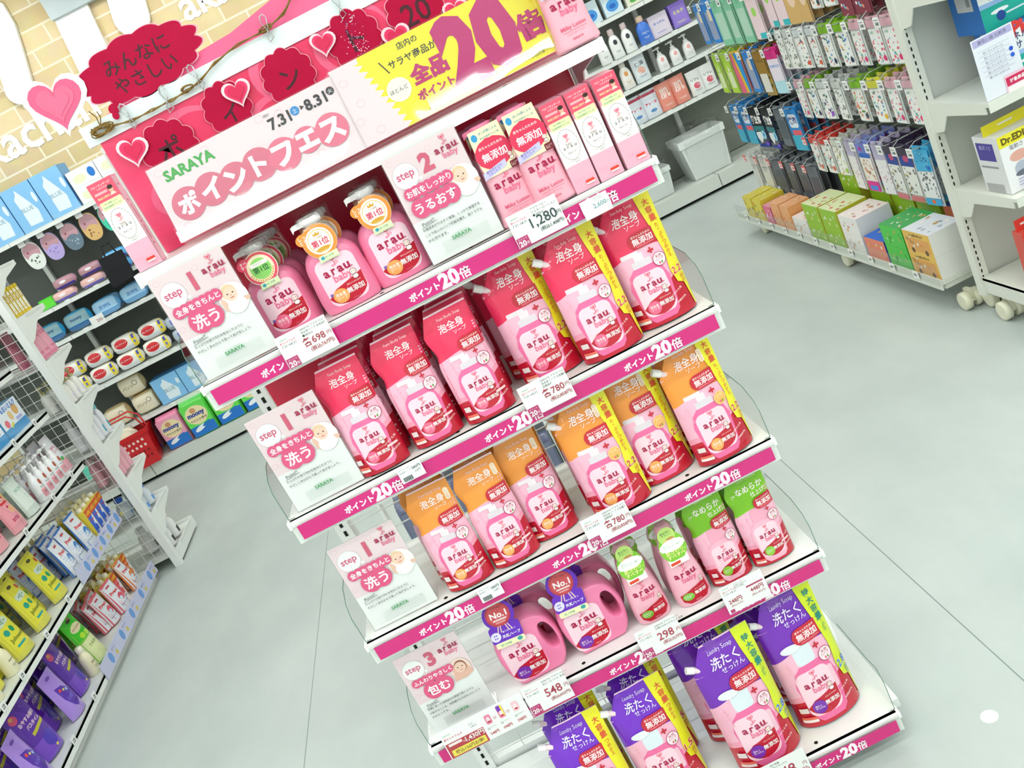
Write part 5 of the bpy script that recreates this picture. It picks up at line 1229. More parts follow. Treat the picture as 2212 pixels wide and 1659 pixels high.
    def wg(A, W, H):
        A.rect(P('#e3efe8'), -W*.46, W*.46, H*.02, H*.97); A.text(P('#2aa06a'), 'さらさら', 0, H*.7, w=W*.5, bold=.03); A.ring(P('#8ac0a0'), W*.1, H*.45, W*.1, W*.1, W*.012)
    def pw(A, W, H):
        A.rect(P('#f0f0f6'), -W*.46, W*.46, H*.3, H*.97); A.rect(P('#f2a8b8'), -W*.46, W*.46, H*.02, H*.3); A.text(P('#d83a6a'), 'ボディ\nソープ', 0, H*.62, w=W*.5, bold=.03); A.ell(P('#4ab05a'), -W*.1, H*.34, W*.14, H*.05)
    py = gpouch('baby_soap_pouch', .135, .235, .035, '#d8d23a', yel, 11, True)
    pp = gpouch('bubble_bath_pouch', .155, .275, .035, '#5a2aa8', pur, 12, '#22084a')
    pl = gpouch('sleep_bath_pouch', .125, .215, .03, '#b08ae8', lil, 13, '#6a4ab0')
    pg_ = gpouch('soap_pouch', .13, .25, .035, '#7ac83a', grn, 14, '#3a3a10')
    pb_ = gpouch('detergent_pouch', .115, .185, .03, '#3a78d0', pig('#1f7fd8'), 15)
    pr_ = gpouch('detergent_pouch', .105, .165, .03, '#e86a7a', pig('#e0506a'), 16)
    po_ = gpouch('detergent_pouch', .105, .165, .03, '#ee8a4a', pig('#e8802a'), 17)
    cream = gbottle('cream_bottle', '#f2ecc8', '#f6f2dc', .14, .033, 'cap', None, "Johnson's", '#6a6a30')
    bx_b = gbox('detergent_box', .062, .150, .062, '#f0d84a', pigbox('#3a6ad8'))
    bx_r = gbox('detergent_box', .062, .150, .062, '#f0d84a', pigbox('#f0707a'))
    bx_o = gbox('detergent_box', .062, .150, .062, '#f0d84a', pigbox('#f2904a'))
    for t in (bx_b, bx_r, bx_o):
        b = MB(); b.lathe([(.150, .016), (.153, .017), (.168, .015), (.170, .010)], G('#f6f2d8'), c=(0, .031), n=12); b.build('cap', t)
        b = MB(); b.prism([(-.025, .150), (.025, .150), (.020, .180), (-.018, .180)], .060, .062, G('#f4eec0')); b.build('carton_flap', t)
    pnk = gpouch('refill_pouch', .13, .22, .03, '#f3a0ae', pinkp, 18)
    wgp = gpouch('refill_pouch', .12, .18, .03, '#dcebe2', wg, 19)
    pwp = gpouch('refill_pouch', .115, .20, .03, '#f0e6ee', pw, 20)
    pmp = gbottle('pump_bottle', '#f2f2f5', '#f4f4f4', .185, .034, 'pump', '#f0a0ac', 'もこもこ', '#4a4a6a', top='#b5563a')
    def grid(proto, name, rows, X, z, y0, dy, lab, group=None, rz=pi/2, ny=4, dx=.07, jit=.01):
        rnd = random.Random(hash(name) % 99 if False else len(name)); k = 0
        for r in range(rows):
            for i in range(ny):
                yy = y0+dy*i+rnd.uniform(-jit, jit); wh = ('in the front row' if r == 0 else 'in the second row' if r == 1 else 'in the back row')
                place(proto, f'{lab}, {ORD[i]} from the near end {wh}', (X-dx*r, yy, z+.0008), rz=rz+rnd.uniform(-.08, .08)*(jit > .005), rx=0, group=group); k += 1
    B, S1_, S2_, S3_, S4_ = .075, .405, .735, 1.035, 1.285
    X = FX-.058
    place(pp, 'dark purple bath pouch with a lilac front pouch leaning on it', (X-.03, 2.02, B+.001), rz=pi/2+.1, rx=-.08)
    place(pp, 'dark purple bath pouch nearest the bottom left corner', (X-.02, 1.60, B+.001), rz=pi/2-.15, rx=-.1)
    place(pp, 'dark purple bath pouch between the two front purple ones', (X-.09, 1.80, B+.001), rz=pi/2+.05, rx=-.05)
    place(pp, 'dark purple bath pouch behind, at the far side of the group', (X-.12, 2.05, B+.001), rz=pi/2, rx=-.05)
    place(pp, 'dark purple bath pouch behind, at the near side of the group', (X-.12, 1.48, B+.001), rz=pi/2, rx=-.05)
    place(pl, 'lilac sleep bath pouch standing in front of the purple ones', (X+.012, 1.83, B+.001), rz=pi/2, rx=-.1)
    place(pl, 'lilac sleep bath pouch at the near end of the bottom shelf', (X+.01, 1.44, B+.001), rz=pi/2+.1, rx=-.1)
    place(pg_, 'green topped soap pouch in front on the bottom shelf', (X-.01, 2.24, B+.001), rz=pi/2-.05, rx=-.12)
    place(pg_, 'green topped soap pouch behind the front green one', (X-.08, 2.30, B+.001), rz=pi/2, rx=-.05)
    place(cream, 'squat cream bottle between purple and green pouches on the bottom shelf', (X+.0, 2.125, B+.001), rz=pi/2)
    for i, (dx, y) in enumerate(((0, 2.66), (-.03, 2.56), (-.08, 2.64), (-.06, 2.52), (-.12, 2.58))): place(pr_, ['white and red detergent pouch leaning at the very front', 'red detergent pouch nearest the green topped pouch', 'red detergent pouch just behind the front one', 'red detergent pouch deep in the pile, near side', 'red detergent pouch farthest back in the pile'][i], (X+dx, y, B+.001), rz=pi/2+.1*i-.2, rx=-.12)
    for i, (dx, y) in enumerate(((0, 2.88), (-.05, 2.92), (-.09, 2.84))): place(po_, ['white and orange detergent pouch in front', 'orange detergent pouch behind the front orange one', 'orange detergent pouch farthest back'][i], (X+dx, y, B+.001), rz=pi/2+.08*i, rx=-.12)
    for r in range(2):
        for k in range(2): place(bx_r, f'detergent box with yellow top and red print, {ORD[k]} from the near end, {["front", "back"][r]} row', (FX-.085-.075*r+.005*k, 2.72+.066*k, B+.001), rz=pi/2)
        for k in range(2): place(bx_o, f'detergent box with yellow top and orange print, {ORD[k]} from the near end, {["front", "back"][r]} row', (FX-.085-.075*r, 2.93+.066*k, B+.001), rz=pi/2)
    for k in range(7): place(pp, f'dark purple bath pouch in the rear pile, {ORD[k]} from the near end', (X-.19-.05*(k % 2), 1.32+.165*k, B+.001), rz=pi/2+.04*((k*5) % 3-1), rx=-.04)
    for k in range(6): place(pr_ if k < 3 else po_, f'detergent pouch in the rear pile of the bottom shelf, {ORD[k]} from the near end', (X-.22, 2.46+.11*k, B+.001), rz=pi/2, rx=-.04)
    # second shelf
    for k in range(8): place(py if k < 6 else pb_, f'pouch in the rear file of the second shelf, {ORD[k]} from the near end', (X-.16-.03*(k % 2), 1.40+.150*k, S1_+.001), rz=pi/2, rx=-.04)
    for i, (dx, y, rz) in enumerate(((0, 2.26, 0), (0, 2.03, .05), (-.0, 1.82, -.05), (-.03, 1.58, .1), (-.07, 2.16, 0), (-.07, 1.93, 0), (-.07, 1.70, 0))):
        place(py, 'yellow baby soap pouch '+['beside the blue detergent pouches', 'second from the blue detergent pouches', 'third from the blue detergent pouches', 'nearest the viewer', 'behind, closest to the blue pouches', 'behind, in the middle', 'behind, nearest the viewer'][i], (X+dx, y, S1_+.001), rz=pi/2+rz, rx=-.12)
    place(cream, 'squat cream bottle in front of the yellow pouches', (X+.0, 1.69, S1_+.001), rz=pi/2)
    place(cream, 'squat cream bottle at the near end of the second shelf', (X+.01, 1.50, S1_+.001), rz=pi/2)
    for i, (dx, y, rz) in enumerate(((.0, 2.60, 0), (.0, 2.76, -.1), (.01, 2.47, .1), (-.05, 2.54, 0), (-.06, 2.68, 0), (-.10, 2.50, .1), (-.10, 2.62, 0))):
        place(pb_, ['white and blue detergent pouch, middle of the front three', 'white and blue detergent pouch nearest the boxes', 'white and blue detergent pouch nearest the yellow pouches', 'blue detergent pouch just behind the front three', 'blue detergent pouch behind, towards the boxes', 'blue detergent pouch at the back, near side', 'blue detergent pouch at the back, far side'][i], (X+dx, y, S1_+.001), rz=pi/2+rz, rx=-.1)
    for r in range(3):
        for k in range(4 if r < 2 else 3): place(bx_b, f'detergent box with yellow top and blue print, {ORD[k]} from the near end, {["front", "middle", "back"][r]} row', (FX-.03-.078*r, 2.855+.066*k-(.30 if r == 2 else 0), S1_+.001), rz=pi/2)
    # third shelf
    place(pnk, 'pink pouch with a yellow edge beside the mint pouch', (X, 2.33, S2_+.001), rz=pi/2, rx=-.08); place(pnk, 'pink pouch with a yellow edge nearest the viewer', (X-.01, 2.14, S2_+.001), rz=pi/2+.1, rx=-.08)
    place(wgp, 'white and mint refill pouch beside the pump bottles', (X, 2.50, S2_+.001), rz=pi/2, rx=-.08); place(wgp, 'white and mint refill pouch behind the front one', (X-.07, 2.52, S2_+.001), rz=pi/2, rx=-.06)
    for r in range(2):
        for k in range(5): place(pmp, f'white pump bottle with pink label, {ORD[k]} from the near end, {["front", "back"][r]} row', (X-.075*r+.01, 2.64+.072*k-.03*r, S2_+.001), rz=pi/2)
    place(pwp, 'white and pink refill pouch at the far end of the third shelf', (X, 3.0, S2_+.001), rz=pi/2, rx=-.06); place(pwp, 'white and pink refill pouch second from the far end', (X-.06, 2.99, S2_+.001), rz=pi/2, rx=-.06)
    for k in range(5): place(pnk if k % 2 else wgp, f'refill pouch in the rear file of the third shelf, {ORD[k]} from the near end', (X-.17, 2.02+.14*k, S2_+.001), rz=pi/2, rx=-.04)
    # fourth shelf
    def animal(A, w, h):
        A.rect(P('#e9eff6'), -w/2, w/2, 0, h); A.rect(P('#3a9ad8'), -w/2, w/2, 0, h*.28); A.ell(P('#e0b070'), w*.25, h*.66, w*.12, h*.18); A.ell(P('#e8c890'), -w*.02, h*.58, w*.09, h*.16); A.ell(P('#e87a8a'), -w*.3, h*.42, w*.09, h*.13); A.ell(P('#d8d84a'), -w*.14, h*.30, w*.09, h*.05, rot=.4); A.text(P('#3a7ad0'), 'うるおいミルク', 0, h*.87, w=w*.8, bold=.04); A.rrect(P('#b8b8e8'), w*.1, w*.36, h*.32, h*.42, .004)
    ab = gbox('baby_lotion_box', .26, .145, .07, '#6ab0e0', animal); redb = gbox('soap_box', .17, .17, .06, '#e6e0e2', a_simple('#f1e6e6', None, 'ベビーソープ', '#b03a4a'))
    place(ab, 'white box printed with small round animals, at the far end', (X, 2.86, S3_+.001), rz=pi/2); place(ab, 'white box printed with small round animals, at the near end', (X, 2.58, S3_+.001), rz=pi/2)
    place(redb, 'upright box with red lettering behind the animal boxes', (X-.09, 2.78, S3_+.001), rz=pi/2); place(redb, 'upright box with red lettering behind, nearer the viewer', (X-.09, 2.58, S3_+.001), rz=pi/2)
    bp = gbottle('spray_bottle', '#f0f2f4', '#2f8ad0', .21, .036, 'pump', None, 'ローション', '#7a6a9a', top='#f2c8cc'); place(bp, 'white bottle with a bright blue pump beside the animal boxes', (X-.10, 3.02, S3_+.001), rz=pi/2+.3)
    bw = gpouch('refill_pouch', .10, .19, .025, '#5ab0e0', a_simple('#f0eef4', None, 'うるおい', '#8a5a8a'), 21); place(bw, 'white refill pouch with a blue corner behind the blue pump bottle', (X-.17, 3.0, S3_+.001), rz=pi/2)
    # fifth shelf: clear and white packs
    cl = gbottle('clear_bottle', '#e9e4ec', '#f0eef2', .15, .028, 'cap', '#efc8d2', None, '#a88aa0')
    for k in range(7): place(cl, f'pale bottle on the fifth shelf, {ORD[k]} from the far end', (X-.04-.05*(k % 2), 3.02-.062*k, S4_+.001), rz=pi/2)
    ro = gbox('orange_box', .16, .14, .08, '#f08a5a', a_simple('#f3c4b0', None, 'ベビー', '#e0602a')); 
    for k in range(3): place(ro, f'orange and white box on the sixth shelf, {ORD[k]} from the far end', (X-.10, 2.96-.17*k, 1.601), rz=pi/2)
left_goods()

def end_goods():
    rzz = pi   # these face +y
    wb = gbottle('spray_bottle', '#f3f3f6', '#eef0f2', .175, .036, 'cap', '#e0e4ee', None, '#a05a6a'); cy = gbottle('lotion_tube', '#eeeef4', '#8ac8d0', .17, .03, 'cap', '#2aa8b8', None, '#c05a6a')
    pk = gbottle('pink_bottle', '#f3b8c6', '#f6d8de', .16, .034, 'cap', None, None, '#c86a80'); ol = gbottle('oil_bottle', '#f3f2ec', '#b8b27a', .15, .036, 'pump', '#d8d8ec', None, '#7a7ab0')
    pg = gpouch('pink_pouch', .12, .2, .03, '#e88aa8', a_simple('#f0a8bc', None, 'ミルク', '#c84a70'), 31)
    cont = gbox('storage_box', .13, .12, .11, '#cfdfe4', a_simple('#d8e6ea', None, 'ケース', '#3a70c8')); bb = gbottle('blue_tub', '#dfe8ee', '#2a6ad8', .12, .045, 'cap', '#5a98e8', None, '#2a5ab0'); pan = gbottle('measuring_jug', '#eff0f0', '#f4f4f6', .15, .05, 'cap', '#2a2c30', None, '#8a8a90')
    ysp = gbox('feeding_spoon_pack', .035, .15, .02, '#e8cc3a', a_simple('#f4f2ea', None, 'S', '#c8a82a'))
    Z = dict(a=.075, b=.312, c=.537, d=.747, e=.987, f=1.24, g=1.479)
    rows = [(pan, Z['a'], [( -2.02, 3.24), (-2.02, 3.36), (-2.14, 3.30)], 'white measuring jug on the lowest end shelf'),
        (bb, Z['b'], [(-2.02, 3.22), (-2.02, 3.33), (-2.13, 3.27)], 'blue and clear tub on the second end shelf'), (cont, Z['b'], [(-2.06, 3.47)], 'pale storage box at the outer edge of the second end shelf'),
        (pk, Z['c'], [(-2.02, 3.18), (-2.02, 3.25), (-2.02, 3.32), (-2.02, 3.39), (-2.12, 3.22), (-2.12, 3.31)], 'pink bottle in the file on the third end shelf'),
        (cy, Z['d'], [(-2.02, 3.34), (-2.02, 3.42), (-2.10, 3.38)], 'white bottle with a teal foot on the fourth end shelf'), (wb, Z['d'], [(-2.02, 3.18), (-2.02, 3.26), (-2.10, 3.22)], 'plain white spray bottle on the fourth end shelf'),
        (ol, Z['e'], [(-2.02, 3.17), (-2.02, 3.25), (-2.02, 3.33), (-2.02, 3.41), (-2.11, 3.21), (-2.11, 3.30)], 'white bottle with olive pump on the fifth end shelf'),
        (pg, Z['f'], [(-2.02, 3.22), (-2.02, 3.30), (-2.02, 3.39), (-2.14, 3.30)], 'rose pink pouch on the sixth end shelf'),
        (ysp, Z['g'], [(-2.00, 3.16+.045*k) for k in range(7)], 'spoon pack with a yellow foot on the seventh end shelf')]
    for proto, z, pts, lab in rows:
        for k, (x, y) in enumerate(pts):
            tilt = pi/2 if proto in (ysp, pg) else rzz-1.2
            place(proto, lab+(', '+ORD[k]+' from the upright' if len(pts) > 1 else ''), (x, y, z+.0008), rz=tilt)
    cl2 = ghang('brush_pack', .035, .19, '#e8e6ee', '#b9c0dc', spots(41, 10, ['#4a6ac8', '#d8d8e8', '#8a9ad0'], -.012, .012, -.17, -.04, .005))
    for k in range(6): place(cl2, f'clear brush pack above the end shelves, {ORD[k]} from the upright', (-2.03, 3.18+.05*k, 1.690), rz=pi/2, group=None)
end_goods()
# ================================================================== right gondola: hooks on its left side, shelves on its end
HX = 1.75
ROWS = [  # z of hook, y positions (near bay), kinds
 (1.345, [2.68, 2.57, 2.45, 2.34, 2.22, 2.10, 1.98, 1.86, 1.74]), (1.100, [2.70, 2.60, 2.49, 2.37, 2.24, 2.10, 1.98, 1.84, 1.73]),
 (.866, [2.68, 2.56, 2.44, 2.30, 2.13, 1.98, 1.85, 1.72]), (.592, [2.74, 2.62, 2.50, 2.38, 2.26, 2.13, 2.03, 1.92, 1.80])]
ROWF = [(1.30, [3.62, 3.47, 3.32, 3.17, 3.02, 2.87]), (1.026, [3.63, 3.48, 3.33, 3.17, 3.02, 2.86]), (.732, [3.65, 3.50, 3.36, 3.20, 3.03, 2.88]), (.438, [3.66, 3.50, 3.32, 3.15, 3.00, 2.87])]
def right_gondola():
    g = thing('right_gondola', 'pale gondola at the right with rows of hooks and a boxed base shelf', 'shelf unit')
    wm = mat('ivory_metal', '#e3e6dc', rough=.4, coat=.1); bp = mat('peg_panel', '#7f8981', rough=.6)
    b = MB(); b.box(2.005, 2.02, 1.56, 3.78, .14, 2.1, bp); b.build('back_panel', g)
    b = MB()
    for y in (1.56, 2.78, 3.78): b.box(2.0, 2.04, y-.018, y+.018, .09, 2.1, wm)
    b.build('upright', g)
    b = MB(); b.box(1.625, 2.03, 1.62, 3.74, .125, .140, wm); b.box(1.620, 1.626, 1.62, 3.74, .105, .150, wm); b.box(1.64, 2.03, 1.63, 1.66, .10, .125, wm); b.build('base_shelf', g)
    b = MB(); b.box(1.616, 1.6175, 1.62, 3.74, .125, .205, 'clear'); b.build('clear_riser', g)
    for k in range(11):
        y = 1.78+k*.18; b = MB(); b.box(1.612, 1.6145, y-.02, y+.02, .128, .160, P('#f2f4f0')); A = Art(); A.text(P('#5a6060'), '398', 0, .145, w=.02, bold=.02)
        b.art(A, lambda x, z, o: (1.6118-o, y-x, z)); b.build('shelf_label', g, fix=False)
    cas = G('#e9e8cf', .4)
    for x, y in ((1.70, 1.60), (1.70, 2.55), (1.76, 1.53), (1.72, 1.39), (2.5, 1.39), (1.72, 3.6)):
        b = MB()
        for s in (-.022, .022):
            v = []
            b.rings([[(x+s+q, y+.036*cos(a)*k, .037+.036*sin(a)*k) for a in [2*pi*i/20 for i in range(20)]] for q, k in ((-.014, .82), (-.011, 1), (.011, 1), (.014, .82))], cas)
        b.box(x-.008, x+.008, y-.02, y+.02, .03, .08, cas); b.build('caster', g)
    hk = mat('hook_plastic', '#cdd3cf', rough=.3, coat=.3)
    for rows in (ROWS, ROWF):
        for z, ys in rows:
            for y in ys:
                b = MB(); b.tube([(2.005, y, z), (HX+.03, y, z), (HX+.012, y, z+.006)], .0022, hk, 5); b.tube([(2.005, y, z+.03), (HX+.03, y, z+.03), (HX, y, z+.012)], .0018, hk, 5); h = b.build('hook', g)
                rd = (z < .45 or (z < .60 and y > 2.5)); b = MB(); b.box(HX-.002, HX, y-.021, y+.021, z-.024, z+.014, P('#e86a6a') if rd else P('#f3f5f3'))
                A = Art(); 
                if rd: A.rect(P('#f6e3e0'), -.019, .019, z-.022, z+.002)
                A.text(P('#5a6262') if not rd else P('#c83a44'), '348', .002, z-.010, w=.024, bold=.03); A.rect(P('#7a8282'), -.015, .012, z+.002, z+.005)
                b.art(A, lambda x, zz, o: (HX-.0022-o, y-x, zz)); b.build('price_label', h, fix=False)
    e = thing('end_gondola', 'pale end unit at the right with slotted upright and deep shelves', 'shelf unit')
    iv = 'ivory_metal'
    for x in (1.70, 2.62):
        b = MB(); b.box(x-.018, x+.018, 1.455, 1.495, .085, 2.1, iv); z = .16
        while z < 2.08: b.box(x-.006, x-.0015, 1.4538, 1.4552, z-.0065, z+.0065, 'black_slot'); z += .0243
        b.build('upright', e)
    MB().box(1.72, 2.60, 1.470, 1.480, .12, 2.1, mat('end_panel', '#d3d8d0', rough=.5)).build('back_panel', e)
    for i, z in enumerate((.16, .508, .825, 1.19, 1.55)):
        b = MB(); ya = 1.115 if i else 1.02; b.box(1.69, 2.63, ya, 1.455, z-.012, z, iv); b.box(1.69, 2.63, ya-.004, ya, z-.030, z+.002, iv)
        b.prism([(1.455, z-.012), (ya+.02, z-.012), (ya+.02, z-.035), (1.36, z-.045), (1.40, z-.10), (1.455, z-.11)] if i else [(1.455, z-.002), (ya, z-.002), (ya, z-.062), (1.455, z-.062)], 1.690, 1.694, iv, axis='x')
        b.build('shelf', e)
right_gondola()
def right_goods():
    Wc = '#eef0ee'
    def bib(seed, cols, head, n=26, dot=None):
        def f(A, w, h):
            A.rect(P(head), -w*.47, w*.47, -h*.16, h*.0)
            A.rect(P('#f3f4f0'), -w*.43, w*.43, -h*.97, -h*.19); spots(seed, n, cols, -w*.38, w*.38, -h*.93, -h*.23, w*.055)(A)
            if dot: A.ell(P(dot), w*.26, -h*.84, w*.12, w*.12)
        return f
    mixed = ['#8a9a90', '#3f9a6a', '#e05a5a', '#3a8ad0', '#6a7a7a', '#e8b04a']
    protos = [('green headed bib pack', '#86c02a', bib(1, mixed, '#86c02a', dot='#2a3a5a')), ('pale headed bib pack', '#d8dcd8', bib(2, ['#8a9288', '#6a7270', '#b8a890'], '#d8dcd8')),
        ('blue spotted bib pack', '#dfe6ea', bib(3, ['#2a8ad8', '#5a6a6a', '#8ab0a0', '#e05a4a'], '#dfe6ea', dot='#e8604a')), ('pink patterned bib pack', '#e8b8c4', bib(4, ['#e87a9a', '#3ab0d8', '#e8506a', '#a0c8a0'], '#e8b8c4', dot='#e03a7a')),
        ('white bib pack with a yellow header', '#e3e04a', bib(5, ['#4ab0a0', '#e05040', '#3a9ad8', '#a0b0a8'], '#e3e04a', dot='#f0c040')), ('purple dotted bib pack', '#dcdfe2', bib(6, ['#9a5ac8', '#5a9a8a', '#e87aa0', '#3a4a50'], '#dcdfe2', dot='#a05ad0')),
        ('red topped bib pack with cherries', '#e0443a', bib(7, ['#e05a5a', '#4a4a4a', '#8a8a8a', '#5ac8c8'], '#e0443a', dot='#e8603a')), ('yellow flower bib pack', '#dfe3d8', bib(8, ['#e8d84a', '#c8a83a', '#9aa890'], '#dfe3d8', dot='#a8d04a')),
        ('orange leaf bib pack', '#86c02a', bib(9, ['#f0885a', '#5a9a2a', '#8ac83a', '#e0703a'], '#86c02a', 34, dot='#3a4a58'))]
    PR = [(n, ghang('bib_pack', .092, .172, hd, '#dfe4e0', f)) for n, hd, f in protos]
    def blue(A, w, h): A.rect(P('#46b4e4'), -w*.47, w*.47, -h*.38, 0); spots(50, 20, ['#2a8ac8', '#1a6ab0', '#8ad8f0'], -w*.4, w*.4, -h*.3, -h*.04, w*.04)(A); A.ell(P('#1f6ad0'), w*.28, -h*.32, w*.09, w*.09); A.rect(P('#eef0f0'), -w*.45, w*.45, -h*.86, -h*.39); spots(51, 26, ['#6a6e72', '#9a9ea0'], -w*.4, w*.4, -h*.84, -h*.41, w*.05)(A); A.rect(P('#4aaee0'), -w*.45, w*.45, -h*.98, -h*.86); A.rect(P('#e8784a'), -w*.1, w*.1, -h*.95, -h*.88)
    def dark(A, w, h): A.rect(P('#3a2f4a'), -w*.47, w*.47, -h*.16, 0); A.rect(P('#1f3f9a'), -w*.47, w*.47, -h*.34, -h*.16); A.ell(P('#d04a7a'), 0, -h*.2, w*.2, h*.06); A.rect(P('#eeeeea'), -w*.45, w*.45, -h*.86, -h*.34); spots(52, 20, ['#8a7a70', '#b8b060', '#6a6a70'], -w*.4, w*.4, -h*.84, -h*.38, w*.06)(A); A.rect(P('#e07a80'), -w*.45, w*.45, -h*.98, -h*.88)
    def mag(A, w, h): A.rect(P('#7a8ad8'), -w*.47, w*.47, -h*.22, 0); A.ell(P('#2a6ac8'), 0, -h*.26, w*.46, h*.06); A.ell(P('#c83aa0'), -w*.2, -h*.12, w*.12, w*.1); A.rect(P('#f2ede4'), -w*.45, w*.45, -h*.78, -h*.3); spots(53, 18, ['#e0a07a', '#d8b890', '#c88a6a'], -w*.4, w*.4, -h*.76, -h*.34, w*.07)(A); A.rect(P('#e01a9a'), -w*.45, w*.45, -h*.98, -h*.78); A.rrect(P('#3a8ae0'), -w*.3, w*.3, -h*.96, -h*.87, .003)
    def lav(A, w, h): A.rect(P('#c4bcd8'), -w*.47, w*.47, -h*.3, 0); A.rect(P('#f0eeee'), -w*.45, w*.45, -h*.98, -h*.3); spots(54, 14, ['#b8b4c0', '#d08aa0'], -w*.4, w*.4, -h*.9, -h*.34, w*.05)(A)
    SP = [('long sky blue patterned sleeve pack', ghang('bib_pack', .105, .235, '#4ab4e0', '#dfe8ec', blue)), ('long pack with a navy header', ghang('bib_pack', .10, .235, '#3a2f4a', '#e6e4e0', dark)), ('long blue and magenta pack', ghang('bib_pack', .105, .225, '#8a9ae0', '#efe6ea', mag)), ('long lavender topped pack', ghang('bib_pack', .085, .225, '#c4bcd8', '#e9e6ec', lav))]
    def mask1(A, w, h): A.rect(P('#1a1c20'), -w*.48, w*.48, -h*.55, -h*.02); A.text(P('#ffffff'), '超立体', 0, -h*.30, w=w*.86, h=h*.20, bold=.04); A.rect(P('#2f7f88'), -w*.48, w*.48, -h*.58, -h*.46); A.poly(P('#eef2f6'), [(-w*.42, -h*.62), (w*.05, -h*.6), (w*.08, -h*.78), (-w*.16, -h*.9), (-w*.4, -h*.76)]); A.ell(P('#9ad8ea'), w*.24, -h*.68, w*.2, w*.2); A.ell(P('#2a7ac8'), w*.24, -h*.68, w*.06, w*.1); A.rect(P('#1a3a9a'), -w*.48, w*.48, -h*.99, -h*.92); A.ell(P('#7a4ad8'), w*.3, -h*.9, w*.16, h*.04)
    def mask2(A, w, h): A.rect(P('#2a88d0'), -w*.48, w*.48, -h*.6, 0); A.rrect(P('#e6ecf4'), -w*.34, w*.34, -h*.44, -h*.12, w*.12); A.text(P('#1c3a86'), '快適', 0, -h*.27, w=w*.6, bold=.05); A.rrect(P('#e8606a'), -w*.3, w*.4, -h*.62, -h*.5, .004); A.rect(P('#3fb0d0'), -w*.48, w*.48, -h*.98, -h*.62)
    def mask3(A, w, h): A.rect(P('#a07a2a'), -w*.48, w*.48, -h*.5, 0); A.text(P('#4a3a10'), 'PITTA MASK', 0, -h*.22, w=w*.7); A.rect(P('#e3e0d4'), -w*.4, w*.3, -h*.92, -h*.5); A.rect(P('#3a3a2a'), w*.32, w*.42, -h*.62, -h*.56); A.rect(P('#3a3a2a'), w*.32, w*.42, -h*.8, -h*.74)
    def mask4(A, w, h): A.rect(P('#e0308a'), -w*.48, w*.48, -h*.2, 0); A.rect(P('#eee4f2'), -w*.48, w*.48, -h*.7, -h*.2); A.text(P('#2a8ad8'), '小さめマスク', 0, -h*.36, w=w*.8, bold=.04); A.rect(P('#b8e4f0'), -w*.48, w*.48, -h*.98, -h*.7)
    def lime(A, w, h): A.rect(P('#b9e04a'), -w*.48, w*.48, -h*.98, 0); A.rrect(P('#e6f0c8'), -w*.3, w*.3, -h*.85, -h*.45, .004); A.poly(P('#f4f8e8'), [(-w*.1, -h*.42), (w*.16, -h*.42), (0, -h*.26)])
    def rainb(A, w, h): A.rect(P('#2a9ae0'), -w*.48, w*.48, -h*.98, 0); A.poly(P('#f0c030'), [(-w*.48, 0), (-w*.05, 0), (w*.3, -h*.98), (-w*.48, -h*.98)]); A.poly(P('#e86a8a'), [(-w*.48, 0), (-w*.25, 0), (w*.05, -h*.98), (-w*.48, -h*.98)])
    def gpk(A, w, h): A.rect(P('#dcdedb'), -w*.46, w*.46, -h*.97, -h*.05); A.text(P('#5a5e5e'), 'FASHION\nマスク', 0, -h*.35, w=w*.6, bold=.02)
    def grey(A, w, h): A.rect(P('#6a727c'), -w*.46, w*.46, -h*.97, -h*.02); A.rect(P('#545c66'), -w*.36, w*.36, -h*.8, -h*.3)
    def bframe(A, w, h): A.rect(P('#2f8fe6'), -w*.48, w*.48, -h*.98, 0); A.rect(P('#9aa6c4'), -w*.38, w*.38, -h*.9, -h*.2); A.rect(P('#f0dcc0'), -w*.05, w*.3, -h*.42, -h*.14)
    def grn(A, w, h): A.rect(P('#8ad0ac'), -w*.48, w*.48, -h*.98, 0); A.rect(P('#b8dcc8'), -w*.36, w*.36, -h*.85, -h*.25)
    def face(A, w, h): A.rect(P('#d8b070'), -w*.48, w*.48, -h*.98, 0); A.ell(P('#f0d0b8'), w*.1, -h*.45, w*.3, h*.22); A.ell(P('#4a2a20'), w*.12, -h*.26, w*.3, h*.12); A.rect(P('#7ac83a'), -w*.48, w*.48, -h*.08, 0)
    def maroon(A, w, h): A.rect(P('#8a3a4a'), -w*.48, w*.48, -h*.98, 0); spots(60, 12, ['#e8a080', '#8ac0e0', '#e8e0e0'], -w*.4, w*.4, -h*.9, -h*.3, w*.08)(A)
    def pinky(A, w, h): A.rect(P('#f0d8de'), -w*.48, w*.48, -h*.98, 0); A.ell(P('#a8dc6a'), 0, -h*.4, w*.2, w*.2); A.rect(P('#3ac0c8'), -w*.1, w*.48, -h*.98, -h*.86)
    H = lambda nm, w, h, hd, bd, f: ghang('hanging_pack', w, h, hd, bd, f)
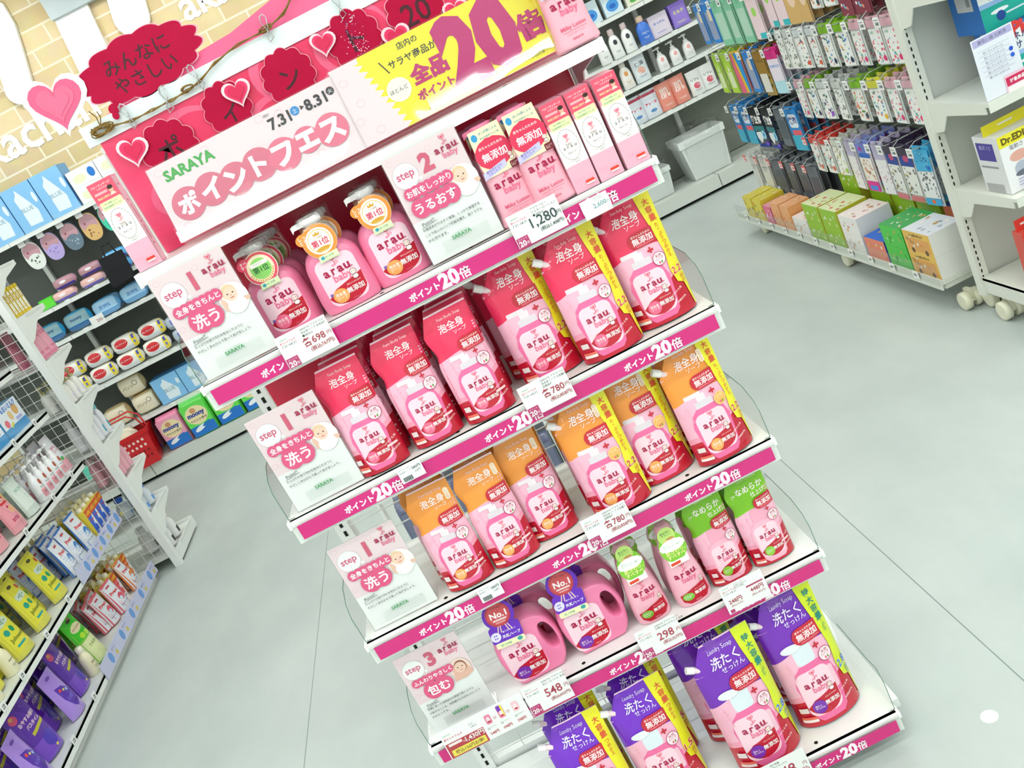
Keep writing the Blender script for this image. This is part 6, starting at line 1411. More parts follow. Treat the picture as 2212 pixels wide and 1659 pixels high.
    M = dict(m1=('black mask pack lettered 超立体', H('m', .125, .225, '#1a1c20', '#2a3050', mask1)), m2=('blue mask pack lettered 快適', H('m', .12, .215, '#2a88d0', '#3a98d0', mask2)), m3=('brown mask pack with a pale window', H('m', .125, .225, '#a07a2a', '#b09048', mask3)), m4=('pink and white mask pack', H('m', .115, .215, '#e0308a', '#e4e6f2', mask4)),
        lm=('lime green pack', H('m', .10, .215, '#b9e04a', '#c8e080', lime)), rb=('rainbow striped pack', H('m', .11, .215, '#f0c030', '#e0a0a0', rainb)), gp=('white fashion mask pack', H('m', .115, .20, '#dcdedb', '#d4d6d2', gpk)), gy=('slate grey pack', H('m', .11, .20, '#6a727c', '#6a727c', grey)),
        bf=('blue framed pack', H('m', .11, .21, '#2f8fe6', '#6aa8e8', bframe)), gn=('sea green pack', H('m', .12, .23, '#8ad0ac', '#9ad4b4', grn)), fc=('ochre pack with a face', H('m', .11, .22, '#d8b070', '#d8b888', face)), mr=('maroon patterned pack', H('m', .11, .22, '#8a3a4a', '#9a4a5a', maroon)), pk=('pale pink pack with a green dot', H('m', .11, .22, '#f0d8de', '#efe0e2', pinky)))
    lay = [[M['pk'], M['pk'], M['fc'], M['fc'], PR[8], PR[6], M['mr'], M['mr'], PR[2]], [PR[1], PR[1], PR[2], PR[2], PR[0], PR[0], PR[3], PR[3], PR[3]], [PR[3], PR[0], PR[5], PR[1], PR[8], PR[4], PR[3], PR[3]],
        [PR[6], PR[6], PR[7], SP[3], SP[2], SP[3], SP[1], SP[1], SP[0]]]
    layf = [[M['bf'], M['bf'], M['gn'], M['gn'], M['gn'], M['pk']], [M['lm'], M['lm'], M['rb'], M['bf'], M['m3'], M['m4']], [M['m2'], M['m2'], M['m1'], M['m1'], M['gy'], M['m2']], [M['gp'], M['gp'], M['gy'], M['gy'], M['gy'], M['gy']]]
    rn = ['top row', 'second row', 'third row', 'lowest row']
    for rows, L_, bay in ((ROWS, lay, 'near'), (ROWF, layf, 'far')):
        for ri, (z, ys) in enumerate(rows):
            for hi, y in enumerate(ys):
                nm, pr = L_[ri][hi]; n = 4
                for q in range(n):
                    place(pr, f'{nm}, {ORD[hi]} hook, {rn[ri]}, {bay} bay, '+['in front', 'second', 'third', 'last'][q], (HX+.040+.042*q, y+.003*((q*5) % 3-1), z-.0042), rz=-pi/2+.06*((q+hi) % 3-1)+(.0 if q else .02), group='packs on the hooks of the right gondola')
    # cartons on the base shelf
    def carton(c, t, sp, txt=None, yel=None):
        def f(A, w, h):
            A.rect(P(c), -w/2, w/2, 0, h)
            if yel: A.rect(P(yel), -w*.42, w*.42, h*.1, h*.7); A.ell(P('#6a4a2a'), -w*.25, h*.12, w*.06, w*.06); A.ell(P('#6a4a2a'), w*.25, h*.12, w*.06, w*.06)
            spots(len(c)+len(t)+sp, 9, [t, '#f2f0e8', '#e8a050'], -w*.42, w*.42, h*.15, h*.8, h*.08)(A)
            if txt: A.text(P('#5a4a3a'), txt, 0, h*.84, w=w*.5, bold=.03)
        return f
    def topf(c, t, sp):
        def f(A, w, d): A.rect(P(c), -w/2, w/2, 0, d); spots(sp, 14, [t, '#f2f0e8', '#c8a060'], -w*.42, w*.42, d*.1, d*.9, w*.05)(A)
        return f
    bx = dict(y=gbox('mask_carton', .19, .092, .14, '#f3f3ee', carton('#eec25a', '#b8945a', 1, 'いっぱいセット', '#e8a85a'), topf('#dfe3ea', '#a8b0c0', 3)), g=gbox('mask_carton', .17, .09, .15, '#2aa03a', carton('#4fcc4a', '#2a8a3a', 2), topf('#3fa858', '#bfe0b0', 4)),
        b=gbox('mask_carton', .17, .095, .17, '#1f4fb8', carton('#f08a70', '#e05a4a', 3), topf('#2a6ad0', '#e0a080', 5)), w=gbox('mask_carton', .17, .085, .16, '#f0eeec', carton('#f3f1ee', '#d8a8a8', 4), topf('#f0e4e2', '#d08a80', 6)),
        l=gbox('mask_carton', .17, .09, .155, '#c8c83a', carton('#9aca2a', '#e8ecb0', 5), topf('#dfe8b8', '#d84a4a', 7)), o=gbox('mask_carton', .11, .13, .12, '#f0a868', carton('#f3b07a', '#e88a4a', 6), topf('#f0b080', '#f6e0c8', 8)), ye=gbox('mask_carton', .12, .12, .14, '#e3d040', carton('#e8d850', '#8a8030', 7), topf('#d8c840', '#f0e8a0', 9)), pk=gbox('mask_carton', .10, .10, .12, '#e0709a', carton('#e8709a', '#f8c8d8', 8), topf('#e89ab0', '#f8e0e8', 10)))
    nm = dict(y='yellow and white mask carton', g='green mask carton', b='blue and salmon mask carton', w='white dotted mask carton', l='lime green and white carton', o='orange carton', ye='yellow carton', pk='pink carton')
    zb = .1405
    front = [('y', 1.725, 2), ('g', 1.915, 2), ('b', 2.10, 1), ('w', 2.29, 2), ('l', 2.48, 2), ('l', 2.665, 2), ('w', 2.85, 1), ('o', 3.01, 2), ('o', 3.135, 2), ('pk', 3.26, 1), ('ye', 3.39, 1), ('ye', 3.53, 1)]
    hts = dict(y=.092, g=.09, b=.095, w=.085, l=.09, o=.13, ye=.12, pk=.10)
    cnt = {}
    for k, y, n in front:
        for q in range(n if k != 'o' else 1):
            cnt[k] = cnt.get(k, 0)+1
            place(bx[k], f'{nm[k]} in the front row, {ORD[cnt[k]-1]} counting upward and away', (1.635, y, zb+q*(hts[k]+.0006)), rz=-pi/2)
    for i, (k, y, n) in enumerate((('l', 1.95, 3), ('l', 2.14, 3), ('l', 2.33, 3), ('l', 2.60, 3), ('b', 1.75, 2))):
        for q in range(n): place(bx[k], f'{nm[k]}, {ORD[i]} rear stack, {["lowest", "second", "third", "fourth"][q]} layer', (1.825, y, zb+q*(hts[k]+.0006)), rz=-pi/2)
    # goods on the end unit
    def asp(A, w, h):
        A.rect(P('#f2f6fa'), -w/2, w/2, 0, h); A.poly(P('#18b0a0'), [(-w/2, 0), (w/2, 0), (w/2, h*.52), (w*.1, h*.40), (-w/2, h*.44)]); A.poly(P('#9ac0f0'), [(-w/2, h*.44), (w*.1, h*.40), (w/2, h*.52), (w/2, h*.62), (0, h*.47), (-w/2, h*.53)]); A.rect(P('#2f78c8'), -w/2, w/2, h*.95, h)
        A.text(P('#e03a34'), 'Pigeon', -w*.15, h*.88, w=w*.5, bold=.06); A.text(P('#3a4a7a'), 'ネバネバ鼻水も\nサッとすっきり', -w*.1, h*.70, w=w*.62, bold=.02); A.ell(P('#c8d8f4'), w*.3, h*.42, w*.12, h*.12); A.ell(P('#f0f6fa'), -w*.3, h*.3, w*.10, h*.04); A.ell(P('#1a4a9a'), -w*.3, h*.2, w*.05, w*.05); A.rrect(P('#e8f0f8'), -w*.24, w*.0, h*.185, h*.215, .002); A.ring(P('#dff4f0'), w*.15, h*.4, w*.12, h*.1, .006)
    ab = gbox('nasal_aspirator_box', .30, .165, .15, '#1f6ec0', asp)
    A = Art(); A.rect(P('#c9ccd0'), .0, .085, .075, .155); A.rect(P('#8a9098'), .01, .03, .09, .13)
    MB().art(A, lambda y, z, o: (-.1501-o, .03+y, z)).build('side_print', ab, fix=False)
    zt = .825
    place(ab, 'blue and teal box lettered Pigeon, lowest in front on the end unit'.replace('Pigeon', 'in red'), (1.99, 1.19, zt+.001)); place(ab, 'blue and teal box stacked on top of the front one', (1.965, 1.23, zt+.1668)); place(ab, 'blue and teal box beside the front one, mostly cut off', (2.31, 1.19, zt+.001))
    t = thing('notice_card', 'white notice card with a lavender heading and a crimson footer', 'sign', (1.765, 1.125, zt+.002), 0)
    A = Art(); w, h = .135, .19; A.rect(P('#e9edf8'), -w/2, w/2, 0, h); A.rect(P('#b8b4e0'), -w*.47, w*.47, h*.87, h*.98); A.text(P('#5a5a7a'), '鼻吸い器 比較表', 0, h*.925, w=w*.7)
    for k in range(6): A.rect(P('#aab0c8'), -w*.4, w*.35, h*(.78-.08*k), h*(.785-.08*k)); A.text(P('#8a90a8'), '使い方とお手入れ', -w*.05, h*(.74-.08*k), w=w*.5)
    A.ell(P('#2a5ad0'), w*.34, h*.62, w*.05, w*.05); A.ell(P('#2a6ae0'), w*.34, h*.52, w*.05, w*.05); A.rrect(P('#f2c8dc'), w*.0, w*.62, -h*.05, h*.26, .004); A.rect(P('#d0285a'), w*.03, w*.56, h*.08, h*.22); A.text(P('#ffffff'), '対象商品', w*.3, h*.15, w=w*.36, bold=.03); A.rect(P('#f6eef2'), w*.03, w*.56, -h*.03, h*.07)
    MB().box(-w/2, w/2, 0, .001, 0, h, P('#e9edf8')).art(A, flat_front()).build('card', t, fix=False)
    def edi(A, w, h):
        A.rect(P('#f4f4f8'), -w/2, w/2, 0, h); A.rect(P('#f2e832'), -w/2, w/2, h*.80, h); A.text(P('#6a5a10'), 'Dr.EDISON', 0, h*.90, w=w*.84, bold=.05); A.text(P('#3a3a4a'), '電動さく乳器', 0, h*.75, w=w*.6); A.ell(P('#e8b0a0'), -w*.15, h*.58, w*.2, h*.09); A.ell(P('#d08a6a'), w*.1, h*.6, w*.12, h*.05); A.ell(P('#b8c0d0'), -w*.15, h*.36, w*.16, h*.12); A.ell(P('#6a7080'), -w*.15, h*.28, w*.17, h*.05); A.rrect(P('#e0285a'), w*.08, w*.34, h*.32, h*.50, .003); A.text(P('#ffffff'), '62', w*.2, h*.42, w=w*.14, bold=.04)
        for k in range(3): A.rect(P('#b8bce0'), -w*.3, w*.2, h*(.18-.05*k), h*(.2-.05*k))
    eb = gbox('breast_pump_box', .16, .19, .13, '#e3e4e6', edi, tab=(.035, '#e8dc2a'))
    A = Art(); A.rect(P('#4a3f9a'), .02, .11, .11, .17); A.text(P('#c8c4f0'), 'さく乳器', .065, .155, w=.06); A.rect(P('#9a9ea0'), .02, .11, .085, .092); A.rect(P('#b0b2b2'), .02, .11, .0, .03)
    MB().art(A, lambda y, z, o: (-.0801-o, .01+y, z)).build('side_print', eb, fix=False)
    place(eb, 'white breast pump box with a yellow top, first from the upright', (1.79, 1.16, .5095)); place(eb, 'white breast pump box with a yellow top, second from the upright', (1.955, 1.16, .5095)); place(eb, 'white breast pump box with a yellow top, third from the upright', (2.12, 1.16, .5095))
    price_tag('white price tag reading 4,980 yen in front of the breast pump boxes', 1.80, 1.108, .475, .12, .07, '4,980', None, 'おすすめ', color='#c0303a', point=False)
    def redf(A, w, h): A.rect(P('#f0d8d2'), -w/2, w/2, 0, h); A.rect(P('#e0382c'), -w/2, w/2, h*.84, h); A.rect(P('#8aa03a'), -w*.35, w*.35, h*.68, h*.80); A.rrect(P('#f6f2ee'), -w*.38, w*.38, h*.28, h*.64, .003); A.ell(P('#d84a5a'), w*.1, h*.5, w*.1, w*.1); A.rect(P('#7ab0d8'), -w*.36, w*.36, h*.16, h*.2)
    rb = gbox('teether_box', .055, .21, .05, '#d8564a', redf, tab=(.04, '#e0382c'))
    for k, (x, y) in enumerate(((1.735, 1.17), (1.80, 1.11), (1.795, 1.17), (1.86, 1.15), (1.92, 1.13))): place(rb, f'tall red and white box on the lowest end shelf, {ORD[k]} from the upright', (x, y, .1608))
right_goods()
# ================================================================== far wall gondola
def far_gondola():
    g = thing('wall_gondola', 'white shelving along the far brick wall with charcoal back panels', 'shelf unit')
    wm = 'white_metal'; dk = mat('charcoal_panel', '#5b605c', rough=.6); lt = mat('olive_panel', '#8a8f86', rough=.6); base = mat('base_panel', '#d3d8d1', rough=.45)
    secs = [-3.45, -2.55, -1.65, -.75, .15, 1.05, 1.95, 2.85]
    for i in range(len(secs)-1):
        a, c = secs[i], secs[i+1]
        MB().box(a+.002, c-.002, 5.44, 5.46, .12, 1.87, dk if c < 1.0 else lt).build('back_panel', g)
        b = MB(); b.box(a+.003, c-.003, 4.985, 5.44, .025, .115, base); b.box(a+.003, c-.003, 4.975, 4.985, .025, .118, base); b.build('base_shelf', g)
        zs = (.415, .75, 1.145, 1.365, 1.855) if c < 1.0 else (.648, .90, 1.115, 1.385, 1.62, 1.86)
        for z in zs:
            b = MB(); yf = 5.10
            b.box(a+.002, c-.002, yf, 5.44, z-.018, z-.004, wm); b.box(a+.002, c-.002, yf-.006, yf, z-.028, z, wm); sh = b.build('shelf', g)
            b = MB(); b.box(a+.01, c-.01, yf-.009, yf-.0075, z-.005, z+.035, 'clear'); b.build('clear_riser', sh)
            for k in range(4):
                x = a+.12+.22*k
                if (-2.95 < x < -1.2 or 1.2 < x < 2.4) and z < 1.8: MB().box(x-.02, x+.02, yf-.0115, yf-.0095, z-.026, z+.004, P('#eef2ef')).build('shelf_label', sh)
    for x in secs: MB().box(x-.015, x+.015, 5.40, 5.46, .12, 1.9, wm).build('upright', g)
    MB().box(-3.45, 2.85, 5.02, 5.44, .0, .025, 'black_slot').build('plinth', g)
far_gondola()
def far_goods():
    def bluebox(A, w, h):
        A.rect(P('#86c0ee'), -w/2, w/2, 0, h); A.poly(P('#e3eef6'), [(-w*.20, h*.10), (w*.24, h*.08), (w*.30, h*.35), (w*.16, h*.6), (0, h*.84), (-w*.06, h*.92), (-w*.1, h*.82), (-w*.22, h*.72), (-w*.2, h*.5)])
        A.text(P('#9ab8cc'), 'BLUE', 0, h*.45, w=w*.4, bold=.03); A.ell(P('#e3eef6'), w*.40, h*.62, w*.06, h*.12)
    bb = gbox('nappy_box', .205, .30, .20, '#5fa6e0', bluebox)
    for k in range(6): place(bb, f'big sky blue box on top of the wall shelving, {ORD[k]} from the white boxes', (-2.12-.212*k, 5.14, 1.8565))
    wb = gbox('wipes_case_box', .20, .11, .2, '#f2f5f6', lambda A, w, h: (A.rect(P('#eef2f2'), -w/2, w/2, 0, h), A.ell(P('#e9ecc8'), -w*.15, h*.4, w*.22, h*.26), A.ell(P('#1f78d0'), w*.3, h*.5, w*.12, h*.3)))
    for k in range(3):
        for q in range(2): place(wb, f'white box with cream print, {ORD[k]} from the sky blue boxes, {["lower", "upper"][q]}', (-1.90+.205*k, 5.14, 1.8565+.1106*q))
    def bibc(c, c2):
        def f(A, w, h): A.ell(P('#c79aa4'), 0, -h*.32, w*.46, h*.34); A.ell(P(c), 0, -h*.68, w*.42, h*.28); spots(len(c2)*3+ord(c[2]), 9, [c2], -w*.25, w*.25, -h*.82, -h*.55, w*.05)(A); A.ell(P('#8a1f34'), -w*.2, -h*.3, w*.05, w*.05)
        return f
    bibs = [('lilac', '#b9a8e0', '#8f7fd0'), ('slate dotted', '#6a7f90', '#a8bccc'), ('tan animal print', '#e0b878', '#8a5a30'), ('turquoise', '#48cfae', '#1f7a90'), ('white star print', '#e9eee9', '#3a4a40')]
    for i, (n, c, c2) in enumerate(bibs):
        x = (-2.33, -2.185, -2.04, -1.90, -2.47)[i]
        t = thing('baby_bib', f'{n} baby bib in clear wrap hanging below the top shelf', 'bib', (x, 5.14, 1.80))
        b = MB(); b.prism([(.062*math.copysign(abs(cos(a))**.8, cos(a)), -.085+.095*math.copysign(abs(sin(a))**.8, sin(a))) for a in [2*pi*k/24 for k in range(24)]], 0, .008, mat('bib_back_'+str(i), c, rough=.5)); b.build('bib', t)
        A = Art(); bibc(c, c2)(A, .125, .18); MB().art(A, flat_front()).build('printed_front', t, fix=False)
        MB().box(-.05, .0, -.012, -.010, -.005, .03, P('#f4f6f4')).build('price_label', t)
        MB().tube([(0, .001, .004), (0, .3, .004)], .002, 'chrome', 5).build('hook', t)
    def wip(c1, c2, txt=None, tc='#ffffff', oval=None, edge=None):
        def f(A, w, h):
            A.rect(P(c1), -w*.42, w*.42, h*.3, h*.92); A.rect(P(c2), -w*.42, w*.42, h*.06, h*.32)
            if oval: A.ell(P(oval), -w*.1, h*.58, w*.24, h*.28)
            if edge: A.rect(P(edge), w*.28, w*.44, h*.04, h*.96); A.rect(P('#2a3aa0'), w*.32, w*.40, h*.6, h*.85); A.rect(P('#6a7ac8'), w*.33, w*.39, h*.3, h*.48)
            if txt: A.text(P(tc), txt, -w*.1 if edge else 0, h*.58, w=w*.42, bold=.03)
            else: A.ell(P('#f4f0f4'), 0, h*.6, w*.14, h*.12)
        return f
    pw = gpillow('wipes_pack', .17, .075, .10, '#c99ab0', wip('#b98a94', '#2a1a9a')); pk = gpillow('wipes_pack', .19, .07, .10, '#e8b8b8', wip('#e8bab4', '#5a50c0')); bl = gpillow('wipes_pack', .18, .075, .10, '#5ab0e8', wip('#6abcf0', '#1f2fb8')); mo = gpillow('wipes_pack', .20, .13, .09, '#2aa8dc', wip('#8fb8c4', '#2a70b0', 'moony', '#1f3f8a')); lb = gpillow('wipes_pack', .20, .12, .09, '#7ac0f0', wip('#a8d4f4', '#7ab8ec', '水99%', '#4a8ad0')); ot = gpillow('wipes_pack', .205, .115, .09, '#f2f0e6', wip('#f3f1ea', '#dfe6ea', 'おしりナップ', '#f3d8d8', '#d8202c', '#f2dc2a')); jo = gpillow('wipes_pack', .17, .10, .09, '#aab8cc', wip('#b8c4d4', '#9aa8b8', '除菌', '#1f4fd8'))
    A_, B_, C_, D_ = 1.366, 1.146, .751, .416
    for k, x in enumerate((-2.46, -2.24)): place(pk, f'pink and violet wipes pack, lower row, {ORD[k]} from the left', (x, 5.15, A_))
    place(bl, 'blue wipes pack, lower row', (-2.03, 5.15, A_))
    for k, x in enumerate((-2.41, -2.215)): place(pw, f'dusky purple wipes pack, upper row, {ORD[k]} from the left', (x, 5.15, A_+.0715))
    place(bl, 'blue wipes pack, upper row', (-2.02, 5.15, A_+.077))
    gn = gbox('green_pack', .10, .07, .08, '#4fd03a', lambda A, w, h: A.rect(P('#66e03a'), -w*.45, w*.45, h*.1, h*.9)); place(gn, 'small bright green pack left of the purple wipes packs', (-2.58, 5.15, A_))
    t = thing('black_bag', 'black cloth bag hanging beside the top display shelf', 'bag', (-2.00, 4.99, 1.30)); b = MB(); b.prism([(-.09, 0), (.07, .01), (.085, .20), (-.075, .205)], 0, .05, mat('black_cloth', '#16161c', rough=.8)); b.build('body', t); MB().tube([(-.03, .025, .2), (-.02, .03, .27), (.04, .03, .27), (.05, .025, .2)], .006, 'black_cloth').build('strap', t); MB().tube([(.01, .03, .27), (.01, .15, .275)], .003, 'chrome').build('hook', t)
    for k, x in enumerate((-2.475, -2.69)): place(mo, f'turquoise wipes pack lettered moony, {ORD[k]} from the price card'.replace('lettered moony', 'with a grey front'), (x, 5.15, B_))
    for k, x in enumerate((-2.26, -2.045)):
        for q in range(2): place(lb, f'light blue wipes pack, {ORD[k]} from the turquoise ones, {["front", "rear"][q]}', (x, 5.15+.095*q, B_+.02*q*0))
    price_tag('small white price card reading 200 yen on the wipes shelf', -2.33, 5.083, B_-.03, .10, .075, '200', None, None, color='#a03a4a', point=False)
    for r in range(2):
        for k, x in enumerate((-2.11, -2.32, -2.53, -2.74)): place(ot, f'white wipes pack with red oval and yellow end, {["lower", "upper"][r]} row, {ORD[k]} from the right', (x+.03*r, 5.15, C_+.1155*r))
        place(jo, f'grey blue wipes pack, {["lower", "upper"][r]}, right of the red oval packs', (-1.90, 5.15, C_+.1005*r))
    cr = gbox('soap_case_box', .16, .10, .08, '#cfe2e8', lambda A, w, h: (A.rect(P('#dfe0dc'), -w/2, w/2, 0, h*.5), A.rect(P('#8ac8e0'), -w/2, w/2, h*.5, h), A.ell(P('#e9e8c0'), 0, h*.6, w*.32, h*.26))); place(cr, 'pale box with a cream print at the right of the light blue wipes', (-1.85, 5.15, B_))
    pa = gpillow('nappy_pack', .20, .15, .12, '#cdb888', lambda A, w, h: (A.rect(P('#efe6cc'), -w*.4, w*.4, h*.1, h*.9), A.ring(P('#6a6a70'), w*.2, h*.6, h*.12, h*.12, .004), A.text(P('#8a7a50'), 'パンツ', -w*.1, h*.5, w=w*.4, bold=.02)))
    for k, (x, q) in enumerate(((-2.40, 0), (-2.42, 1), (-2.62, 0))): place(pa, ['beige pack with a ring print, lower', 'beige pack with a ring print, stacked on the lower one', 'beige pack with a ring print, at the left'][k], (x, 5.15, D_+.1505*q))
    b2 = gbox('nappy_box', .20, .19, .16, '#4a90c8', bluebox)
    for k in range(3): place(b2, f'blue box with a white shape on the second lowest shelf, {ORD[k]} from the left', (-2.19+.205*k, 5.14, D_))
    bag_p = gbag('nappy_bag', .19, .25, .12, '#f08ab0', gbags_text('moony', ('#f4a8c4', .3, .9), ('#2a78d0', .02, .3))); bag_g = gbag('nappy_bag', .20, .27, .12, '#5ad84a', gbags_text('moony', ('#6ae05a', .3, .9), ('#2a78d0', .02, .3))); bag_o = gbag('nappy_bag', .16, .22, .12, '#e8a84a', a_simple('#eab860', None, '手口', '#6a4a2a'))
    bag_t = gbag('nappy_bag', .16, .18, .12, '#4ac8a8', a_simple('#6ad0b8', None, '', '#3a9a80'))
    for k, x in enumerate((-2.60, -2.30)): place(bag_p, f'pink and blue nappy bag on the lowest shelf, {ORD[k]} from the left', (x, 5.05+.24*(k == 0), .119))
    for k, x in enumerate((-2.09, -1.88, -1.67)): place(bag_g, f'green and blue nappy bag on the lowest shelf, {ORD[k]} from the left', (x, 5.02, .119))
    for k, x in enumerate((-1.50, -1.33)): place(bag_o, f'amber pack on the lowest shelf, {ORD[k]} right of the green bags', (x, 5.03, .119))
    place(bag_t, 'small turquoise pack at the left end of the lowest shelf', (-2.93, 5.04, .119))
    # right part of the far wall
    wbt = gbottle('white_bottle', '#f3f5f4', '#f0d8da', .20, .042, 'cap', None, None, '#3a3e42', top='#3a3e42'); sm = gbottle('white_bottle', '#f4f5f4', '#eceeee', .165, .038, 'pump', '#e6e9ea', None, '#d89aa0', top='#f0b0ac'); bu = gbottle('blue_bottle', '#3f78d8', '#f0d0b8', .19, .05, 'cap', None, 'ベビー', '#e3ecf8'); tu = gpouch('cream_tube', .11, .20, .03, '#e2e9ee', a_simple('#dde6ec', None, '保湿', '#6a7078', '#e8a890'), 61)
    at = gpouch('powder_pouch', .12, .19, .03, '#d8dfe8', lambda A, W, H: (A.rect(P('#b01f48'), -W*.48, W*.48, H*.82, H*.99), A.rect(P('#dfe5ee'), -W*.47, W*.47, H*.05, H*.82), A.text(P('#c81f5a'), 'アトピタ', 0, H*.52, w=W*.7, bold=.05), A.ell(P('#5a90c8'), 0, H*.25, W*.2, H*.06)), 62)
    co = gpouch('coral_pouch', .11, .19, .03, '#e88a78', a_simple('#ea9280', None, '肌', '#f4d8d0'), 63); yo = gbottle('baby_bottle', '#f6f3ee', '#e8e0d8', .19, .042, 'cap', '#f0e8e0', None, '#b8886a', top='#e0a060'); pkp = gpouch('white_pouch', .10, .17, .03, '#eef0ee', a_simple('#f0f2f0', None, 'リフレ', '#4a4a4a', '#d85a70'), 64)
    car = gbox('carton', .14, .15, .08, '#dccfe0', a_simple('#e3d8e6', None, 'せっけん', '#4a6ac0')); pur = gbox('carton', .12, .16, .08, '#8a70d0', a_simple('#9a80d8', None, 'ミルク', '#e0e860'))
    tb = gbox('toy_pack', .13, .15, .05, '#cfe4f0', lambda A, w, h: (A.rect(P('#d8e8f0'), -w/2, w/2, 0, h), A.ell(P('#4a9ae0'), 0, h*.4, w*.34, h*.26), A.ell(P('#2a6ac8'), 0, h*.38, w*.18, h*.1))); tg = gbox('toy_pack', .13, .15, .05, '#e0e8d0', lambda A, w, h: (A.rect(P('#e6e4d0'), -w/2, w/2, 0, h), A.ell(P('#e0784a'), 0, h*.5, w*.3, h*.22), A.ell(P('#4aa83a'), -w*.1, h*.2, w*.2, h*.1)))
    Zr = (.649, .901, 1.116, 1.386, 1.621)
    def row(z, items, y=5.15):
        for pr, x, lab in items: place(pr, lab, (x, y, z))
    row(Zr[2], [(wbt, 1.58, 'white bottle with a round dark mark, left of three'), (wbt, 1.675, 'white bottle with a round dark mark, middle of three'), (wbt, 1.77, 'white bottle with a round dark mark, right of three'), (bu, 1.89, 'bright blue bottle beside the three marked bottles'), (car, 2.01, 'pale lilac carton right of the blue bottle'), (pur, 2.16, 'violet carton right of the lilac one')])
    row(Zr[1], [(yo, 1.66, 'white bottle with an amber dot above the teal tray'), (tu, 1.77, 'pale grey cream tube beside the amber dotted bottle'), (sm, 1.93, 'white pump bottle with a rosy dot, left of three'), (sm, 2.03, 'white pump bottle with a rosy dot, middle of three'), (sm, 2.13, 'white pump bottle with a rosy dot, right of three'), (yo, 1.54, 'white bottle with an amber dot nearest the display')])
    row(Zr[0], [(at, 1.63, 'white powder pouch with a crimson top, left of two'), (at, 1.745, 'white powder pouch with a crimson top, right of two'), (co, 1.86, 'coral pouch, left of two beside the powder pouches'), (co, 1.97, 'coral pouch, right of two beside the powder pouches'), (pkp, 2.09, 'white pouch with a red stripe, left of two'), (pkp, 2.19, 'white pouch with a red stripe, right of two')])
    row(Zr[3], [(tb, 1.60, 'clear pack with a blue toy, left of two'), (tb, 1.76, 'clear pack with a blue toy, right of two'), (tg, 1.92, 'clear pack with an orange toy, left of two'), (tg, 2.08, 'clear pack with an orange toy, right of two')])
    row(Zr[4], [(tg, 1.65, 'clear toy pack on the upper shelf, left of three'), (tb, 1.82, 'clear toy pack on the upper shelf, middle of three'), (tg, 1.98, 'clear toy pack on the upper shelf, right of three')])
    # wrapped white crates on the base
    for k, (x, w, h) in enumerate(((1.54, .26, .20), (1.96, .34, .30))):
        t = thing('wrapped_tub', ['small white plastic tub in clear wrap on the far base shelf', 'large white plastic tub in clear wrap on the far base shelf'][k], 'tub', (x, 5.20, .119))
        b = MB(); b.rings([[(w/2*q*sx, .14*q*sy, z) for sx, sy in ((-1, -1), (1, -1), (1, 1), (-1, 1))] for z, q in ((0, .82), (h*.82, .96), (h*.83, 1.04), (h, 1.05), (h, .97), (.01, .80))], G('#e9efec', .35), smooth=False); b.build('tub', t)
        b = MB(); rnd = random.Random(k); b.rings([[(w/2*q*cos(a)*1.25+rnd.uniform(-.012, .012), 0.17*q*sin(a)*1.1+rnd.uniform(-.01, .01), z+rnd.uniform(-.01, .01)*(z > .02)) for a in [2*pi*j/18+.2 for j in range(18)]] for z, q in ((0.002, .86), (h*.5, .96), (h*.95, 1.0), (h*1.12, .85), (h*1.2, .5), (h*1.15, .1))], 'clear_film', smooth=False); b.build('clear_wrap', t)
    t = thing('shopping_basket', 'red plastic shopping basket standing on the lowest far shelf', 'basket', (-2.585, 5.02, .119), rz=.12); t.scale = (1.3, 1.2, 1.2)
    rd = mat('basket_red', '#d01820', rough=.3, coat=.3)
    b = MB(); b.rings([[(.12*q*sx, .085*q*sy, z) for sx, sy in ((-1, -1), (1, -1), (1, 1), (-1, 1))] for z, q in ((0, .82), (.19, 1.0), (.19, 1.06), (.215, 1.07), (.215, 1.0), (.004, .79))], rd, smooth=False)
    for i in range(4):
        for k in range(7): x = -.075+k*.025; z = .05+.035*i; q = .82+.18*z/.19; b.box(x-.006, x+.006, -.085*q-.0012, -.085*q-.0004, z, z+.022, P('#f0d8d4' if i > 1 else '#8a1014'))
    b.build('basket', t)
    for s in (-1, 1): MB().tube([(-.11, s*.03, .21), (-.10, s*.05, .28), (-.06, s*.06, .32), (.06, s*.06, .32), (.10, s*.05, .28), (.11, s*.03, .21)], .005, rd).build('handle', t)
    b = MB(); b.lathe([(.08, .02), (.10, .065), (.15, .078), (.21, .070), (.245, .045), (.255, .01)], mat('cream_plush', '#f3ead2', rough=.9), c=(-.01, 0), n=18)
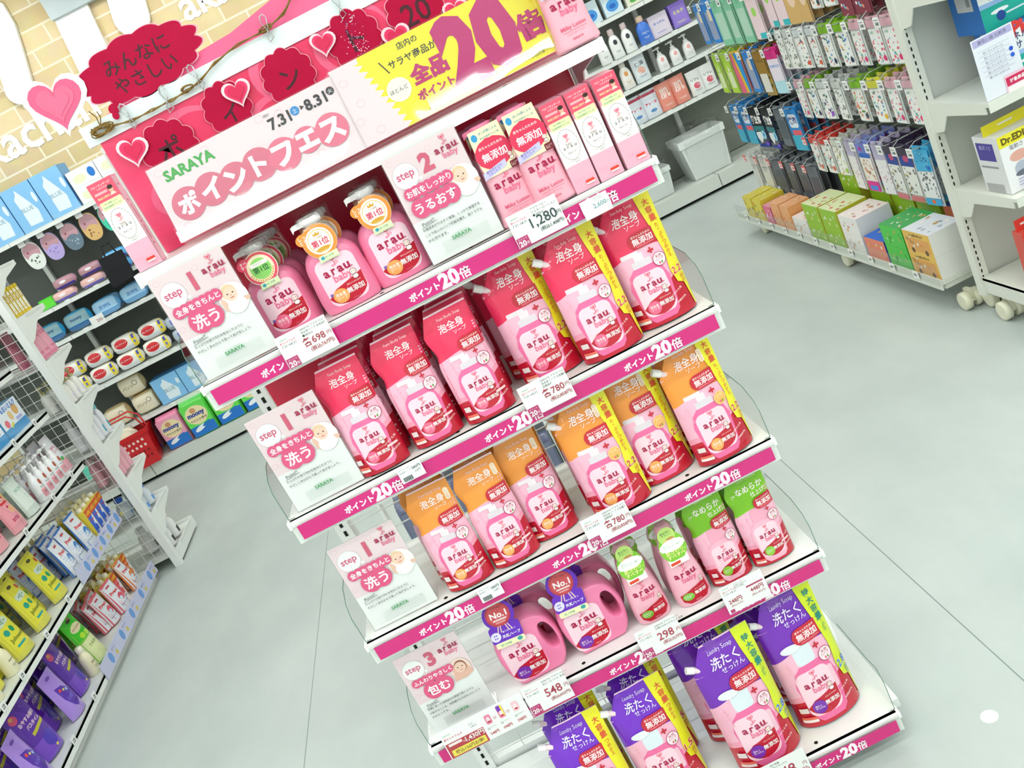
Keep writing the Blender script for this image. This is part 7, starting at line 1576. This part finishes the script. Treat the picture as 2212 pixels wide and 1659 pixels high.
    b.v = [(x*1.0, y*.8, z) for x, y, z in b.v]; o = b.build('plush_cushion'); o.location = (-2.585, 5.02, .119); o.scale = (1.3, 1.2, 1.2); tag(o, 'round cream plush cushion inside the red basket', 'cushion')
far_goods()
def rear_rack():
    """wheeled rack with wrapped packs seen through the grid of the display"""
    t = thing('wheeled_rack', 'white wire rack on black wheels behind the display grid', 'rack', (-.15, 1.55, 0))
    for sx in (-1, 1):
        for sy in (-1, 1):
            b = MB(); b.tube([(sx*.42, sy*.16, .09), (sx*.42, sy*.16, 1.25)], .008, 'wire_white', 8); b.build('post', t)
            b = MB(); b.rings([[(sx*.42+q, sy*.16+.035*cos(a)*k, .036+.035*sin(a)*k) for a in [2*pi*i/16 for i in range(16)]] for q, k in ((-.012, .85), (-.01, 1), (.01, 1), (.012, .85))], G('#20242a')); b.tube([(sx*.42, sy*.16, .05), (sx*.42, sy*.16, .10)], .009, 'chrome'); b.build('caster', t)
    for z in (.14, .50, .86):
        b = MB()
        for k in range(22): x = -.42+k*.04; b.tube([(x, -.16, z), (x, .16, z)], .0018, 'wire_white', 4)
        for y in (-.16, 0, .16): b.tube([(-.42, y, z-.003), (.42, y, z-.003)], .004, 'wire_white', 5)
        b.build('wire_shelf', t)
    g1 = gbag('wrapped_pack', .07, .26, .20, '#6a7290', lambda A, w, h: A.rect(P('#7a829c'), -w*.3, w*.3, h*.1, h*.85)); g2 = gbag('wrapped_pack', .08, .24, .20, '#3a3458', lambda A, w, h: A.rect(P('#5a4a80'), -w*.3, w*.3, h*.2, h*.8)); g3 = gbag('wrapped_pack', .10, .22, .18, '#c8cc30', lambda A, w, h: A.rect(P('#3a8a3a'), -w*.3, w*.3, h*.5, h*.8))
    for zi, z in enumerate((.142, .502, .862)):
        for k in range(9):
            pr, nm = ((g1, 'slate blue wrapped pack'), (g2, 'dark violet wrapped pack'), (g1, 'slate blue wrapped pack'), (g3, 'yellow wrapped pack with a green patch'))[(k+zi) % 4]
            place(pr, f'{nm}, {["lowest", "middle", "top"][zi]} rack tier, {ORD[k]} from the left', (-.15-.36+.09*k, 1.44, z+.003))
rear_rack()
